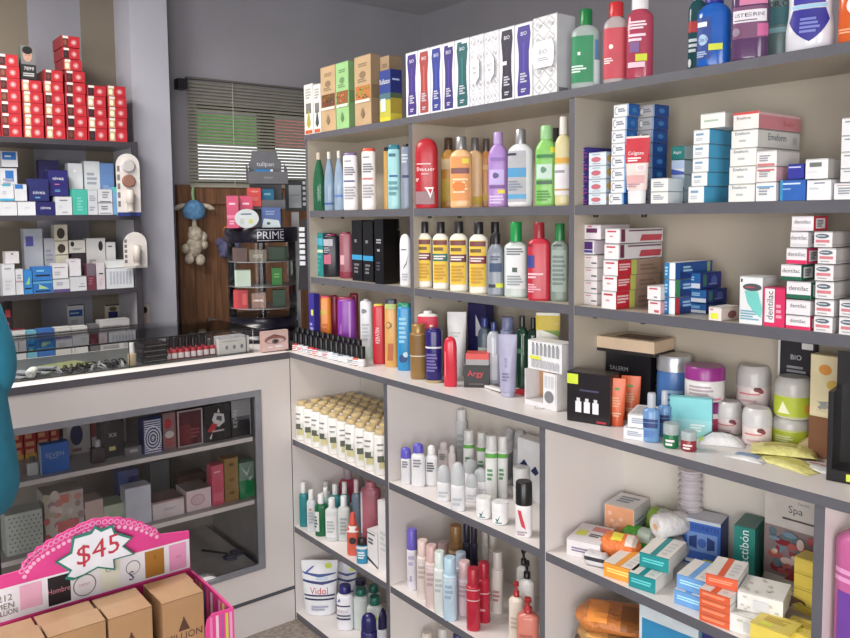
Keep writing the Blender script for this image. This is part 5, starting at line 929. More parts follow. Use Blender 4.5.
PB_(516.5, 531, 548, .13, (214, 212, 206), (20, 18, 22), 'white bottle with a black pump, the farther back')
PB_(519, 535, 561, .085, (216, 214, 210), (20, 18, 22), 'white bottle with a black pump, just behind the coral bottles')
PB_(509, 524, 582, .04, (216, 202, 186), (170, 36, 44), 'cream bottle with a red pump')
PB_(517, 539, 598, 668, (206, 120, 104), (166, 40, 44), 'coral bottle with a red pump at the shelf edge', rough=.2)
# ================================================================ base unit: bottom shelves
G = 'things on the bottom shelf'
vd = (('t', 'Vidol', -.02, .46, .12, (206, 44, 60)), ('r', -.72, .7, .36, .39, (40, 44, 90)), ('r', -.68, .66, .29, .32, (40, 44, 90)), ('p', [(-.75, .66), (.1, .6), (.8, .66), (.8, .63), (.1, .57), (-.75, .62)], (50, 60, 120)), ('p', [(-.75, .8), (0, .72), (.7, .78), (.7, .765), (0, .7), (-.75, .78)], (60, 80, 150)), ('o', .3, .9, .14, .05, (206, 224, 60)), ('o', .1, .68, .22, .03, (190, 210, 232)), ('p', [(-.6, .76), (-.2, .9), (-.15, .89), (-.5, .75)], (60, 90, 170)), ('l', -.3, .4, .1, .2, 2, (160, 165, 190)))
ct(302, 340, 560, 623.5, (228, 230, 236), (228, 230, 236), 'large white pouch lettered Vidol in red, standing on the bottom shelf', vd, fn=tube, a=.4, z=ZG, F=LY, g=G, nm='talc_pouch', cat='pouch', cf=.02)
vd2 = vd[1:5]+(('o', .3, .85, .14, .05, (206, 224, 60)),)
ct(311, 343, 546, .15, (222, 224, 232), (222, 224, 232), 'white pouch with blue lines standing behind the Vidol pouch', vd2, fn=tube, a=.4, z=ZG, F=LY, g=G, nm='talc_pouch', cat='pouch', cf=.02)
ct(337, 358, 562, .13, (222, 224, 232), (222, 224, 232), 'white pouch with blue lines and a yellow dot, right behind the Vidol pouch', vd2, fn=tube, a=.4, z=ZG, F=LY, g=G, nm='talc_pouch', cat='pouch', cf=.02)
B3 = lambda u0, u1, vt, vb, col, capc, lab, deco=(), **k: lo(u0, u1, vt, vb, ZG, col, capc, lab, deco, g=G, nm='toiletry_bottle', cat='bottle', **{**dict(a=.8, s=.76, c=.84, nw=.6, cw=.72), **k})
B3(337, 354, 585, 633, (226, 226, 234), (34, 30, 110), 'white talc bottle with navy cap, right of the Vidol pouch', (('r', -.8, .4, .56, .59, (40, 44, 90)), ('t', 'Vidol', -.2, .46, .07, (190, 150, 170)), ('r', -.8, .4, .34, .37, (40, 44, 90)), ('r', -.8, .4, .26, .3, (40, 44, 90)), ('p', [(-.5, .65), (-.3, .75), (-.2, .7)], (70, 90, 170))))
B3(353.5, 369, 588, 632, (196, 206, 204), (22, 104, 90), 'bottle with dark green cap, nearest the navy capped talc', (), )
B3(367.5, 383, 596, 648, (206, 212, 210), (22, 100, 84), 'bottle with dark green cap and a yellow mark, near the post', (('o', 0, .6, .2, .05, (200, 210, 60)),))
B3(367.5, 381, 585, .14, (190, 200, 198), (20, 96, 82), 'bottle with dark green cap in the back, beside the post', ())
B3(353.5, 368, 579, .15, (180, 184, 200), (30, 30, 76), 'bottle with dark navy cap at the back of the bottom shelf', ())
B3(361, 377.5, 613, 665, (34, 32, 100), (32, 30, 96), 'navy bottle with a rounded cap, leftmost of two at the bottom', (('l', -.4, .3, .3, .45, 2, (150, 160, 200)),), s=.6, c=.66, cw=.95, nw=.8, capkind='dome')
B3(374.5, 387.5, 607.5, 648, (220, 222, 230), (30, 28, 86), 'white bottle with a tall navy cap beside the post', (), s=.42, c=.46, cw=1, nw=.8, capkind='dome')
for i, (u0, u1, vt, c) in enumerate(((420, 435, 632, (216, 206, 196)), (437, 450, 628, (214, 210, 206)), (451, 466, 634, (50, 44, 110)))):
    B3(u0, u1, vt, .08, (214, 210, 206), c, 'bottle top just showing on the bottom middle shelf, %s' % ('beige', 'pale grey', 'violet')[i])
# ================================================================ base unit: cotton, boxes, right section first shelf
G = 'packs on the base shelf'
Z = Z1
def b3(lab, cx, vb, w, d, h, col, dc=(), rz=0, dz=0, nm='medicine_box', cat='box', dy=0, z=None, g=None, **k):
    z = Z1 if z is None else z
    X, Y = ground(cx, vb, z); ex = (abs(w*math.sin(rz))+abs(d*math.cos(rz)))/2; Y = min(Y+dy, 1.521-ex); X = clampX(sX(cx, Y, z+.03), (abs(w*math.cos(rz))+abs(d*math.sin(rz)))/2+.001, z, Y); return carton(nm, lab, cat, g or G, (X, Y, z+dz+.0005), w, d, h, col, dc, rz=rz, **k)
def brick(name, lab, X, Y, w, d, h, m, rz, bits=(), z=Z1, n_=3.2, cat='packet', g='soft packs on the base shelf'):
    """a soft wrapped pack: rounded, a little uneven, gathered at its two ends"""
    q = MB(); rr = random.Random(int(w*1e4+X*1e3)); S = 28; K = 12; vs_ = []; fs = []
    for k in range(K+1):
        t_ = k/K; x = (t_-.5)*w; e_ = min(1, max(.12, math.sin(PI*t_)*2.2))**.6
        for i in range(S):
            a_ = 2*PI*i/S; c_, s_ = math.cos(a_), math.sin(a_); j = 1+rr.uniform(-.05, .05)
            vs_.append((x, d/2*e_*j*math.copysign(abs(c_)**(2/n_), c_), h/2+h/2*(e_*j if s_ > 0 else e_)*math.copysign(abs(s_)**(2/n_), s_)))
    lo_ = min(v[2] for v in vs_)
    for k in range(K):
        for i in range(S): fs.append((k*S+i, k*S+(i+1) % S, (k+1)*S+(i+1) % S, (k+1)*S+i))
    q.add(vs_, fs, m, True); q.add(vs_[:S], [tuple(range(S))[::-1]], m); q.add(vs_[-S:], [tuple(range(S))], m)
    for x0, x1, a0, a1, c in bits:                    # printed bands, angle 0 = back, .5 = front, top = .25
        ii = [i for i in range(S) if a0 <= i/S < a1]
        for k in range(K):
            if x0 <= (k+.5)/K <= x1:
                for i in ii:
                    f = [vs_[k*S+i], vs_[k*S+(i+1) % S], vs_[(k+1)*S+(i+1) % S], vs_[(k+1)*S+i]]
                    q.add([(p[0], p[1]*1.015, h/2+(p[2]-h/2)*1.015) for p in f], [(0, 1, 2, 3)], mat(c, .5), True)
    return tag(q.build(name, None, (X, Y, z-lo_+.0006), rz), lab, cat, g)
puff = lambda c: mat(c, .4, kind='crinkle')
carton('medicine_box', 'white box with a yellow sticker and dark script, leftmost on the packs shelf', 'box', G, (-1.105, 1.335, Z1+.0005), .075, .1, .038, (222, 216, 218), (('l', 'f', .15, .7, .3, .6, 2, (130, 120, 150)), ('r', 't', .1, .4, .3, .6, (216, 222, 80)), ('l', 't', .5, .9, .3, .5, 2, (70, 60, 70)), ('r', 't', .45, .95, .65, .9, (216, 130, 130))), rz=.35, side=(206, 190, 190))
carton('sanitary_pack', 'tall pack with an orange end and printed white wrapping, at the back', 'packet', G, (-1.105, 1.462, Z1+.0005), .07, .09, .082, (232, 196, 170), (('r', 'f', .03, .97, .03, .97, (232, 160, 116)), ('l', 't', .2, .9, .3, .8, 3, (130, 140, 160)), ('l', 'r', .1, .9, .3, .7, 3, (150, 160, 180)), *[('o', 'f', R3.random()*.8+.1, R3.random()*.8+.1, .08, .06, (240, 190, 160)) for _ in range(10)]), rz=.25, side=(214, 212, 218), top=(216, 212, 212))
brick('soft_pack', 'clear white soft pack with a black edge beside the yellow stickered box', -1.052, 1.288, .055, .034, .026, puff((210, 208, 210)), .35, ((.1, .9, .42, .5, (50, 46, 56)),))
brick('soft_pack', 'bright orange crinkled pack behind the orange pill box', -1.04, 1.352, .09, .06, .05, puff((238, 120, 46)), .45, ((.35, .6, .2, .35, (240, 226, 60)), (.7, .9, .2, .4, (226, 210, 200))))
brick('soft_pack', 'vivid green pack between orange pack and white cotton rolls', -1.045, 1.43, .085, .05, .045, puff((70, 170, 50)), .3, ((.5, .9, .2, .5, (190, 210, 195)),))
brick('soft_pack', 'olive green pack at the back above the vivid green pack', -1.03, 1.492, .08, .04, .075, puff((140, 176, 60)), .1, ((.45, .9, .15, .35, (200, 206, 196)),))
brick('soft_pack', 'blue and white pack at the back left of the cotton rolls', -.955, 1.502, .06, .03, .06, puff((100, 140, 200)), .0, ((.4, 1, .15, .4, (196, 200, 210)),))
def roll(lab, cx, vb, L_, r_, rz, dz=0):
    X, Y = ground(cx, vb, Z1); Y = 1.388; X = sX(cx, Y, Z1+.03); q = MB(); q.loft([(0, r_*.7, r_*.7, 2), (.004, r_, r_, 2), (L_-.004, r_*.98, r_*.98, 2), (L_, r_*.7, r_*.7, 2)], mat((216, 214, 214), .5, kind='crinkle'), 20)
    q.v = [(x, z, y+r_) for x, y, z in q.v]; q.f = [f[::-1] for f in q.f]
    q.loft([(0, r_*.25, r_*.25, 2), (.0006, r_*.25, r_*.25, 2)], mat((226, 170, 110), .6), 12)
    q.v[-24:] = [(x, -z-.0002, y+r_) for x, y, z in q.v[-24:]]
    return tag(q.build('cotton_roll', None, (X, Y, Z1+dz+.0008), rz), lab, 'cotton roll', 'white cotton rolls')
roll('white cotton roll, lower of two stacked ones', 655, 552, .075, .026, -.3)
roll('white cotton roll, upper of two stacked ones', 655, 552, .075, .026, -.32, .053)
# a tall clear bag of stacked cups
Y = 1.415; X = sX(690, 1.493, Z1+.1)-.01
t = thing('cup_stack', 'tall stack of clear plastic cups behind the blue swab box', 'cups', (X+.01, Y+.078, Z1+.0005), 0)
q = MB(); cm_ = mat((216, 208, 214), .25, 0, .3); rr = []
for k in range(13): z = k*.0145; rr += [(z, .021, .021, 2), (z+.009, .024, .024, 2), (z+.0092, .0265, .0265, 2), (z+.0125, .0265, .0265, 2), (z+.0127, .022, .022, 2)]
q.loft(rr, cm_, 18); q.build('cups', t)
# blue swab box
b3('blue box lettered COTONETES with a clear window pattern, upright on the shelf', 706, 565, .075, .06, .098, (44, 96, 190), (('t', 'f', 'COTONETES', .5, .83, .1, (30, 40, 110)), ('r', 'f', .0, 1, .93, 1, (190, 200, 214)), ('r', 'f', .08, .92, .3, .72, (110, 150, 214)), ('o', 'f', .5, .5, .12, .1, (60, 100, 190)), ('p', 'f', [(.15, .4), (.36, .36), (.36, .66), (.15, .6)], (34, 60, 130)), ('p', 'f', [(.64, .36), (.85, .4), (.85, .6), (.64, .66)], (34, 60, 130)), ('r', 'f', .05, .95, .04, .12, (216, 220, 226)), ('r', 'f', .55, .85, .05, .16, (216, 222, 70))), rz=.28, side=(34, 60, 140), top=(190, 194, 206), nm='cotton_swab_box', dy=.035)
b3('dark teal box with Lactibon written up its front', 749, 566, .04, .075, .118, (24, 132, 122), (('t', 'f', 'Lactibón', .5, .6, .42, (226, 240, 238), PI/2),), rz=.25, side=(16, 104, 96), top=(60, 110, 104), dy=.05)
# spa set at the back, straps in front
X = sX(797, 1.5, Z1)
carton('spa_set_box', 'large flat box lettered Foot Spa with a flower picture, leaning at the post', 'box', None, (X, 1.505, Z1+.0005), .125, .03, sZ(497, X, 1.49)-Z1, (206, 200, 194),
    (('t', 'f', 'Spa', .48, .84, .1, (90, 86, 90)), ('t', 'f', 'Footie', .6, .93, .03, (140, 130, 134)), ('r', 'f', .28, 1, .735, .755, (90, 76, 80)), ('r', 'f', 0, 1, .12, .64, (150, 130, 130)),
     *[('o', 'f', R3.random()*.9+.05, .18+.42*R3.random(), .03+.1*R3.random(), .02+.04*R3.random(), R3.choice(((190, 90, 90), (216, 170, 130), (120, 150, 170), (226, 200, 190), (150, 40, 50), (160, 60, 70), (100, 120, 130)))) for _ in range(46)], ('p', 'f', [(.35, .12), (.6, .3), (.95, .3), (.95, .12)], (160, 36, 46))), side=(180, 170, 160), rz=.05)
t = thing('sandal', 'brown and white strapped spa sandal lying in front of the Spa box', 'sandal', (sX(776, 1.38, Z1), 1.39, Z1+.001), -.35)
q = MB(); q.loft([(0, .07, .026, 2.4), (.012, .072, .028, 2.4), (.014, .07, .026, 2.4)], mat((190, 176, 162), .7), 24); q.build('sole', t)
for k, xx in enumerate((-.02, .02)):
    q = MB(); n = 10; vv = []; w_ = .022
    for i in range(n+1):
        a = PI*i/n
        for dx in (0, w_): vv += [(xx+dx, -.029*math.cos(a), .012+.03*math.sin(a)), (xx+dx, -.026*math.cos(a), .012+.027*math.sin(a))]
    ff = []
    for i in range(n):
        b_ = 4*i; ff += [(b_, b_+2, b_+6, b_+4), (b_+1, b_+5, b_+7, b_+3), (b_, b_+4, b_+5, b_+1), (b_+2, b_+3, b_+7, b_+6)]
    q.add(vv, ff, mat((90, 60, 56) if k else (206, 200, 196), .6)); q.build('strap', t)
# flat medicine boxes lying with their tops showing
def lying(lab, cx, vb, w, d, h, c, rz, dz=0, stripe=True, st2=None, side=(222, 222, 220), dy=0):
    X, Y = ground(cx, vb, Z1); k = math.cos(rz)
    dc = (('l', 'f', .1, .9, .35, .7, 2, tuple(min(255, x+70) for x in c)),)
    if stripe: dc += (('r', 't', .36, .56, .0, 1, c), ('l', 't', .65, .9, .1, .8, 4, (200, 200, 200)))
    return carton('medicine_box', lab, 'box', 'pill boxes lying on the base shelf', (X+math.sin(rz)*0, Y+d/2, Z1+dz+.0005), w, d, h, c, dc, rz=rz, side=side, top=(224, 220, 214))
lying('orange fronted pill box lying at the shelf edge', 615, 579, .066, .085, .03, (240, 156, 50), .2)
lying('teal fronted pill box at the shelf edge, right of the orange one', 638, 589, .056, .085, .03, (22, 140, 144), .2)
lying('teal fronted pill box on top of two boxes, higher than its neighbour', 648, 583, .06, .1, .03, (20, 140, 144), .25, .031, dy=0)
lying('light blue pill box, lower of two by the shelf edge', 686, 607, .06, .085, .028, (100, 158, 220), .15)
lying('light blue pill box, upper of two by the shelf edge', 688, 606, .06, .085, .028, (104, 160, 222), .18, .029)
for k in range(4): lying('orange red pill box, %s of the stack at the shelf edge' % ordn(k, 5), 711, 624, .056, .08, .0145, (226, 92, 50), .15, .015*k)
lying('orange red pill box, topmost, set askew with a red stripe on top', 714, 618, .056, .085, .022, (228, 90, 52), .3, .0605)
def flower(lab, cx, vb, dz, rz):
    X, Y = ground(cx, vb, Z1)
    return carton('soap_box', lab, 'box', 'white boxes with flower pattern', (X, Y+.04, Z1+dz+.0005), .075, .075, .034, (228, 226, 222), tuple(('o', f, R3.random()*.8+.1, R3.random()*.8+.1, .05, .06, (196, 196, 176)) for f in 'tfr' for _ in range(9))+(('r', 'f', .35, .7, .2, .7, (206, 208, 212)),), rz=rz, side=(216, 214, 206))
flower('white box with a pale flower pattern, lower of two', 745, 636, 0, .2)
flower('white box with a pale flower pattern, upper of two, beside the orange red stack', 752, 632, .035, .3)
for k, (u, v, dz, s_) in enumerate(((766, 652, 0, .065), (797, 655, 0, .06))):
    X, Y = ground(u, v, Z1)
    carton('soap_box', ('yellow box lying low at the frame bottom, left of two', 'yellow box lying low at the frame bottom, beside the post')[k], 'box', 'yellow boxes', (clampX(X, s_/2+.006, Z1, Y), Y+.032, Z1+dz+.0005), s_, .055, .04-.004*k, (230, 206, 80), (('l', 't', .2, .8, .4, .8, 4, (190, 160, 50)), ('r', 't', .2, .5, .1, .3, (226, 230, 60))), rz=.1, top=(226, 204, 90))
X = sX(808, 1.40, Z1)
for k in range(4):
    carton('soap_box', 'small yellow box, %s of the column beside the post' % ordn(k, 4), 'box', 'yellow boxes', (X-.008, 1.415, Z1+.0005+k*.029), .034, .04, .0285, (226, 200, 76), (('r', 'f', .1, .9, .1, .14, (190, 160, 50)),))
# second shelf right: brown packs and picture box
for k, (dx, c, w_) in enumerate((((0), (120, 100, 76), 'lowest'), ((.006), (150, 120, 84), 'second up'), ((-.004), (110, 92, 70), 'third up'), ((.008), (176, 130, 70), 'fourth up'), ((.002), (206, 120, 50), 'topmost, orange'))):
    brick('nappy_pack', 'crinkled brown soft pack, %s of the pile on the lower right shelf' % w_, -1.055+dx, 1.355, .17, .11, .035, puff(c), .35+.06*k, ((.2, .45, .15, .4, tuple(min(255, int(x*1.3)) for x in c)), (.6, .8, .2, .5, tuple(int(x*.75) for x in c))), z=ZB+k*.0355, g='brown packs on the lower right shelf')
Y = 1.285; X = sX(666, Y, .46)
carton('picture_box', 'box with a bright blue, yellow and green picture under the pill boxes', 'box', 'boxes on the lower right shelf', (X, Y+.03, ZB+.0005), .125, .06, sZ(614, X, Y)-ZB, (196, 206, 212), (('r', 'f', .05, .95, .1, .9, (40, 130, 180)), ('o', 'f', .3, .6, .15, .15, (190, 120, 60)), ('o', 'f', .55, .7, .12, .1, (190, 206, 60)), ('r', 'f', .6, .9, .5, .8, (70, 160, 200))), rz=.1, side=(110, 160, 190), top=(90, 160, 200))
carton('picture_box', 'tall pale box standing behind the bright picture box', 'box', 'boxes on the lower right shelf', (X-.01, Y+.12, ZB+.0005), .12, .05, .2, (206, 206, 206), (('l', 'f', .1, .9, .6, .9, 5, (180, 184, 190)),), side=(196, 196, 196))
Y = 1.30; X = sX(717, Y, .46)
carton('picture_box', 'dark blue box at the picture bottom, right of the bright picture box', 'box', 'boxes on the lower right shelf', (X, Y+.03, ZB+.0005), .07, .05, sZ(628, X, Y)-ZB, (40, 40, 110), (('l', 'f', .1, .9, .7, .9, 2, (150, 150, 200)),), rz=.1)
# the pink bottle in the last section
X = -.4965; 
bottle('bath_gel_bottle', 'large pink bottle with violet label at the lower right edge', 'bottle', None, (X, 1.292, Z1+.0004), .128, .07, sZ(522, X, 1.29)-Z1, col=(206, 100, 160), cap=(214, 90, 130), kind='bottle', s=.84, c=.93, nw=.3, cw=.36, rough=.15, n=3.2, rz=.0, trans=.12, deco=(('r', -.5, .8, .1, .55, (110, 60, 160)), ('o', .1, .32, .2, .1, (180, 190, 226)), ('l', -.6, .2, .6, .7, 2, (226, 150, 200))))
# ================================================================ things facing into the shop from the left wall and the glass counter (front towards +X)
def LB(name, label, cat, group, u0, u1, vt, off, z, d, col, deco=(), F=BX, vb=None, **k):
    X = F-off; y0, y1 = sY(u0, X, z), sY(u1, X, z); yc = (y0+y1)/2
    zb = z if vb is None else sZ(vb, X, yc)
    return carton(name, label, cat, group, (X-d/2, yc, zb+.0005), (y1-y0)-.001, d, sZ(vt, X, yc)-zb-.001, col, deco, rz=PI/2, **k)
R5 = random.Random(5)
G = 'red hair dye boxes'
Zt = 1.670
red = (196, 34, 46); hair = [(60, 30, 30), (90, 50, 40), (200, 170, 130), (70, 40, 34), (40, 26, 30), (214, 190, 150)]
def redbox(label, u0, u1, vt, vb, off, d, hc):
    spk = []
    for k in range(5):
        a = PI*k/5; c, s_ = math.cos(a)*.16, math.sin(a)*.26; n_, m_ = -math.sin(a)*.014, math.cos(a)*.02
        spk.append(('p', 'f', [(.67-c-n_, .45-s_-m_), (.67+c-n_, .45+s_-m_), (.67+c+n_, .45+s_+m_), (.67-c+n_, .45-s_+m_)], (236, 190, 190)))
    LB('hair_dye_box', label, 'box', G, u0, u1, vt, off, Zt, d, red, (('r', 'f', .06, .36, .04, .8, hc), ('o', 'f', .2, .4, .1, .25, tuple(min(255, int(c*1.6)) for c in hc)), ('r', 'f', .08, .38, .76, .98, (226, 222, 214)))+tuple(spk), vb=vb, side=(150, 36, 46), top=(176, 40, 50))
cols = [(1.5, 22.5, 7, 54, 137, 'second column from the left'), (24, 44.5, 5, 80, 137.3, 'column under the portrait box'), (46, 66, 6, 70, 137.8, 'third whole column'), (67.2, 87.8, 5, 82.5, 138.3, 'column under the high stack'), (88.6, 108, 5, 85.5, 138.8, 'column second from the right'), (108.8, 128, 5, 86, 139.3, 'rightmost column')]
for ci, (a, b, n, t, bt, w_) in enumerate(cols):
    for k in range(n):
        vb = bt-(bt-t)*k/n; vt = bt-(bt-t)*(k+1)/n; j = R5.uniform(-.4, .4)
        redbox('red hair dye box, %s in the %s' % (ordn(k, n), w_), a+j+(1.5 if ci == 2 and k == n-1 else 0), b+j-.3, vt, vb if k else None, .006, .16, hair[(ci+ (1 if k % 2 else 0)) % 6 if ci != 1 and ci != 5 else 2])
for k in range(4):
    redbox('red hair dye box, %s of the four above the tallest column' % ordn(k, 4), 69-(1, 2, 2.5, 3)[k]*1.2, 87.5-(0, 2.5, 4, 3.6)[k], (71, 59.5, 48, 36)[k], (82, 70.5, 59, 47.5)[k], .01, .13, hair[(k*2) % 5])
redbox('red hair dye box cut by the left edge of the picture', -20, .8, 104, None, .006, .16, hair[0])
LB('hair_dye_box', 'dark box with a black haired man\'s portrait standing on the red boxes', 'box', None, 24.5, 39.5, 45.5, .02, Zt, .04, (60, 58, 62),
   (('r', 'f', 0, 1, .42, 1, (120, 118, 120)), ('o', 'f', .45, .7, .3, .18, (196, 150, 130)), ('o', 'f', .45, .86, .34, .12, (26, 22, 24)), ('r', 'f', .18, .74, .83, .9, (26, 22, 24)), ('o', 'f', .34, .71, .05, .012, (50, 36, 34)), ('o', 'f', .57, .71, .05, .012, (50, 36, 34)), ('r', 'f', .36, .54, .6, .612, (150, 80, 80)), ('r', 'f', 0, 1, 0, .44, (36, 36, 40)), ('t', 'f', '7899', .5, .32, .1, (216, 216, 216)), ('l', 'f', .1, .9, .08, .2, 2, (190, 190, 190))), vb=79.5, side=(90, 120, 96))
# middle rack shelf
def rk(lab, u0, u1, vt, off, z, col, dc=(), d=.05, vb=None, nm='skin_care_box', g='skin care boxes on the wall rack', **k):
    return LB(nm, lab, 'box', g, u0, u1, vt, off, z, d, col, dc, vb=vb, **k)
Zm, Zl = 1.383, 1.090
W1 = (206, 208, 214); NV = (32, 32, 100)
pr = lambda c=(150, 156, 170): (('l', 'f', .15, .85, .55, .8, 3, c), ('l', 'f', .15, .7, .15, .35, 2, c))
blu = (40, 110, 190)
rk('white box with a blue square, lower at the rack back left', 2, 19, 168, .08, Zm, W1, (('r', 'f', .3, .8, .72, .95, blu),)+pr()) 
rk('white box with a bright blue label, upper at the rack back left', 4, 20.5, 151, .08, Zm, W1, (('r', 'f', .05, .9, .45, .95, blu), ('l', 'f', .2, .8, .6, .75, 1, (200, 220, 240))), vb=167)
rk('plain white box in the front row at the far left of the rack', 0, 17.5, 201.5, .008, Zm, W1, (('l', 'f', .3, .7, .5, .6, 1, (180, 184, 194)),))
rk('plain white box in the front row, second from left on the rack', 18, 36, 201.5, .008, Zm, (212, 214, 220), (('l', 'f', .4, .7, .5, .6, 1, (180, 184, 194)),))
rk('white box with turquoise edge lying above the plain white boxes, left', .5, 15, 184, .008, Zm, W1, (('r', 'f', 0, 1, .0, .14, (60, 160, 200)), ('r', 'f', .2, .8, .88, 1, (60, 160, 190)), ('l', 'f', .2, .6, .4, .6, 2, (170, 180, 190))), vb=201)
rk('white box with a blue square above the plain white boxes, right', 15.5, 28, 184, .008, Zm, W1, (('r', 'f', .05, .7, .72, .98, blu),), vb=201)
rk('navy box in the front row with small white word', 36.5, 55.5, 201.5, .008, Zm, NV, (('t', 'f', 'nivea', .5, .55, .22, (216, 216, 230)),))
rk('navy box above the front navy box, slightly to the left', 30, 50, 178.5, .012, Zm, (34, 40, 104), (('t', 'f', 'nivea', .5, .38, .16, (206, 210, 226)), ('l', 'f', .3, .7, .1, .2, 1, (90, 160, 200))), vb=201)
rk('dark navy box picturing a white pump, at the back', 41, 61.5, 160, .1, Zm, (34, 30, 84), (('r', 'f', .45, .65, .5, .78, (190, 190, 210)), ('r', 'f', .3, .65, .75, .82, (190, 190, 210))))
rk('navy box with white and pink words, above the white box', 50, 69.5, 170, .03, Zm, (36, 34, 112), (('t', 'f', 'nivea', .5, .68, .13, (216, 216, 230)), ('l', 'f', .3, .7, .42, .48, 1, (206, 100, 140)), ('l', 'f', .3, .7, .15, .25, 2, (90, 150, 200))), vb=196)
rk('white box in the front row right of the navy box', 55.8, 72.5, 196.5, .008, Zm, W1, (('l', 'f', .25, .8, .75, .85, 1, (110, 110, 130)), ('o', 'f', .3, .45, .12, .08, (190, 200, 215)), ('l', 'f', .4, .8, .1, .2, 1, (150, 150, 160))))
rk('tall white box standing behind the green box', 70, 84.5, 163, .08, Zm, W1, (('o', 'f', .45, .85, .1, .03, (236, 236, 240)), ('l', 'f', .2, .8, .2, .5, 3, (180, 186, 196))))
rk('mint green box in the front row of the rack', 73, 88, 189, .008, Zm, (64, 178, 160), (('l', 'f', .3, .7, .15, .7, 5, (110, 206, 190)),))
rk('tall pale box behind, beside the blue grey box', 86, 101.5, 161, .08, Zm, (204, 208, 212), pr())
rk('tall blue grey box at the back right of the rack', 101.5, 115.5, 163, .08, Zm, (96, 134, 190), (('l', 'f', .2, .8, .2, .6, 3, (130, 160, 206)),))
rk('grey white box beside the mint green box', 88.4, 98.2, 190, .008, Zm, (196, 200, 208), pr())
rk('white printed box at the front right, lower of two', 98.6, 113, 203, .008, Zm, W1, (('r', 'f', .1, .9, .1, .16, (90, 92, 100)), ('l', 'f', .2, .9, .4, .8, 2, (130, 134, 144))))
rk('white printed box at the front right, upper of two', 98.6, 113, 189, .008, Zm, W1, (('r', 'f', .1, .9, .04, .1, (60, 60, 70)), ('l', 'f', .3, .9, .3, .85, 3, (140, 144, 154))), vb=202.6)
rk('light blue box at the right end of the middle rack shelf', 113.4, 122, 187, .008, Zm, (110, 160, 206), (('r', 'f', 0, .7, .8, 1, (80, 190, 180)),))
# low rack shelf
rk('tall white box at the front left of the low rack shelf', 3, 16, 264, .008, Zl, W1, (('l', 'f', .2, .8, .82, .88, 1, (130, 134, 144)), ('l', 'f', .2, .8, .15, .5, 3, (190, 194, 200))))
rk('white box next to the tall white one on the low shelf', 16.4, 24, 269, .008, Zl, (208, 208, 214), (('l', 'f', .2, .8, .6, .8, 2, (150, 154, 164)), ('r', 'f', 0, 1, .48, .54, (180, 150, 160))))
rk('small white box lying on the tall white one', 7, 21, 251.5, .02, Zl, (200, 196, 200), (('o', 'f', .5, .8, .1, .06, (90, 80, 90)),), vb=263.6)
rk('bright blue box with a lime triangle, left of three', 24.4, 33, 270, .008, Zl, (44, 130, 206), (('p', 'f', [(.2, .4), (.7, .75), (.7, .4)], (150, 206, 120)), ('r', 'f', .1, .9, .2, .26, (30, 40, 60))))
rk('blue box, lower of the pair on the low rack shelf', 33.4, 53, 281, .008, Zl, (40, 112, 190), (('r', 'f', .1, .9, .12, .22, (30, 34, 50)), ('p', 'f', [(.3, .35), (.3, .75), (.8, .35)], (170, 206, 140)), ('r', 'f', 0, 1, .8, 1, (80, 160, 216))))
rk('blue box, upper of the pair on the low rack shelf', 33.4, 53, 266.5, .008, Zl, (44, 116, 196), (('r', 'f', .15, .9, .3, .42, (30, 34, 50)), ('l', 'f', .2, .8, .6, .8, 1, (120, 190, 226))), vb=280.6)
rk('white box with violet base, lower in front of the cream stack', 53.4, 70, 279, .008, Zl, W1, (('r', 'f', .0, 1, .0, .22, (90, 70, 130)), ('l', 'f', .2, .8, .5, .8, 2, (160, 160, 170))))
rk('white box, upper one in front of the cream stack', 53.4, 69, 263.5, .008, Zl, (214, 212, 216), (('l', 'f', .1, .9, .7, .78, 1, (110, 110, 120)), ('l', 'f', .1, .7, .2, .5, 2, (170, 170, 180))), vb=278.6)
rk('white box in the middle of the low rack shelf, lower', 70.4, 87, 276.5, .008, Zl, W1, (('l', 'f', .5, .95, .25, .32, 1, (60, 60, 70)), ('l', 'f', .6, .95, .45, .5, 1, (60, 60, 70))))
rk('small white box standing on the middle white one', 70.4, 82, 259, .012, Zl, (214, 212, 218), (('l', 'f', .1, .6, .85, .9, 1, (120, 120, 130)),), vb=276.1)
rk('maroon and grey box on the low rack shelf', 87.4, 96.5, 264, .008, Zl, (110, 50, 66), (('r', 'f', 0, 1, .55, 1, (110, 96, 110)), ('l', 'f', .2, .8, .2, .5, 3, (160, 90, 104))))
rk('narrow pinkish white box beside the maroon one', 97, 105.5, 262, .008, Zl, (206, 198, 204), (('r', 'f', .3, .8, .55, .6, (50, 44, 50)), ('l', 'f', .3, .8, .15, .4, 3, (216, 170, 180))))
rk('wide white card box at the right of the low rack shelf', 107, 134, 268, .008, Zl, (214, 216, 222), tuple(('r', 'f', .12+.12*j, .19+.12*j, .2, .85, (180, 184, 200)) for j in range(7)))
rk('flat white box lying on the wide white card box', 105.5, 134.5, 260, .02, Zl, (212, 214, 214), (), vb=267.6)
rk('pale grey box with violet square at the rack back', 26, 45, 228.5, .1, Zl, (176, 180, 190), (('r', 'f', .1, .5, .72, .88, (80, 80, 160)),))
rk('tall grey box at the rack back, right of the violet squared one', 46, 57, 238, .1, Zl, (170, 172, 180), pr((140, 144, 160)))
for k, (t_, b_) in enumerate(((255, None), (241, 254.6), (224.5, 240.6))):
    rk('cream box with dark round mark, %s of three' % ordn(k, 3), 56.5, 70, t_, .1, Zl, (206, 200, 180), (('o', 'f', .5, .45, .3, .34, (60, 50, 44)),), vb=b_)
rk('cream box with black dot at the rack back, lower on a dark box', 71, 87, 240, .1, Zl, (206, 204, 196), (('o', 'f', .2, .7, .12, .2, (40, 38, 42)), ('l', 'f', .2, .8, .2, .4, 2, (150, 150, 150))), vb=253)
rk('dark box under the cream box with a black dot', 73, 87, 253.4, .1, Zl, (56, 46, 56), ())
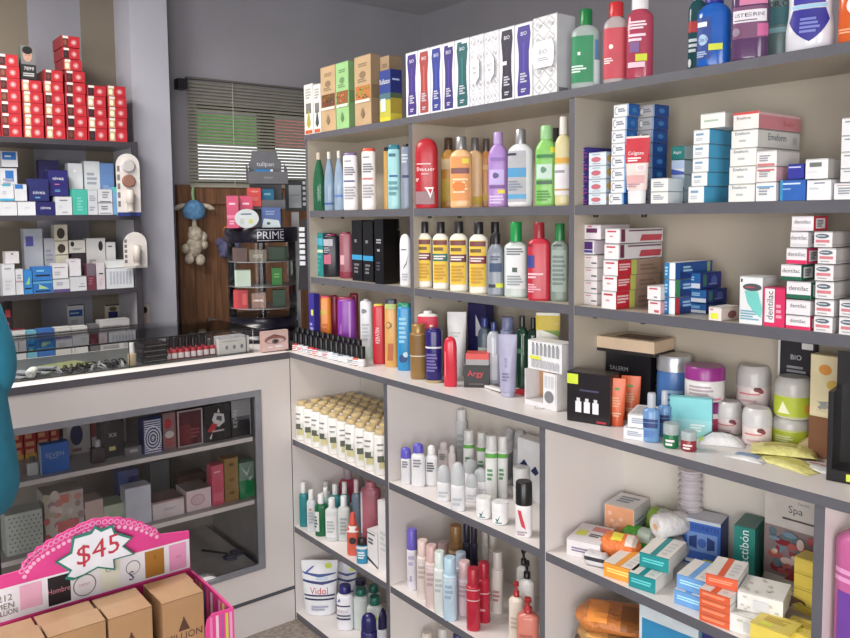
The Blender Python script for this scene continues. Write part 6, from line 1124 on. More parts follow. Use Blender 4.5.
rk('wide pale box with a black dot, at the rack back', 88, 107, 238, .1, Zl, (204, 204, 204), (('o', 'f', .75, .84, .12, .1, (40, 38, 42)), ('l', 'f', .1, .7, .2, .6, 3, (160, 160, 164))))
rk('narrow white box at the back near the rack upright', 107.6, 117, 242, .1, Zl, (214, 214, 216), (('l', 'f', .2, .7, .88, .93, 1, (90, 90, 96)),))
# on the low cabinet
Zc = .8; cab = dict(g='boxes on the low cabinet')
FC = .02
rk('black box with red edge at the far left of the low cabinet', 8, 15.5, 300, .05, Zc, (50, 36, 44), (('l', 'f', 0, .7, .2, .9, 4, (190, 60, 70)),), **cab)
rk('white box with a dark red top on the low cabinet', 14, 27.5, 330, -.03, Zc, (206, 208, 210), pr(), top=(120, 30, 44), **cab)
rk('pale turquoise box on the low cabinet', 28, 38.5, 331, -.03, Zc, (110, 180, 206), pr((150, 206, 220)), **cab)
rk('blue box on the low cabinet right of the turquoise one', 39, 56, 329, -.03, Zc, (60, 112, 190), pr((100, 150, 210)), **cab)
rk('white box with grey print on the low cabinet', 56.4, 72.5, 327.5, -.03, Zc, (212, 210, 206), pr((150, 150, 150)), **cab)
rk('plain white box on the low cabinet, beside a grey one', 73, 89, 326.5, -.03, Zc, (218, 218, 216), (('r', 'f', .12, .2, .1, .9, (190, 190, 190)),), **cab)
rk('narrow dark grey box on the low cabinet', 91, 100.5, 324.5, -.03, Zc, (110, 110, 114), (), **cab)
rk('large translucent looking white pack at the right of the low cabinet', 101, 131, 319.5, -.03, Zc, (190, 188, 190), tuple(('r', 'f', R5.random()*.8, R5.random()*.8+.2, .1+.8*R5.random(), .12+.8*R5.random(), (214, 212, 214)) for _ in range(1))+(('l', 'f', .1, .9, .2, .9, 6, (160, 156, 160)),), **cab)
def wallcard(name, lab, u0, u1, vt, vb, X, col, dc, cat='pouch'):
    yc = (sY(u0, X, 1.1)+sY(u1, X, 1.1))/2; w = sY(u1, X, 1.1)-sY(u0, X, 1.1); z0, z1 = sZ(vb, X, yc), sZ(vt, X, yc)
    return carton(name, lab, cat, None, (X-.006, yc, z0), w, .01, z1-z0, col, dc, rz=PI/2)
wallcard('wet_wipes_pouch', 'white hanging pouch with a blue oval, on the wall under the rack', 66.5, 82.5, 304.5, 326, -3.488, (206, 208, 214), (('r', 'f', .0, 1, .95, 1, (60, 60, 70)), ('r', 'f', .08, .92, .45, .75, (40, 80, 160)), ('l', 'f', .2, .8, .1, .3, 2, (170, 170, 170)), ('l', 'f', .15, .85, .55, .65, 1, (170, 200, 230))))
wallcard('wet_wipes_pouch', 'hanging pouch with a blue oval and brown top, beside the beige stripe', 104, 119.5, 304.5, 322, -3.488, (196, 190, 170), (('r', 'f', .2, .8, .25, .6, (36, 40, 110)), ('o', 'f', .5, .75, .25, .14, (110, 90, 60)), ('r', 'f', .0, 1, .93, 1, (70, 64, 60))))
wallcard('cosmetics_card', 'pale card with a black dot, right of the rack over the low cabinet', 136, 149, 303.5, 345, -3.28, (222, 206, 196), (('o', 'f', .6, .84, .2, .08, (26, 26, 30)), ('r', 'f', .1, .4, .2, .75, (216, 150, 140)), ('l', 'f', .1, .5, .3, .7, 6, (160, 60, 60)), ('r', 'f', .25, .7, .0, .25, (120, 110, 100))), 'card')
# blister cards hanging on the upright
def blister(lab, u0, u1, vt, vb, two):
    X = -3.175; yc = (sY(u0, X, 1.3)+sY(u1, X, 1.3))/2; w = sY(u1, X, 1.3)-sY(u0, X, 1.3); z0, z1 = sZ(vb, X, yc), sZ(vt, X, yc); h = z1-z0
    t = thing('make_up_card', lab, 'blister card', (X, yc, z0), PI/2, 'make-up cards hanging on the rack upright')
    q = MB(); r = w/2; pts = [(-r, 0.0), (r, 0.0)]+[(r*math.cos(a*PI/10), h-r+r*math.sin(a*PI/10)) for a in range(11)]
    q.prism(pts, lambda x, y, k: (x, .002*k, y), mat((220, 214, 210), .5))
    for k in range(5): q.box(-r*.92, -r*.7, -.0006, 0, h*(.15+.14*k), h*(.24+.14*k), mat((120, 116, 120), .6))
    q.box(-r, r, -.0006, 0, 0, h*.06, mat((40, 60, 130) if two else (200, 196, 190), .5)); q.build('card', t)
    def disc(cz, rr, m, nm, cx=0):
        q = MB(); q.loft([(0, rr, rr, 2), (.008, rr, rr, 2), (.012, rr*.85, rr*.85, 2)], m, 24); q.v = [(x+cx, -z-.0008, y+cz) for x, y, z in q.v]; q.build(nm, t)
    if two:
        disc(h*.8, r*.55, mat((214, 212, 214), .2, .3), 'compact'); disc(h*.56, r*.55, mat((150, 106, 90), .5), 'powder_pan')
    q = MB(); q.loft([(h*.08, r*.28, r*.28, 2), (h*.2, r*.28, r*.28, 2), (h*.205, r*.34, r*.34, 2), (h*(.4 if two else .6), r*.34, r*.34, 2), (h*(.42 if two else .64), r*.2, r*.2, 2)], mat((216, 206, 196), .3), 16, True, True); q.v = [(x, y-r*.36, z) for x, y, z in q.v]; q.build('bottle', t)
blister('rounded card with two powder discs hanging at the rack upright', 118.5, 142, 153.5, 216, True)
blister('rounded card with a small foundation bottle hanging lower on the upright', 123, 146.5, 232, 268, False)
# ================================================================ plush toys on the wooden door
def blob(q, c, r, m, seg=14, sq=(1, 1, 1)):
    n = 8; rings = []
    for i in range(n+1):
        a = -PI/2+PI*i/n; rings.append((c[2]+r*sq[2]*math.sin(a), max(.0004, r*sq[0]*math.cos(a)), max(.0004, r*sq[1]*math.cos(a)), 2, c[0], c[1]))
    q.loft(rings, m, seg)
X = -3.44; Y = sY(194, X, 1.4); zt = sZ(187, X, Y)
t = thing('plush_toy', 'plush lamb with a blue hat hanging on the wooden door', 'plush toy', (X, Y, zt-.348), PI/2); t.scale = (1, 1, 1.16)
wool = mat((206, 192, 170), .9, kind='mottle'); blue = mat((96, 150, 200), .9, kind='mottle')
q = MB(); q.loft([(.24, .005, .005, 2), (.275, .008, .006, 2, -.004, 0), (.30, .006, .005, 2, .0, 0)], mat((150, 190, 130), .9), 10); q.build('hook_loop', t)
q = MB(); q.loft([(.175, .03, .025, 2), (.185, .05, .035, 2), (.21, .055, .038, 2), (.235, .042, .03, 2), (.25, .012, .01, 2)], blue, 18); q.build('hat', t)
for s_ in (-1, 1):
    q = MB(); q.loft([(.0, .002, .004, 2), (.02, .009, .008, 2), (.045, .011, .009, 2), (.065, .004, .004, 2)], wool, 10); a = s_*1.9; q.v = [(x*math.cos(a)+z*math.sin(a)+s_*.035, y, -x*math.sin(a)+z*math.cos(a)+.235) for x, y, z in q.v]; q.build('ear', t)
q = MB(); q.loft([(.12, .008, .008, 2), (.15, .012, .01, 2), (.18, .008, .008, 2)], wool, 10); q.build('neck_cord', t)
q = MB(); blob(q, (0, -.005, .115), .034, wool); blob(q, (-.004, -.002, .07), .038, wool, 14, (1, .8, 1.1))
for x_, z_, r_ in ((-.045, .062, .02), (.04, .075, .019), (-.03, .022, .022), (.02, .016, .023), (-.02, .135, .012), (.035, .105, .022)): blob(q, (x_, -.006, z_), r_, wool)
q.build('body', t)
X = -3.44; Y = sY(226, X, 1.3)
t = thing('plush_toy', 'violet blue plush toy with an orange tuft, partly behind the black stand', 'plush toy', (X, Y, sZ(255, X, Y)), PI/2)
q = MB(); pm = mat((96, 96, 136), .9, kind='mottle'); blob(q, (0, 0, .035), .042, pm); blob(q, (.045, 0, .04), .026, pm); blob(q, (-.03, 0, .06), .022, pm); blob(q, (-.02, -.01, .004), .018, pm); q.build('body', t)
q = MB(); q.loft([(.07, .003, .003, 2), (.10, .004, .004, 2)], mat((120, 120, 150), .9), 8); blob(q, (.012, 0, .115), .024, mat((226, 120, 60), .9, kind='mottle')); q.build('tuft', t)
# ================================================================ black acrylic cosmetics stand on the corner
SXc, RS = -2.622, .124
SYc = sY(262, SXc, 1.2)
zz = lambda v: sZ(v, SXc+.06, SYc-.1)
zA, zB2, z1s, z2s, z3s, z4s = zz(228), zz(243), zz(262), zz(287), zz(309), zz(318)
t = thing('cosmetics_stand', 'round clear display stand with a black band lettered PRIME on the corner cabinet', 'display stand', (SXc, SYc, ZC+.0005), 0)
bk = mat((22, 18, 34), .25); o_ = ZC
q = MB()
q.loft([(0, RS, RS, 2), (.02, RS, RS, 2), (.022, RS*.95, RS*.95, 2), (z4s-o_-.05, RS*.95, RS*.95, 2), (z4s-o_-.048, RS*1.02, RS*1.02, 2), (z4s-o_-.03, RS*1.02, RS*1.02, 2), (z4s-o_-.028, RS*.96, RS*.96, 2), (z4s-o_, RS, RS, 2)], bk, 40); q.build('base', t)
q = MB(); q.loft([(zB2-o_, RS*1.03, RS*1.03, 2), (zB2-o_+.006, RS*1.06, RS*1.06, 2), (zA-o_-.004, RS*1.06, RS*1.06, 2), (zA-o_, RS*1.03, RS*1.03, 2)], bk, 40)
ang = math.atan2(-SYc-.02, -SXc)+.27
def onband(x, y, r=RS*1.062):
    a = ang + x/r; return (r*math.cos(a), r*math.sin(a), (zA+zB2)/2-o_+y)
q.text('PRIME', onband, (zA-zB2)*.5, mat((190, 190, 200), .4)); 
for s_ in (-1, 1):
    yy = s_*(zA-zB2)*.36; n = 8
    q.add([onband(-.05+.1*i/n, yy+e) for e in (-.0008, .0008) for i in range(n+1)], [(i, i+1, n+2+i, n+1+i) for i in range(n)], mat((190, 190, 200), .4))
q.build('name_band', t)
q = MB(); q.loft([(z4s-o_, RS*.99, RS*.99, 2), (zB2-o_, RS*.99, RS*.99, 2)], GL, 40, False, False); q.build('clear_wall', t)
q = MB(); q.loft([(z4s-o_, .012, .012, 2), (zB2-o_, .012, .012, 2)], mat((50, 46, 56), .3), 16); q.build('column', t)
for zq in (z1s, z2s, z3s):
    q = MB(); q.loft([(zq-o_-.003, RS*.98, RS*.98, 2), (zq-o_, RS*.98, RS*.98, 2)], mat((206, 208, 214), .2, 0, .35), 40); q.build('tier', t)
def instand(u, vb_z, w, h, col, lab, dc=(), off=.068):
    a = ang; X = SXc+off*.9; Y = sY(u, X, vb_z)
    if math.hypot(X-SXc, Y-SYc) > RS-.042: X = SXc+.03; Y = sY(u, X, vb_z)
    carton('perfume_box', lab, 'box', 'small boxes inside the clear stand', (X, Y, vb_z+.0006), w, .03, h, col, dc, rz=PI/2-.45)
instand(243, z2s, .055, .058, (196, 214, 196), 'pale green cube box on the middle tier of the stand')
instand(277, z2s, .036, .062, (40, 150, 50), 'bright green box on the middle tier of the stand', (('l', 'f', .2, .8, .4, .7, 2, (120, 206, 100)),))
instand(241, z3s, .05, .066, (200, 40, 50), 'bright red box on the low tier of the stand', (('r', 'f', .6, .9, .2, .8, (226, 90, 90)),))
instand(259, z3s, .05, .055, (160, 120, 104), 'brown pink box on the low tier of the stand', (('l', 'f', .1, .9, .4, .6, 1, (226, 206, 196)),))
instand(279, z3s, .045, .06, (26, 80, 50), 'dark green box on the low tier of the stand')
instand(258, z1s, .06, .042, (120, 110, 90), 'khaki box on the top tier of the stand', (('l', 'f', .2, .8, .3, .6, 2, (180, 170, 150)),))
instand(278, z1s, .07, .05, (30, 74, 40), 'dark green box on the top tier of the stand')
instand(240, z1s, .05, .05, (90, 60, 56), 'dark brown box on the top tier of the stand')
# on top of it
G = 'things on top of the black stand'
def ontop(name, lab, cat, u0, u1, vt, off, d, col, dc=(), vb=None, rz=PI/2-.4, z0=zA, **k):
    X = SXc+off; yc = sY((u0+u1)/2, X, z0); w = (sY(u1, X, z0)-sY(u0, X, z0))*.95
    zb = z0 if vb is None else sZ(vb, X, yc)
    return carton(name, lab, cat, G, (X, yc, zb+.0006), w, d, sZ(vt, X, yc)-zb, col, dc, rz=rz, **k)
ontop('lip_gloss_box', 'pink box, left of two behind the round white sign', 'box', 227.5, 238.5, 196, .05, .04, (206, 66, 110), (('l', 'f', .2, .8, .7, .8, 1, (235, 190, 205)), ('r', 'f', 0, 1, .3, .4, (226, 120, 150)), ('l', 'f', .2, .8, .1, .25, 2, (226, 170, 190))))
ontop('lip_gloss_box', 'pink box, right of two behind the round white sign', 'box', 240.5, 252.5, 196, .05, .04, (210, 60, 100), (('l', 'f', .2, .8, .7, .8, 1, (235, 190, 205)), ('r', 'f', 0, 1, .3, .4, (226, 120, 150))))
X = SXc+.105; Y = sY(247, X, zA)
t = thing('round_sign', 'small round white sign on top of the black stand', 'sign', (X, Y, zA+.0006), PI/2-.3, G)
q = MB(); r_ = .041; q.loft([(0, r_, r_, 2), (.003, r_, r_, 2)], mat((206, 214, 216), .4), 28); q.v = [(x, z-.003, y*.8+r_*.8) for x, y, z in q.v]
q.box(-.02, .016, -.0034, -.003, .046, .05, mat((70, 90, 130), .5)); q.box(-.024, -.01, -.0034, -.003, .014, .034, mat((190, 196, 190), .5)); q.box(.006, .02, -.0034, -.003, .016, .03, mat((206, 206, 110), .5)); q.build('disc', t)
ontop('leaflet_stand', 'blue and white leaflet box beside the round sign', 'leaflet', 262.5, 280, 207.5, .075, .02, (70, 96, 160), (('p', 'f', [(0, 0), (1, 0), (.9, .35), (.1, .45)], (196, 210, 214)), ('o', 'f', .35, .2, .1, .07, (60, 90, 90)), ('l', 'f', .2, .8, .6, .85, 2, (130, 150, 200))))
# grey cardboard stand lettered tulipan
Xg = SXc-.035; Yg = sY(266, Xg, 1.45); wg = sY(280, Xg, 1.45)-sY(251, Xg, 1.45); gz = zA+.0006
t = thing('cardboard_stand', 'grey cardboard stand lettered tulipan on top of the black stand', 'display stand', (Xg, Yg, gz), PI/2-.3)
gr_ = mat((104, 104, 110), .6); gr2 = mat((86, 86, 92), .6)
hT = sZ(151, Xg, Yg)-gz; zr = lambda v: sZ(v, Xg+.03, Yg)-gz
q = MB(); q.prism([(-wg/2, 0), (wg/2, 0), (wg/2, hT*.86), (wg*.4, hT*.9), (wg*.36, hT), (-wg*.4, hT), (-wg*.44, hT*.88), (-wg/2, hT*.84)], lambda x, y, k: (x, .004*k, y), gr_)
q.text('tulipan', lambda x, y: (x, -.0006, hT*.82+y), .022, mat((206, 206, 210), .5), wg*.8); q.build('back_panel', t)
for vlo, vhi, ex in ((184, 172, .012), (209, 200, 0)):
    z0, z1 = zr(vlo), zr(vhi); q = MB(); W_ = wg/2+ex
    q.box(-W_, W_, -.06, -.056, z0, z1, gr_); q.box(-W_, W_, -.056, 0, z0, z0+.003, gr2)
    q.prism([(-.056, z0), (-.002, z0), (-.002, z1+.03), (-.03, z1+.02), (-.056, z1)], lambda x, y, k: (-W_+.002*k, x, y), gr2); q.prism([(-.056, z0), (-.002, z0), (-.002, z1+.03), (-.03, z1+.02), (-.056, z1)], lambda x, y, k: (W_-.002*k, x, y), gr2)
    if ex: q.text('tulipan', lambda x, y: (x, -.0606, (z0+z1)/2+y), .011, mat((170, 170, 176), .5), wg*.6)
    q.build('shelf', t)
def inst(lab, u0, u1, vt, vb, col, dc=()):
    X = Xg+.03; yc = sY((u0+u1)/2, X, 1.5); w = (sY(u1, X, 1.5)-sY(u0, X, 1.5))
    carton('condom_box', lab, 'box', 'packets in the grey cardboard stand', (X, yc, sZ(vb, X, yc)), w*.96, .03, sZ(vt, X, yc)-sZ(vb, X, yc), col, dc, rz=PI/2-.3)
inst('bright blue packet on the upper tier of the grey stand', 256, 272, 169.5, 182.5, (30, 130, 206), (('r', 'f', .85, 1, .5, 1, (214, 220, 226)), ('l', 'f', .2, .8, .5, .7, 1, (90, 170, 226))))
inst('coral red packet on the lower tier of the grey stand', 247.5, 259.5, 188, 206.5, (226, 74, 70), (('t', 'f', 'tulipan', .5, .8, .14, (240, 214, 210)), ('l', 'f', .2, .8, .3, .5, 2, (240, 130, 120))))
inst('teal blue packet on the lower tier of the grey stand', 260.5, 272.5, 189, 206.5, (30, 110, 150), (('l', 'f', .2, .8, .6, .8, 1, (120, 180, 200)), ('l', 'f', .2, .8, .2, .4, 2, (50, 150, 190))))
# framed white card and a hanging black strip, beside the tall unit
X = -2.66; yc = sY(296, X, 1.5); z0 = ZC+.0006; w = sY(306, X, 1.5)-sY(286.5, X, 1.5)
t = thing('card_holder', 'tall holder with a dark framed white card, between black stand and tall shelves', 'card holder', (X, yc, z0), PI/2-.35)
q = MB(); q.box(-w*.22, w*.1, 0, .02, 0, sZ(212, X, yc)-z0, mat((214, 214, 216), .5)); q.box(-w*.5, w*.5, -.02, .05, 0, .006, mat((60, 60, 64), .5)); q.build('post', t)
zf0, zf1 = sZ(211, X, yc)-z0, sZ(180, X, yc)-z0
q = MB(); q.box(-w/2, w/2, -.012, 0, zf0, zf1, mat((56, 60, 62), .5)); q.box(-w*.36, w*.2, -.013, -.012, zf0+.012, zf1-.02, mat((170, 176, 180), .5))
for k in range(5): q.box(w*.27, w*.4, -.0131, -.012, zf0+.02+.02*k, zf0+.032+.02*k, mat((206, 206, 210), .5))
q.box(-w*.3, w*.1, -.0135, -.013, (zf0+zf1)/2, (zf0+zf1)/2+.002, mat((90, 90, 96), .5)); q.build('framed_card', t)
X = -2.335; yc = 1.318
za_, zb_ = sZ(219, X, yc), sZ(290, X, yc)
t = thing('hanging_strip', 'black hanging strip with white blister tablets beside the tall shelf unit', 'blister strip', (X, yc, zb_), .6)
q = MB(); q.prism([(-.016, 0), (.02, 0), (.028, za_-zb_), (.002, za_-zb_)], lambda x, y, k: (x, .003*k, y), mat((36, 34, 38), .4)); q.build('strip', t)
q = MB(); H_ = za_-zb_
for k in range(7):
    zk = H_*(.35+.08*k)
    q.box(-.006, .014, -.004, 0, zk, zk+H_*.055, mat((196, 200, 206), .3))
q.build('tablets', t)
# ================================================================ on the ledge of the counter and inside the glass case
Zg = ZC+.0026
def lg(u, v): return ground(u, v, Zg)
# eye picture box on the ledge corner
X = -2.335; y0, y1 = sY(246.5, X, .95), sY(273, X, .95)
carton('eyeshadow_box', 'box picturing a made up eye, standing at the end of the glass case', 'box', None, (X-.012, (y0+y1)/2+.006, Zg+.0005), y1-y0, .02, sZ(331, X, y0)-Zg, (206, 166, 156), (('o', 'f', .5, .55, .42, .2, (150, 96, 90)), ('o', 'f', .5, .5, .34, .13, (206, 180, 176)), ('o', 'f', .5, .48, .14, .12, (110, 96, 90)), ('o', 'f', .5, .48, .06, .06, (26, 22, 24)), ('p', 'f', [(.08, .66), (.45, .84), (.92, .66), (.45, .76)], (130, 84, 76)), ('o', 'f', .62, .22, .16, .06, (236, 226, 226)), ('o', 'f', .3, .2, .1, .05, (240, 226, 230))), rz=PI/2, side=(190, 150, 140)) if 0 else None
GE = Y1E = 1.166
X = -2.345; y0, y1 = sY(247.5, X, .95), sY(274, X, .95)
hE = sZ(331, X, y1)-Zg
carton('eyeshadow_box', 'box picturing a made up eye, standing at the end of the glass case', 'box', None, (X-.005+.0, max(1.167+(y1-y0)/2, (y0+y1)/2), Zg+.0005), y1-y0, .018, hE, (224, 190, 182), (('o', 'f', .5, .55, .42, .2, (150, 96, 90)), ('o', 'f', .5, .5, .34, .13, (206, 180, 176)), ('o', 'f', .5, .48, .14, .12, (110, 96, 90)), ('o', 'f', .5, .48, .06, .06, (26, 22, 24)), ('p', 'f', [(.08, .66), (.45, .84), (.92, .66), (.45, .76)], (130, 84, 76)), ('o', 'f', .62, .22, .16, .06, (236, 226, 226)), ('o', 'f', .3, .2, .1, .05, (240, 226, 230))), rz=PI/2, side=(190, 150, 140))
X = -2.395; Y = sY(282, X, .95)
carton('eyeshadow_box', 'dark box with blue grey windows behind the eye picture box', 'box', None, (X, Y, Zg+.0005), .05, .02, sZ(332, X, Y)-Zg, (44, 40, 52), (('r', 'f', .2, .48, .15, .9, (120, 134, 150)), ('r', 'f', .55, .85, .15, .9, (110, 124, 140))), rz=PI/2-.1)
# white boxes of the case
X = -2.425; y0, y1 = sY(214, X, .95), sY(245, X, .95)
carton('cosmetics_tray', 'white box with small flower marks at the right end of the glass case', 'box', None, (X, (y0+y1)/2, Zg+.0005), y1-y0-.004, .07, .052, (222, 220, 216), tuple(('o', 'f', .25+.25*k, .4, .05, .14, (140, 136, 146)) for k in range(3))+(('l', 'f', .1, .9, .75, .82, 1, (170, 170, 176)),)+tuple(('o', 't', R5.random(), R5.random(), .05, .09, (160, 160, 164)) for _ in range(16)), rz=PI/2, top=(176, 176, 180))
n_ = 0
for r_, X in enumerate((-2.415, -2.45)):
    for k in range(8):
        u = 168+k*6.3+(3 if r_ else 0); Y = sY(u, X, Zg+.03)
        if Y > sY(214, -2.425, .95)-.009: continue
        bottle('nail_polish', 'red nail polish in the glass case, %s of the %s row' % (LR[k], 'back' if r_ else 'front'), 'nail polish', 'red nail polishes in the glass case', (X, Y, Zg+.0005), .02, .02, .068, col=(170, 34, 50), cap=(30, 22, 26), s=.42, c=.48, nw=.55, cw=.6, n=3, seg=10,
               deco=(('r', -.5, .5, .05, .3, (216, 206, 206)),), rz=PI/2-.3) ; n_ += 1
for k in range(4):
    X = -2.43; Y = sY(151, X, .95)
    carton('powder_compact', 'black compact tray, %s of a stack in the glass case' % ordn(k, 4), 'compact', 'stacked black compacts', (X+.002*(k % 2), Y, Zg+.0005+k*.0155), .075, .07, .0145, (36, 32, 38), (('r', 'f', .05, .95, .35, .5, (110, 106, 112)),), rz=PI/2+.1*(k % 2), rough=.2)
X = -2.40; Y = sY(132, X, .95)
bottle('perfume_sample', 'small beige bottle with white cap in the glass case', 'bottle', None, (X, Y, Zg+.0005), .024, .024, sZ(343, X, Y)-Zg, col=(190, 170, 140), cap=(226, 226, 226), s=.5, c=.56, nw=.4, cw=.6)
for k in range(9):
    u = 172+k*3.2; 
X = -2.43; Y = sY(33, X, .95)
bottle('perfume_sample', 'white rounded bottle lying left in the glass case', 'bottle', None, (X, Y, Zg+.0135), .026, .026, .06, col=(230, 232, 226), cap=(226, 228, 226), s=.7, c=.8, nw=.5, cw=.6, tilt=(PI/2, 0, 1.2))
carton('cosmetics_card', 'olive green card lying in the glass case behind the clips', 'card', None, (-2.52, sY(62, -2.52, .95), Zg+.0005), .14, .1, .004, (126, 132, 84), (), rz=PI/2+.3)
for k in range(6):
    X = -2.42-.05*(k % 2); Y = sY(17+5.5*k, X, .95)
    carton('hair_pin_card', 'silver grey card of hair pins, %s in the glass case' % LR[k], 'card', 'cards of hair pins in the glass case', (X, Y, Zg+.0005+.0045*(k % 3)), .03, .06, .004, (126, 130, 136), tuple(('r', 't', .1+.2*j, .18+.2*j, .1, .9, (190, 192, 196)) for j in range(4)), rz=PI/2+.5+.1*k)
def clip(k, X, Y, a, c):
    q = MB(); n = 8; L_ = .055; pts = []
    for i in range(n+1): x = -L_/2+L_*i/n; pts.append((x, .008*math.sin(PI*i/n)))
    for y0_, y1_, dz in ((-.005, .005, .0), (-.003, .003, .004)):
        vv = []
        for x, z in pts: vv += [(x, y0_, z*(1 if dz else .3)+dz), (x, y1_, z*(1 if dz else .3)+dz), (x, y1_, z*(1 if dz else .3)+dz+.002), (x, y0_, z*(1 if dz else .3)+dz+.002)]
        ff = [(0, 1, 2, 3), tuple(4*n+j for j in (3, 2, 1, 0))]
        for i in range(n):
            for j in range(4): ff.append((4*i+j, 4*i+4+j, 4*i+4+(j+1) % 4, 4*i+(j+1) % 4))
        q.add(vv, ff, mat(c, .25, .5))
    tag(q.build('hair_clip', None, (X, Y, Zg+.0008), a), 'curved hair clip in the glass case, %s' % ('%s along the front' % LR[k//2] if k % 2 == 0 else '%s along the second line' % LR[k//2]), 'hair clip', 'hair clips in the glass case')
for k in range(20):
    X = -2.41-.05*(k % 2)-R5.random()*.01; Y = sY(57+(k//2)*7.2+R5.uniform(-.5, .5), X, .93); clip(k, X, Y, R5.uniform(-.5, .5), R5.choice(((196, 198, 202), (50, 46, 54), (90, 88, 96), (170, 172, 178), (36, 32, 38))))
# ================================================================ perfumes behind the counter window
G = 'perfume boxes in the counter window'
FW = LX-.042
def cw(lab, u0, u1, vt, off, z, col, dc=(), d=.05, nm='perfume_box', vb=None, **k): return LB(nm, lab, 'box', G, u0, u1, vt, off, z, d, col, dc, F=FW, vb=vb, **k)
A, B_, C_ = .653, .442, .225
cw('bright blue box lettered SEVEN leaning at the front of the counter window', 41, 70, 443, .01, A, (44, 112, 214), (('t', 'f', 'SEVEN', .5, .62, .15, (170, 200, 240)), ('l', 'f', .3, .75, .49, .52, 1, (200, 216, 240)), ('r', 'f', .0, .03, 0, 1, (170, 190, 220))), d=.03, side=(180, 200, 220))
for k, (a, b) in enumerate(((12, 24), (25, 37), (38, 50), (51, 60))):
    cw('red patterned box at the window back, %s' % LR[k], a, b, 427+k*-1.2, .2, A, (176, 44, 40), (('l', 'f', .1, .9, .1, .8, 3, (214, 150, 110)), ('r', 'f', 0, 1, .0, .14, (206, 160, 60))))
cw('white box with a dark blue disc at the window back', 68, 91, 418.5, .15, A, (206, 204, 202), (('o', 'f', .4, .55, .28, .3, (60, 64, 110)), ('l', 'f', .2, .7, .05, .2, 1, (160, 120, 120))))
cw('red and white box behind, between two dark ones', 92, 105, 418, .17, A, (180, 90, 92), (('r', 'f', 0, 1, 0, .4, (214, 206, 206)),))
cw('white bottle shaped box behind the black XX box', 119, 127, 414, .15, A, (216, 214, 210), ())
cw('black box marked XX with a small yellow label', 102, 125, 417.5, .05, A, (38, 34, 42), (('t', 'f', 'XX', .5, .56, .1, (206, 206, 210)), ('r', 'f', .32, .6, .17, .27, (216, 206, 140)), ('l', 'f', .1, .4, .6, .9, 5, (66, 60, 72))), d=.05)
bottle('perfume_bottle', 'small dark glass perfume bottle with a silver cap left of the XX box', 'bottle', 'perfume bottles in the counter window', (FW-.03, sY(98, FW-.03, A), A+.0005), .04, .025, sZ(440, FW-.03, sY(98, FW-.03, A))-A, col=(90, 76, 82), cap=(190, 190, 196), s=.66, c=.7, nw=.3, cw=.45, n=5, rz=PI/2, trans=.2)
bottle('perfume_bottle', 'small white capped bottle at the far left of the window shelf', 'bottle', 'perfume bottles in the counter window', (FW-.03, sY(33, FW-.03, A), A+.0005), .03, .02, sZ(457, FW-.03, sY(33, FW-.03, A))-A, col=(206, 206, 206), cap=(90, 84, 84), s=.66, c=.7, nw=.4, cw=.5, n=4, rz=PI/2)
cw('low grey box with a pale label right of the XX box', 125.5, 142, 446.5, .03, A, (130, 124, 128), (('r', 'f', .25, .75, .35, .7, (190, 186, 190)),), d=.06)
rings_ = tuple(('o', 'f', .5, .45, .48*(1-.13*k)*(1), .36*(1-.13*k), (40, 56, 140) if k % 2 else (226, 228, 236)) for k in range(7))
cw('white box with blue concentric stripes in the counter window', 144, 162.5, 419, .008, A, (52, 66, 146), tuple(('r', 'f', .04, .96, .02+.066*j, .052+.066*j, (226, 228, 236)) for j in range(15))+rings_+(('t', 'f', 'G', .5, .45, .12, (30, 36, 80)),), d=.045, side=(40, 52, 130))
cw('pack with red and white pattern behind clear film, beside the striped box', 163.5, 176.5, 412.5, .02, A, (150, 110, 112), (('o', 'f', .4, .7, .3, .14, (190, 50, 60)), ('o', 'f', .5, .4, .35, .1, (216, 206, 206)), ('l', 'f', .1, .9, .1, .3, 3, (190, 60, 66))), d=.04)
cw('dark red box with a pale frame in the counter window', 178, 203.5, 409.5, .01, A, (96, 28, 38), (('r', 'f', 0, 1, 0, 1, (176, 166, 170)), ('r', 'f', .06, .94, .04, .96, (84, 26, 36)), ('r', 'f', .12, .5, .08, .6, (120, 34, 46)), ('l', 'f', .5, .85, .2, .5, 3, (140, 60, 66))), d=.04)
cw('black box with a white and red butterfly like emblem', 204.5, 231, 404.5, .008, A, (30, 28, 34), (('p', 'f', [(.3, .6), (.4, .78), (.75, .72), (.78, .5), (.55, .38), (.4, .45)], (214, 212, 216)), ('p', 'f', [(.45, .6), (.5, .7), (.68, .66), (.66, .52)], (90, 88, 96)), ('p', 'f', [(.12, .3), (.3, .52), (.5, .46), (.35, .25)], (206, 50, 60)), ('p', 'f', [(.18, .1), (.3, .25), (.26, .08)], (226, 222, 224)), ('l', 'f', .3, .9, .24, .32, 1, (190, 180, 180)), ('p', 'f', [(.5, .78), (.55, .9), (.6, .78)], (226, 224, 226))), d=.05)
cw('black and silver box with KEVIN written up its edge', 232, 251, 399.5, .008, A, (36, 34, 42), (('r', 'f', 0, 1, .55, 1, (150, 150, 156)), ('r', 'f', 0, 1, .45, .55, (90, 88, 96)), ('t', 'f', 'KEVIN', .18, .5, .22, (206, 206, 212), PI/2), ('r', 'f', .96, 1, 0, 1, (170, 170, 176))), d=.05)
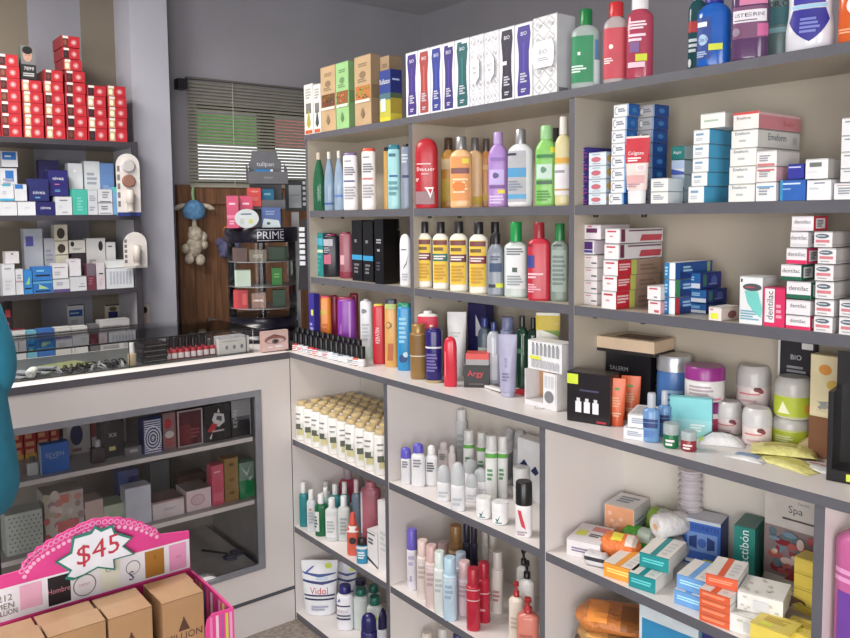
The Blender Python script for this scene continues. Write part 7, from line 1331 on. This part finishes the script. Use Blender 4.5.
# second shelf
cw('tall box with a rose and cream flower pattern, left in the window', 46, 85, 492, .03, B_, (206, 196, 190), tuple(('o', 'f', R5.random(), R5.random(), .06+.06*R5.random(), .04+.05*R5.random(), R5.choice(((216, 150, 140), (190, 186, 160), (226, 210, 206), (176, 150, 150), (214, 120, 116)))) for _ in range(34))+(('r', 'f', .4, .62, .78, .96, (226, 130, 120)), ('r', 'f', .3, .85, .2, .42, (220, 120, 120))), d=.09)
cw('white dotted box at the left of the second window shelf', 7, 44, 512, .01, B_, (206, 212, 206), tuple(('o', 'f', .1+.13*i+.06*(j % 2), .1+.1*j, .025, .022, (110, 150, 150)) for i in range(7) for j in range(9)), d=.07)
cw('pale pink beige box behind the red price sign', 86, 104.5, 500, .03, B_, (216, 190, 184), (('l', 'f', .2, .8, .2, .4, 2, (226, 210, 206)),), d=.08)
cw('pale green box between the beige and the silver one', 104.5, 127, 504, .03, B_, (190, 206, 180), (), d=.08)
cw('silver crinkled box shining in the middle of the window', 126.5, 152, 486.5, .008, B_, (214, 218, 236), (), d=.05, rough=.2)
cw('pink white box with a pale label in the window', 153, 184.5, 499.5, .01, B_, (228, 212, 216), (('o', 'f', .55, .5, .32, .22, (222, 214, 220)), ('l', 'f', .35, .75, .42, .55, 2, (190, 170, 180)), ('r', 'f', 0, 1, .9, 1, (170, 130, 130))), d=.09, top=(140, 110, 108))
cw('pale pink box with a round mark, left of the deep pink box', 187, 211.5, 489, .012, B_, (232, 208, 216), (('o', 'f', .45, .5, .3, .28, (206, 150, 170)), ('o', 'f', .45, .5, .25, .23, (218, 192, 202))), d=.09, top=(150, 140, 136))
cw('deep pink box standing upright left of the gold box', 212.5, 224.5, 465, .012, B_, (214, 84, 110), (('l', 'f', .2, .8, .8, .86, 1, (240, 180, 190)), ('r', 'f', .1, .9, .1, .3, (226, 110, 130))), d=.04)
cw('gold brown box standing upright left of the green box', 225.3, 239, 458, .012, B_, (150, 116, 60), (('o', 'f', .5, .85, .2, .04, (100, 74, 40)), ('o', 'f', .5, .5, .2, .04, (120, 90, 46)), ('o', 'f', .5, .2, .2, .04, (110, 80, 40))), d=.04)
cw('bright green box with crinkled clear film at the window right end', 240, 255, 462, .012, B_, (36, 140, 80), (('r', 'f', 0, 1, .5, 1, (120, 150, 136)), ('p', 'f', [(.1, .9), (.5, .6), (.8, .95), (.5, .7)], (206, 210, 212)), ('p', 'f', [(.3, .8), (.7, .45), (.9, .6), (.6, .55)], (196, 206, 206))), d=.04, rough=.2)
cw('blue and pale box at the back of the second window shelf', 119, 140, 470, .2, B_, (96, 110, 180), (('r', 'f', .5, 1, 0, .8, (36, 50, 130)),))
cw('grey box with a dark frame at the back of the second window shelf', 149, 172, 461, .2, B_, (110, 116, 120), (('r', 'f', .0, .08, 0, 1, (50, 56, 56)), ('r', 'f', .92, 1, 0, 1, (50, 50, 54))))
cw('brown box at the back near the right of the second shelf', 178, 206, 474, .2, B_, (120, 90, 80), (('l', 'f', .1, .9, .3, .7, 2, (150, 110, 90)),))
# bottom of the window
X, Y = ground(203, 576, C_)
t = tag(flat('plastic_bag', 'white folded plastic bag on the bottom of the counter window', 203, 580, P4(.09, .05), .02, wht, PI/2, (), z=C_, cat='bag', g=None), None)
X, Y = ground(228, 552, C_)
t = thing('scissors', 'dark handled scissors lying on the bottom of the counter window', 'scissors', (X, Y-.03, C_+.001), .6)
q = MB(); q.prism([(-.07, -.006), (.03, -.003), (.03, .003), (-.07, .006)], lambda x, y, k: (x, y, .004+.003*k), mat((60, 58, 62), .3, .6)); q.build('blade', t)
for s_ in (-1, 1):
    q = MB(); n = 14; vv = []
    for i in range(n):
        a = 2*PI*i/n
        for r_, z_ in ((.013, 0), (.018, 0), (.018, .007), (.013, .007)): vv.append((.052+r_*1.4*math.cos(a), s_*.02+r_*math.sin(a), z_))
    q.add(vv, [(4*i+j, 4*((i+1) % n)+j, 4*((i+1) % n)+(j+1) % 4, 4*i+(j+1) % 4) for i in range(n) for j in range(4)], mat((50, 56, 84), .4)); q.build('handle', t)
# ================================================================ the pink price display in the foreground
XD = -1.2
def hp(u, v): Y = sY(u, XD, .85); Y = sY(u, XD, sZ(v, XD, Y)); return Y, sZ(v, XD, Y)
pink = mat((226, 60, 140), .5); pink2 = mat((206, 40, 110), .5)
y1_, z1_ = hp(190, 531); yb_, zb_ = hp(190.6, 569)
zlo = zb_-.16
D0 = thing('price_display', 'pink cardboard display marked $45 holding brown perfume boxes, in the foreground', 'display box', (XD, .2, zlo), 0)
lp = lambda x, y, z: (x-XD, y-.2, z-zlo)
ztop = lambda u: z1_
out = [hp(u, v) for u, v in ((189, 531), (160, 534.7), (157, 529.5), (152, 526.5), (146, 525), (143, 522), (136, 521), (132, 518.8), (125, 519), (120, 517), (113, 518.2), (108, 516.8), (101, 519), (95, 518.5), (89, 521), (84, 523), (79, 524.5), (75, 528), (69, 529.5), (64, 533), (58, 535), (54, 539), (47, 541), (43, 546), (37, 547.5), (34, 552.5), (28, 555), (27, 560), (22, 563.5), (21, 570.5))]
out += [(-.05, z1_+.001), (-.05, zb_), (yb_, zb_)]
q = MB(); q.prism(out, lambda y, z, k: lp(XD-.004*k, y, z), pink)
e = [0]
def hd(pts, m, lay):
    q.add([lp(XD+.0004*lay, *p) for p in pts], [tuple(range(len(pts)))], m)
for a_, b_ in zip(out[2:29], out[3:30]):                       # lace like scallops printed along the lobe
    cx, cz = (a_[0]+b_[0])/2, (a_[1]+b_[1])/2-.006; rr = .0042
    hd([(cx+rr*math.cos(k*PI/6), cz+rr*math.sin(k*PI/6)) for k in range(12)], mat((236, 150, 196), .5), 1); hd([(cx+rr*.6*math.cos(k*PI/6), cz+rr*.6*math.sin(k*PI/6)) for k in range(12)], mat((226, 60, 140), .5), 2)
    cz -= .009; rr = .003; hd([(cx+.003+rr*math.cos(k*PI/5), cz+rr*math.sin(k*PI/5)) for k in range(10)], mat((240, 176, 210), .5), 1)
zs0, zs1 = hp(190, 567.2)[1], hp(190, 538.2)[1]
whs = (228, 224, 230)
hd([(-.05, zs0), (yb_-.001, zs0), (yb_-.001, zs1), (-.05, zs1)], mat(whs, .5), 1)
hs = zs1-zs0
def pic(u0, u1, col, lo_=.06, hi_=.94): a, b = sY(u0, XD, .83), sY(u1, XD, .83); hd([(a, zs0+hs*lo_), (b, zs0+hs*lo_), (b, zs0+hs*hi_), (a, zs0+hs*hi_)], mat(col, .5), 2); return a, b
pic(20, 42, (232, 170, 196), .2); pic(48, 70.5, (34, 28, 34)); pic(100, 120, (226, 224, 206)); pic(145, 164, (176, 116, 40)); pic(169, 186, (232, 150, 190))
def pt(s_, u, f_, h_, col, lay=3): yc = sY(u, XD, .83); q.text(s_, lambda x, y: lp(XD+.0004*lay, yc+x, zs0+hs*f_+y), h_, mat(col, .5), .03)
pt('212', 5, .7, .009, (120, 116, 96)); pt('MEN', 5, .45, .008, (120, 116, 96)); pt('MILLION', 5, .25, .008, (120, 116, 96)); pt('Hombre', 59, .5, .008, (206, 130, 150)); pt('CH', 110, .7, .007, (120, 120, 110)); pt('1', 155, .7, .006, (60, 36, 20)); pt('xx', 178, .5, .004, (206, 110, 160))
for u, f_, r_, c in ((84.5, .42, .0165, (120, 116, 122)), (133, .55, .011, (90, 90, 110))):
    yc = sY(u, XD, .83)
    hd([(yc+r_*math.cos(k*PI/10), zs0+hs*f_+r_*math.sin(k*PI/10)) for k in range(20)], mat(c, .5), 2); hd([(yc+r_*.9*math.cos(k*PI/10), zs0+hs*f_+r_*.9*math.sin(k*PI/10)) for k in range(20)], mat((228, 222, 224), .5), 3)
pt('DKNY', 84.5, .45, .004, (206, 140, 160), 4); pt('S', 131, .3, .014, (60, 60, 90), 4)
q.build('header', D0)
# starburst price card fixed in front of the header
bp = [(56, 560.5), (70.5, 552), (73, 537), (90.5, 532), (94, 526.5), (100, 530), (110.5, 525.5), (113, 532), (129.5, 537), (121, 545), (132, 552.5), (112, 558), (113, 567.5), (96.5, 565.5), (82, 573.5), (73, 577), (66, 576), (70.5, 569)]
bp = [hp(*p) for p in bp]; cy = sum(p[0] for p in bp)/len(bp); cz = sum(p[1] for p in bp)/len(bp)
q = MB()
q.prism([(cy+(p[0]-cy)*1.06, cz+(p[1]-cz)*1.08) for p in bp], lambda y, z, k: lp(XD+.006-.002*k, y, z), mat((40, 130, 110), .5))
q.prism([(cy+(p[0]-cy)*.97, cz+(p[1]-cz)*.96) for p in bp], lambda y, z, k: lp(XD+.0066-.0004*k, y, z), mat((226, 228, 236), .5))
q.text('$45', lambda x, y: lp(XD+.0072, cy+x*1.05+.003, cz+y+.002+x*.12), .033, mat((196, 50, 70), .5)); q.build('price_star', D0)
# lower tray: back board, side, front lip
XF = XD+.15
q = MB(); q.box(*(XD-.004-XD, XD-XD), -.25, yb_-.2, 0, zb_-zlo, pink2); q.build('back_board', D0)
yr = yb_+.004; zf_ = sZ(607, XF, yr); zs_ = zb_-.004
def sheet(pts, fn, m): q.prism(pts, fn, m)
q = MB(); q.prism([(XD, zlo), (XF, zlo), (XF, zf_), (XD+.07, (zs_+zf_)/2+.002), (XD, zs_)], lambda x, z, k: lp(x, yb_+.004*k, z), pink)
strp = [(206, 60, 130), (226, 150, 190), (196, 190, 80), (110, 90, 150), (232, 100, 150), (226, 200, 216)]
for k in range(10):
    x0 = XD+.006+.0145*k; zt_ = zs_+(zf_-zs_)*(x0+.008-XD)/.15-.003
    q.add([lp(x0, yb_-.0006, zt_), lp(x0+.008, yb_-.0006, zt_), lp(x0+.008, yb_-.0006, zlo), lp(x0, yb_-.0006, zlo)], [(3, 2, 1, 0)], mat(strp[k % 6], .5))
    q.add([lp(x0, yb_+.0046, zt_), lp(x0+.008, yb_+.0046, zt_), lp(x0+.008, yb_+.0046, zlo), lp(x0, yb_+.0046, zlo)], [(0, 1, 2, 3)], mat(strp[(k+2) % 6], .5))
q.build('side_panel', D0)
def lpt(u, v): Y = sY(u, XF, .74); return Y, sZ(v, XF, Y)
l1, l2, l3 = lpt(214, 613), lpt(208, 619), lpt(206, 628)
q = MB(); q.prism([(yr, zf_), l1, l2, l3, (l3[0]-.002, zlo+.05), (-.05, zlo+.04), (-.05, zlo), (yr, zlo)], lambda y, z, k: lp(XF+.003*k, y, z), pink)
for k, (u0, c) in enumerate(((210, (232, 120, 170)), (216, (226, 190, 206)), (221, (170, 80, 150)), (225.5, (196, 200, 70)), (229.5, (226, 150, 190)))):
    p0, p1 = lpt(u0, 617-(u0-210)*.3), lpt(u0+2.6, 616-(u0-210)*.3)
    q.add([lp(XF+.0034, p0[0], zlo), lp(XF+.0034, p1[0], zlo), lp(XF+.0034, *p1), lp(XF+.0034, *p0)], [(0, 1, 2, 3)], mat(c, .5))
q.build('front_lip', D0)
q = MB(); q.box(XD-XD-.004, .153, -.25, yb_+.004-.2, -.004, 0, pink2); q.build('floor_panel', D0)
# brown boxes
def brown(lab, u0, u1, v_mid, X, d, txt=True):
    y0, y1 = sY(u0, X, .76), sY(u1, X, .76); yc = (y0+y1)/2; h = sZ(v_mid, X, yc)-zlo-.0012; w = y1-y0
    dc = (('t', 'f', 'MILLION', .5, 1-.062/h*.9, .01/h, (90, 56, 40)), ('t', 'f', '1', .5, 1-.04/h*.9, .015/h, (80, 50, 36)), ('p', 'f', [(.36, 1-.048/h), (.5, 1-.028/h), (.64, 1-.048/h)], (90, 56, 40)), ('l', 'f', .3, .7, 1-.085/h, 1-.075/h, 1, (130, 90, 66))) if txt else ()
    carton('perfume_box', lab, 'box', 'brown perfume boxes in the pink display', (X-d/2, yc, zlo+.0006), w-.001, d, h, (176, 134, 92), dc, rz=PI/2, side=(160, 118, 80), top=(186, 146, 104), rough=.35)
brown('brown box lettered MILLION, front one at the right of the pink display', 163.5, 205, 597, XF-.012, .04)
brown('brown box standing second behind the right front one', 158, 200, 592.5, XF-.056, .035, False)
brown('brown box standing third behind the right front one, against the header', 152, 195, 586.5, XF-.095, .035, False)
brown('brown box lettered MILLION, front one in the middle of the display', 110, 154, 612, XF-.012, .04)
brown('brown box standing behind the middle front one', 104, 149, 607, XF-.056, .05, False)
brown('brown box left of the middle one, front of the display', 50, 108, 628, XF-.012, .04)
brown('brown box standing behind the left front one', 44, 101, 622.5, XF-.056, .05, False)
brown('brown box at the far left front of the pink display', -6, 48, 645, XF-.012, .04)
brown('brown box at the far left, in the second line of the display', -10, 42, 640, XF-.056, .05, False)
brown('brown box third in the middle column, against the header', 99, 143, 601.5, XF-.107, .032, False)
brown('brown box third in the left column, against the header', 40, 95, 617, XF-.107, .032, False)
# a small table carries the display
t = thing('display_table', 'low table under the pink display, below the picture edge', 'table', (XD+.075, .2, 0), 0)
q = MB(); q.box(-.1, .1, -.28, .3, zlo-.03, zlo-.0045, melw); q.build('table_top', t)
for a_ in (-.085, .085):
    for b_ in (-.26, .28): q = MB(); q.box(a_-.012, a_+.012, b_-.012, b_+.012, 0, zlo-.03, melw); q.build('leg', t)
# ================================================================ the customer at the left edge
PXc = -1.78; PYc = sY(19.5, PXc, .8)-.207
P = thing('person', 'person in a teal jacket and dark trousers at the left edge, before the glass counter', 'person', (PXc, PYc, 0), 0)
def skinned(name, verts, edges, radii, m, root=0, lev=2):
    me = bpy.data.meshes.new(name); me.from_pydata(verts, edges, []); me.materials.append(m)
    o = bpy.data.objects.new(name, me); C.objects.link(o); o.parent = P
    sk = o.modifiers.new('skin', 'SKIN'); sk.use_smooth_shade = True
    if not me.skin_vertices: me.attributes
    bm = bmesh.new(); bm.from_mesh(me); L = bm.verts.layers.skin.verify(); bm.verts.ensure_lookup_table()
    for i, v in enumerate(bm.verts): v[L].radius = radii[i] if isinstance(radii[i], tuple) else (radii[i], radii[i]); v[L].use_root = (i == root)
    bm.to_mesh(me); bm.free()
    s_ = o.modifiers.new('sub', 'SUBSURF'); s_.levels = lev; s_.render_levels = lev; return o
skin = mat((196, 150, 126), .55); teal = mat((40, 150, 184), .75, vary=.08); dk_ = mat((26, 28, 40), .8)
# facing -X; right side of the body is +Y
V = [(0, 0, .92), (0, 0, 1.08), (-.01, 0, 1.24), (-.0, 0, 1.36), (-.01, 0, 1.43), (-.02, 0, 1.50), (-.015, 0, 1.60),
     (0, .10, 1.33), (.035, .142, 1.08), (-.18, .14, .985), (-.27, .14, .98), (0, -.10, 1.33), (.035, -.142, 1.08), (-.18, -.14, .985), (-.27, -.14, .98),
     (0, .09, .84), (-.01, .1, .48), (.02, .1, .09), (-.12, .1, .04), (0, -.09, .84), (-.01, -.1, .48), (.02, -.1, .09), (-.12, -.1, .04), (-.105, 0, 1.53)]
E_ = [(0, 1), (1, 2), (2, 3), (3, 4), (4, 5), (5, 6), (3, 7), (7, 8), (8, 9), (9, 10), (3, 11), (11, 12), (12, 13), (13, 14), (0, 15), (15, 16), (16, 17), (17, 18), (0, 19), (19, 20), (20, 21), (21, 22), (5, 23)]
Rr = [.11, .1, .115, .07, .055, .09, .075, .05, .042, .032, .034, .05, .042, .032, .034, .085, .055, .04, .035, .085, .055, .04, .035, .018]
for s_ in (1, -1):
    base_i = 10 if s_ == 1 else 14; bx_, by_, bz_ = V[base_i]
    for k, (dy, L_) in enumerate(((-.03, .07), (-.01, .08), (.01, .075), (.03, .06))):
        V += [(bx_-.045, by_+dy, bz_-.003), (bx_-.045-L_, by_+dy*1.15, bz_-.012)]; E_ += [(base_i, len(V)-2), (len(V)-2, len(V)-1)]; Rr += [.0095, .0075]
    V += [(bx_-.02, by_-s_*.045, bz_-.004), (bx_-.06, by_-s_*.06, bz_-.01)]; E_ += [(base_i, len(V)-2), (len(V)-2, len(V)-1)]; Rr += [.011, .009]
skinned('body', V, E_, Rr, skin)
q = MB(); q.loft([(.80, .13, .165, 2.2), (.785, .145, .175, 2.2), (.80, .16, .195, 2.2), (.835, .163, .207, 2.2), (.88, .16, .205, 2.2), (.93, .155, .2, 2.2), (1.0, .145, .193, 2.2), (1.08, .14, .185, 2.2), (1.15, .135, .16, 2.2), (1.28, .13, .15, 2.2), (1.35, .11, .13, 2.2), (1.39, .08, .1, 2), (1.42, .065, .07, 2), (1.45, .068, .072, 2), (1.44, .055, .06, 2)], teal, 32); q.build('jacket', P)
for s_ in (-1, 1): skinned('sleeve', [(0, s_*.08, 1.33), (.01, s_*.105, 1.26), (.035, s_*.15, 1.08), (-.03, s_*.145, 1.02), (-.17, s_*.14, .985)], [(0, 1), (1, 2), (2, 3), (3, 4)], [.066, .066, .074, .064, .045], teal)
tv = [(0, 0, .86), (0, .09, .8), (-.01, .1, .48), (.02, .1, .1), (0, -.09, .8), (-.01, -.1, .48), (.02, -.1, .1)]
skinned('trousers', tv, [(0, 1), (1, 2), (2, 3), (0, 4), (4, 5), (5, 6)], [.1, .09, .072, .062, .09, .072, .062], dk_)
hv = [(.01, 0, 1.62), (.05, 0, 1.56), (.06, 0, 1.46), (-.05, 0, 1.655)]
skinned('hair', hv, [(0, 1), (1, 2), (0, 3)], [(.09, .09), (.08, .095), (.05, .07), .05], mat((40, 28, 24), .6))
for s_ in (-1, 1):
    q = MB(); blob(q, (-.105, s_*.032, 1.555), .011, mat((230, 226, 222), .3)); blob(q, (-.114, s_*.032, 1.555), .005, mat((50, 34, 26), .3)); q.build('eye', P)
    q = MB(); blob(q, (-.01, s_*.093, 1.53), .022, skin, 12, (1, .4, 1.3)); q.build('ear', P)
    q = MB(); q.loft([(.003, .12, .045, 2.5, -.05, s_*.1), (.03, .12, .046, 2.5, -.05, s_*.1), (.075, .07, .042, 2.3, 0, s_*.1)], mat((40, 36, 36), .5), 20); q.build('shoe', P)
q = MB(); blob(q, (-.104, 0, 1.49), .014, mat((170, 90, 86), .5), 12, (.5, 1.5, .4)); q.build('mouth', P)
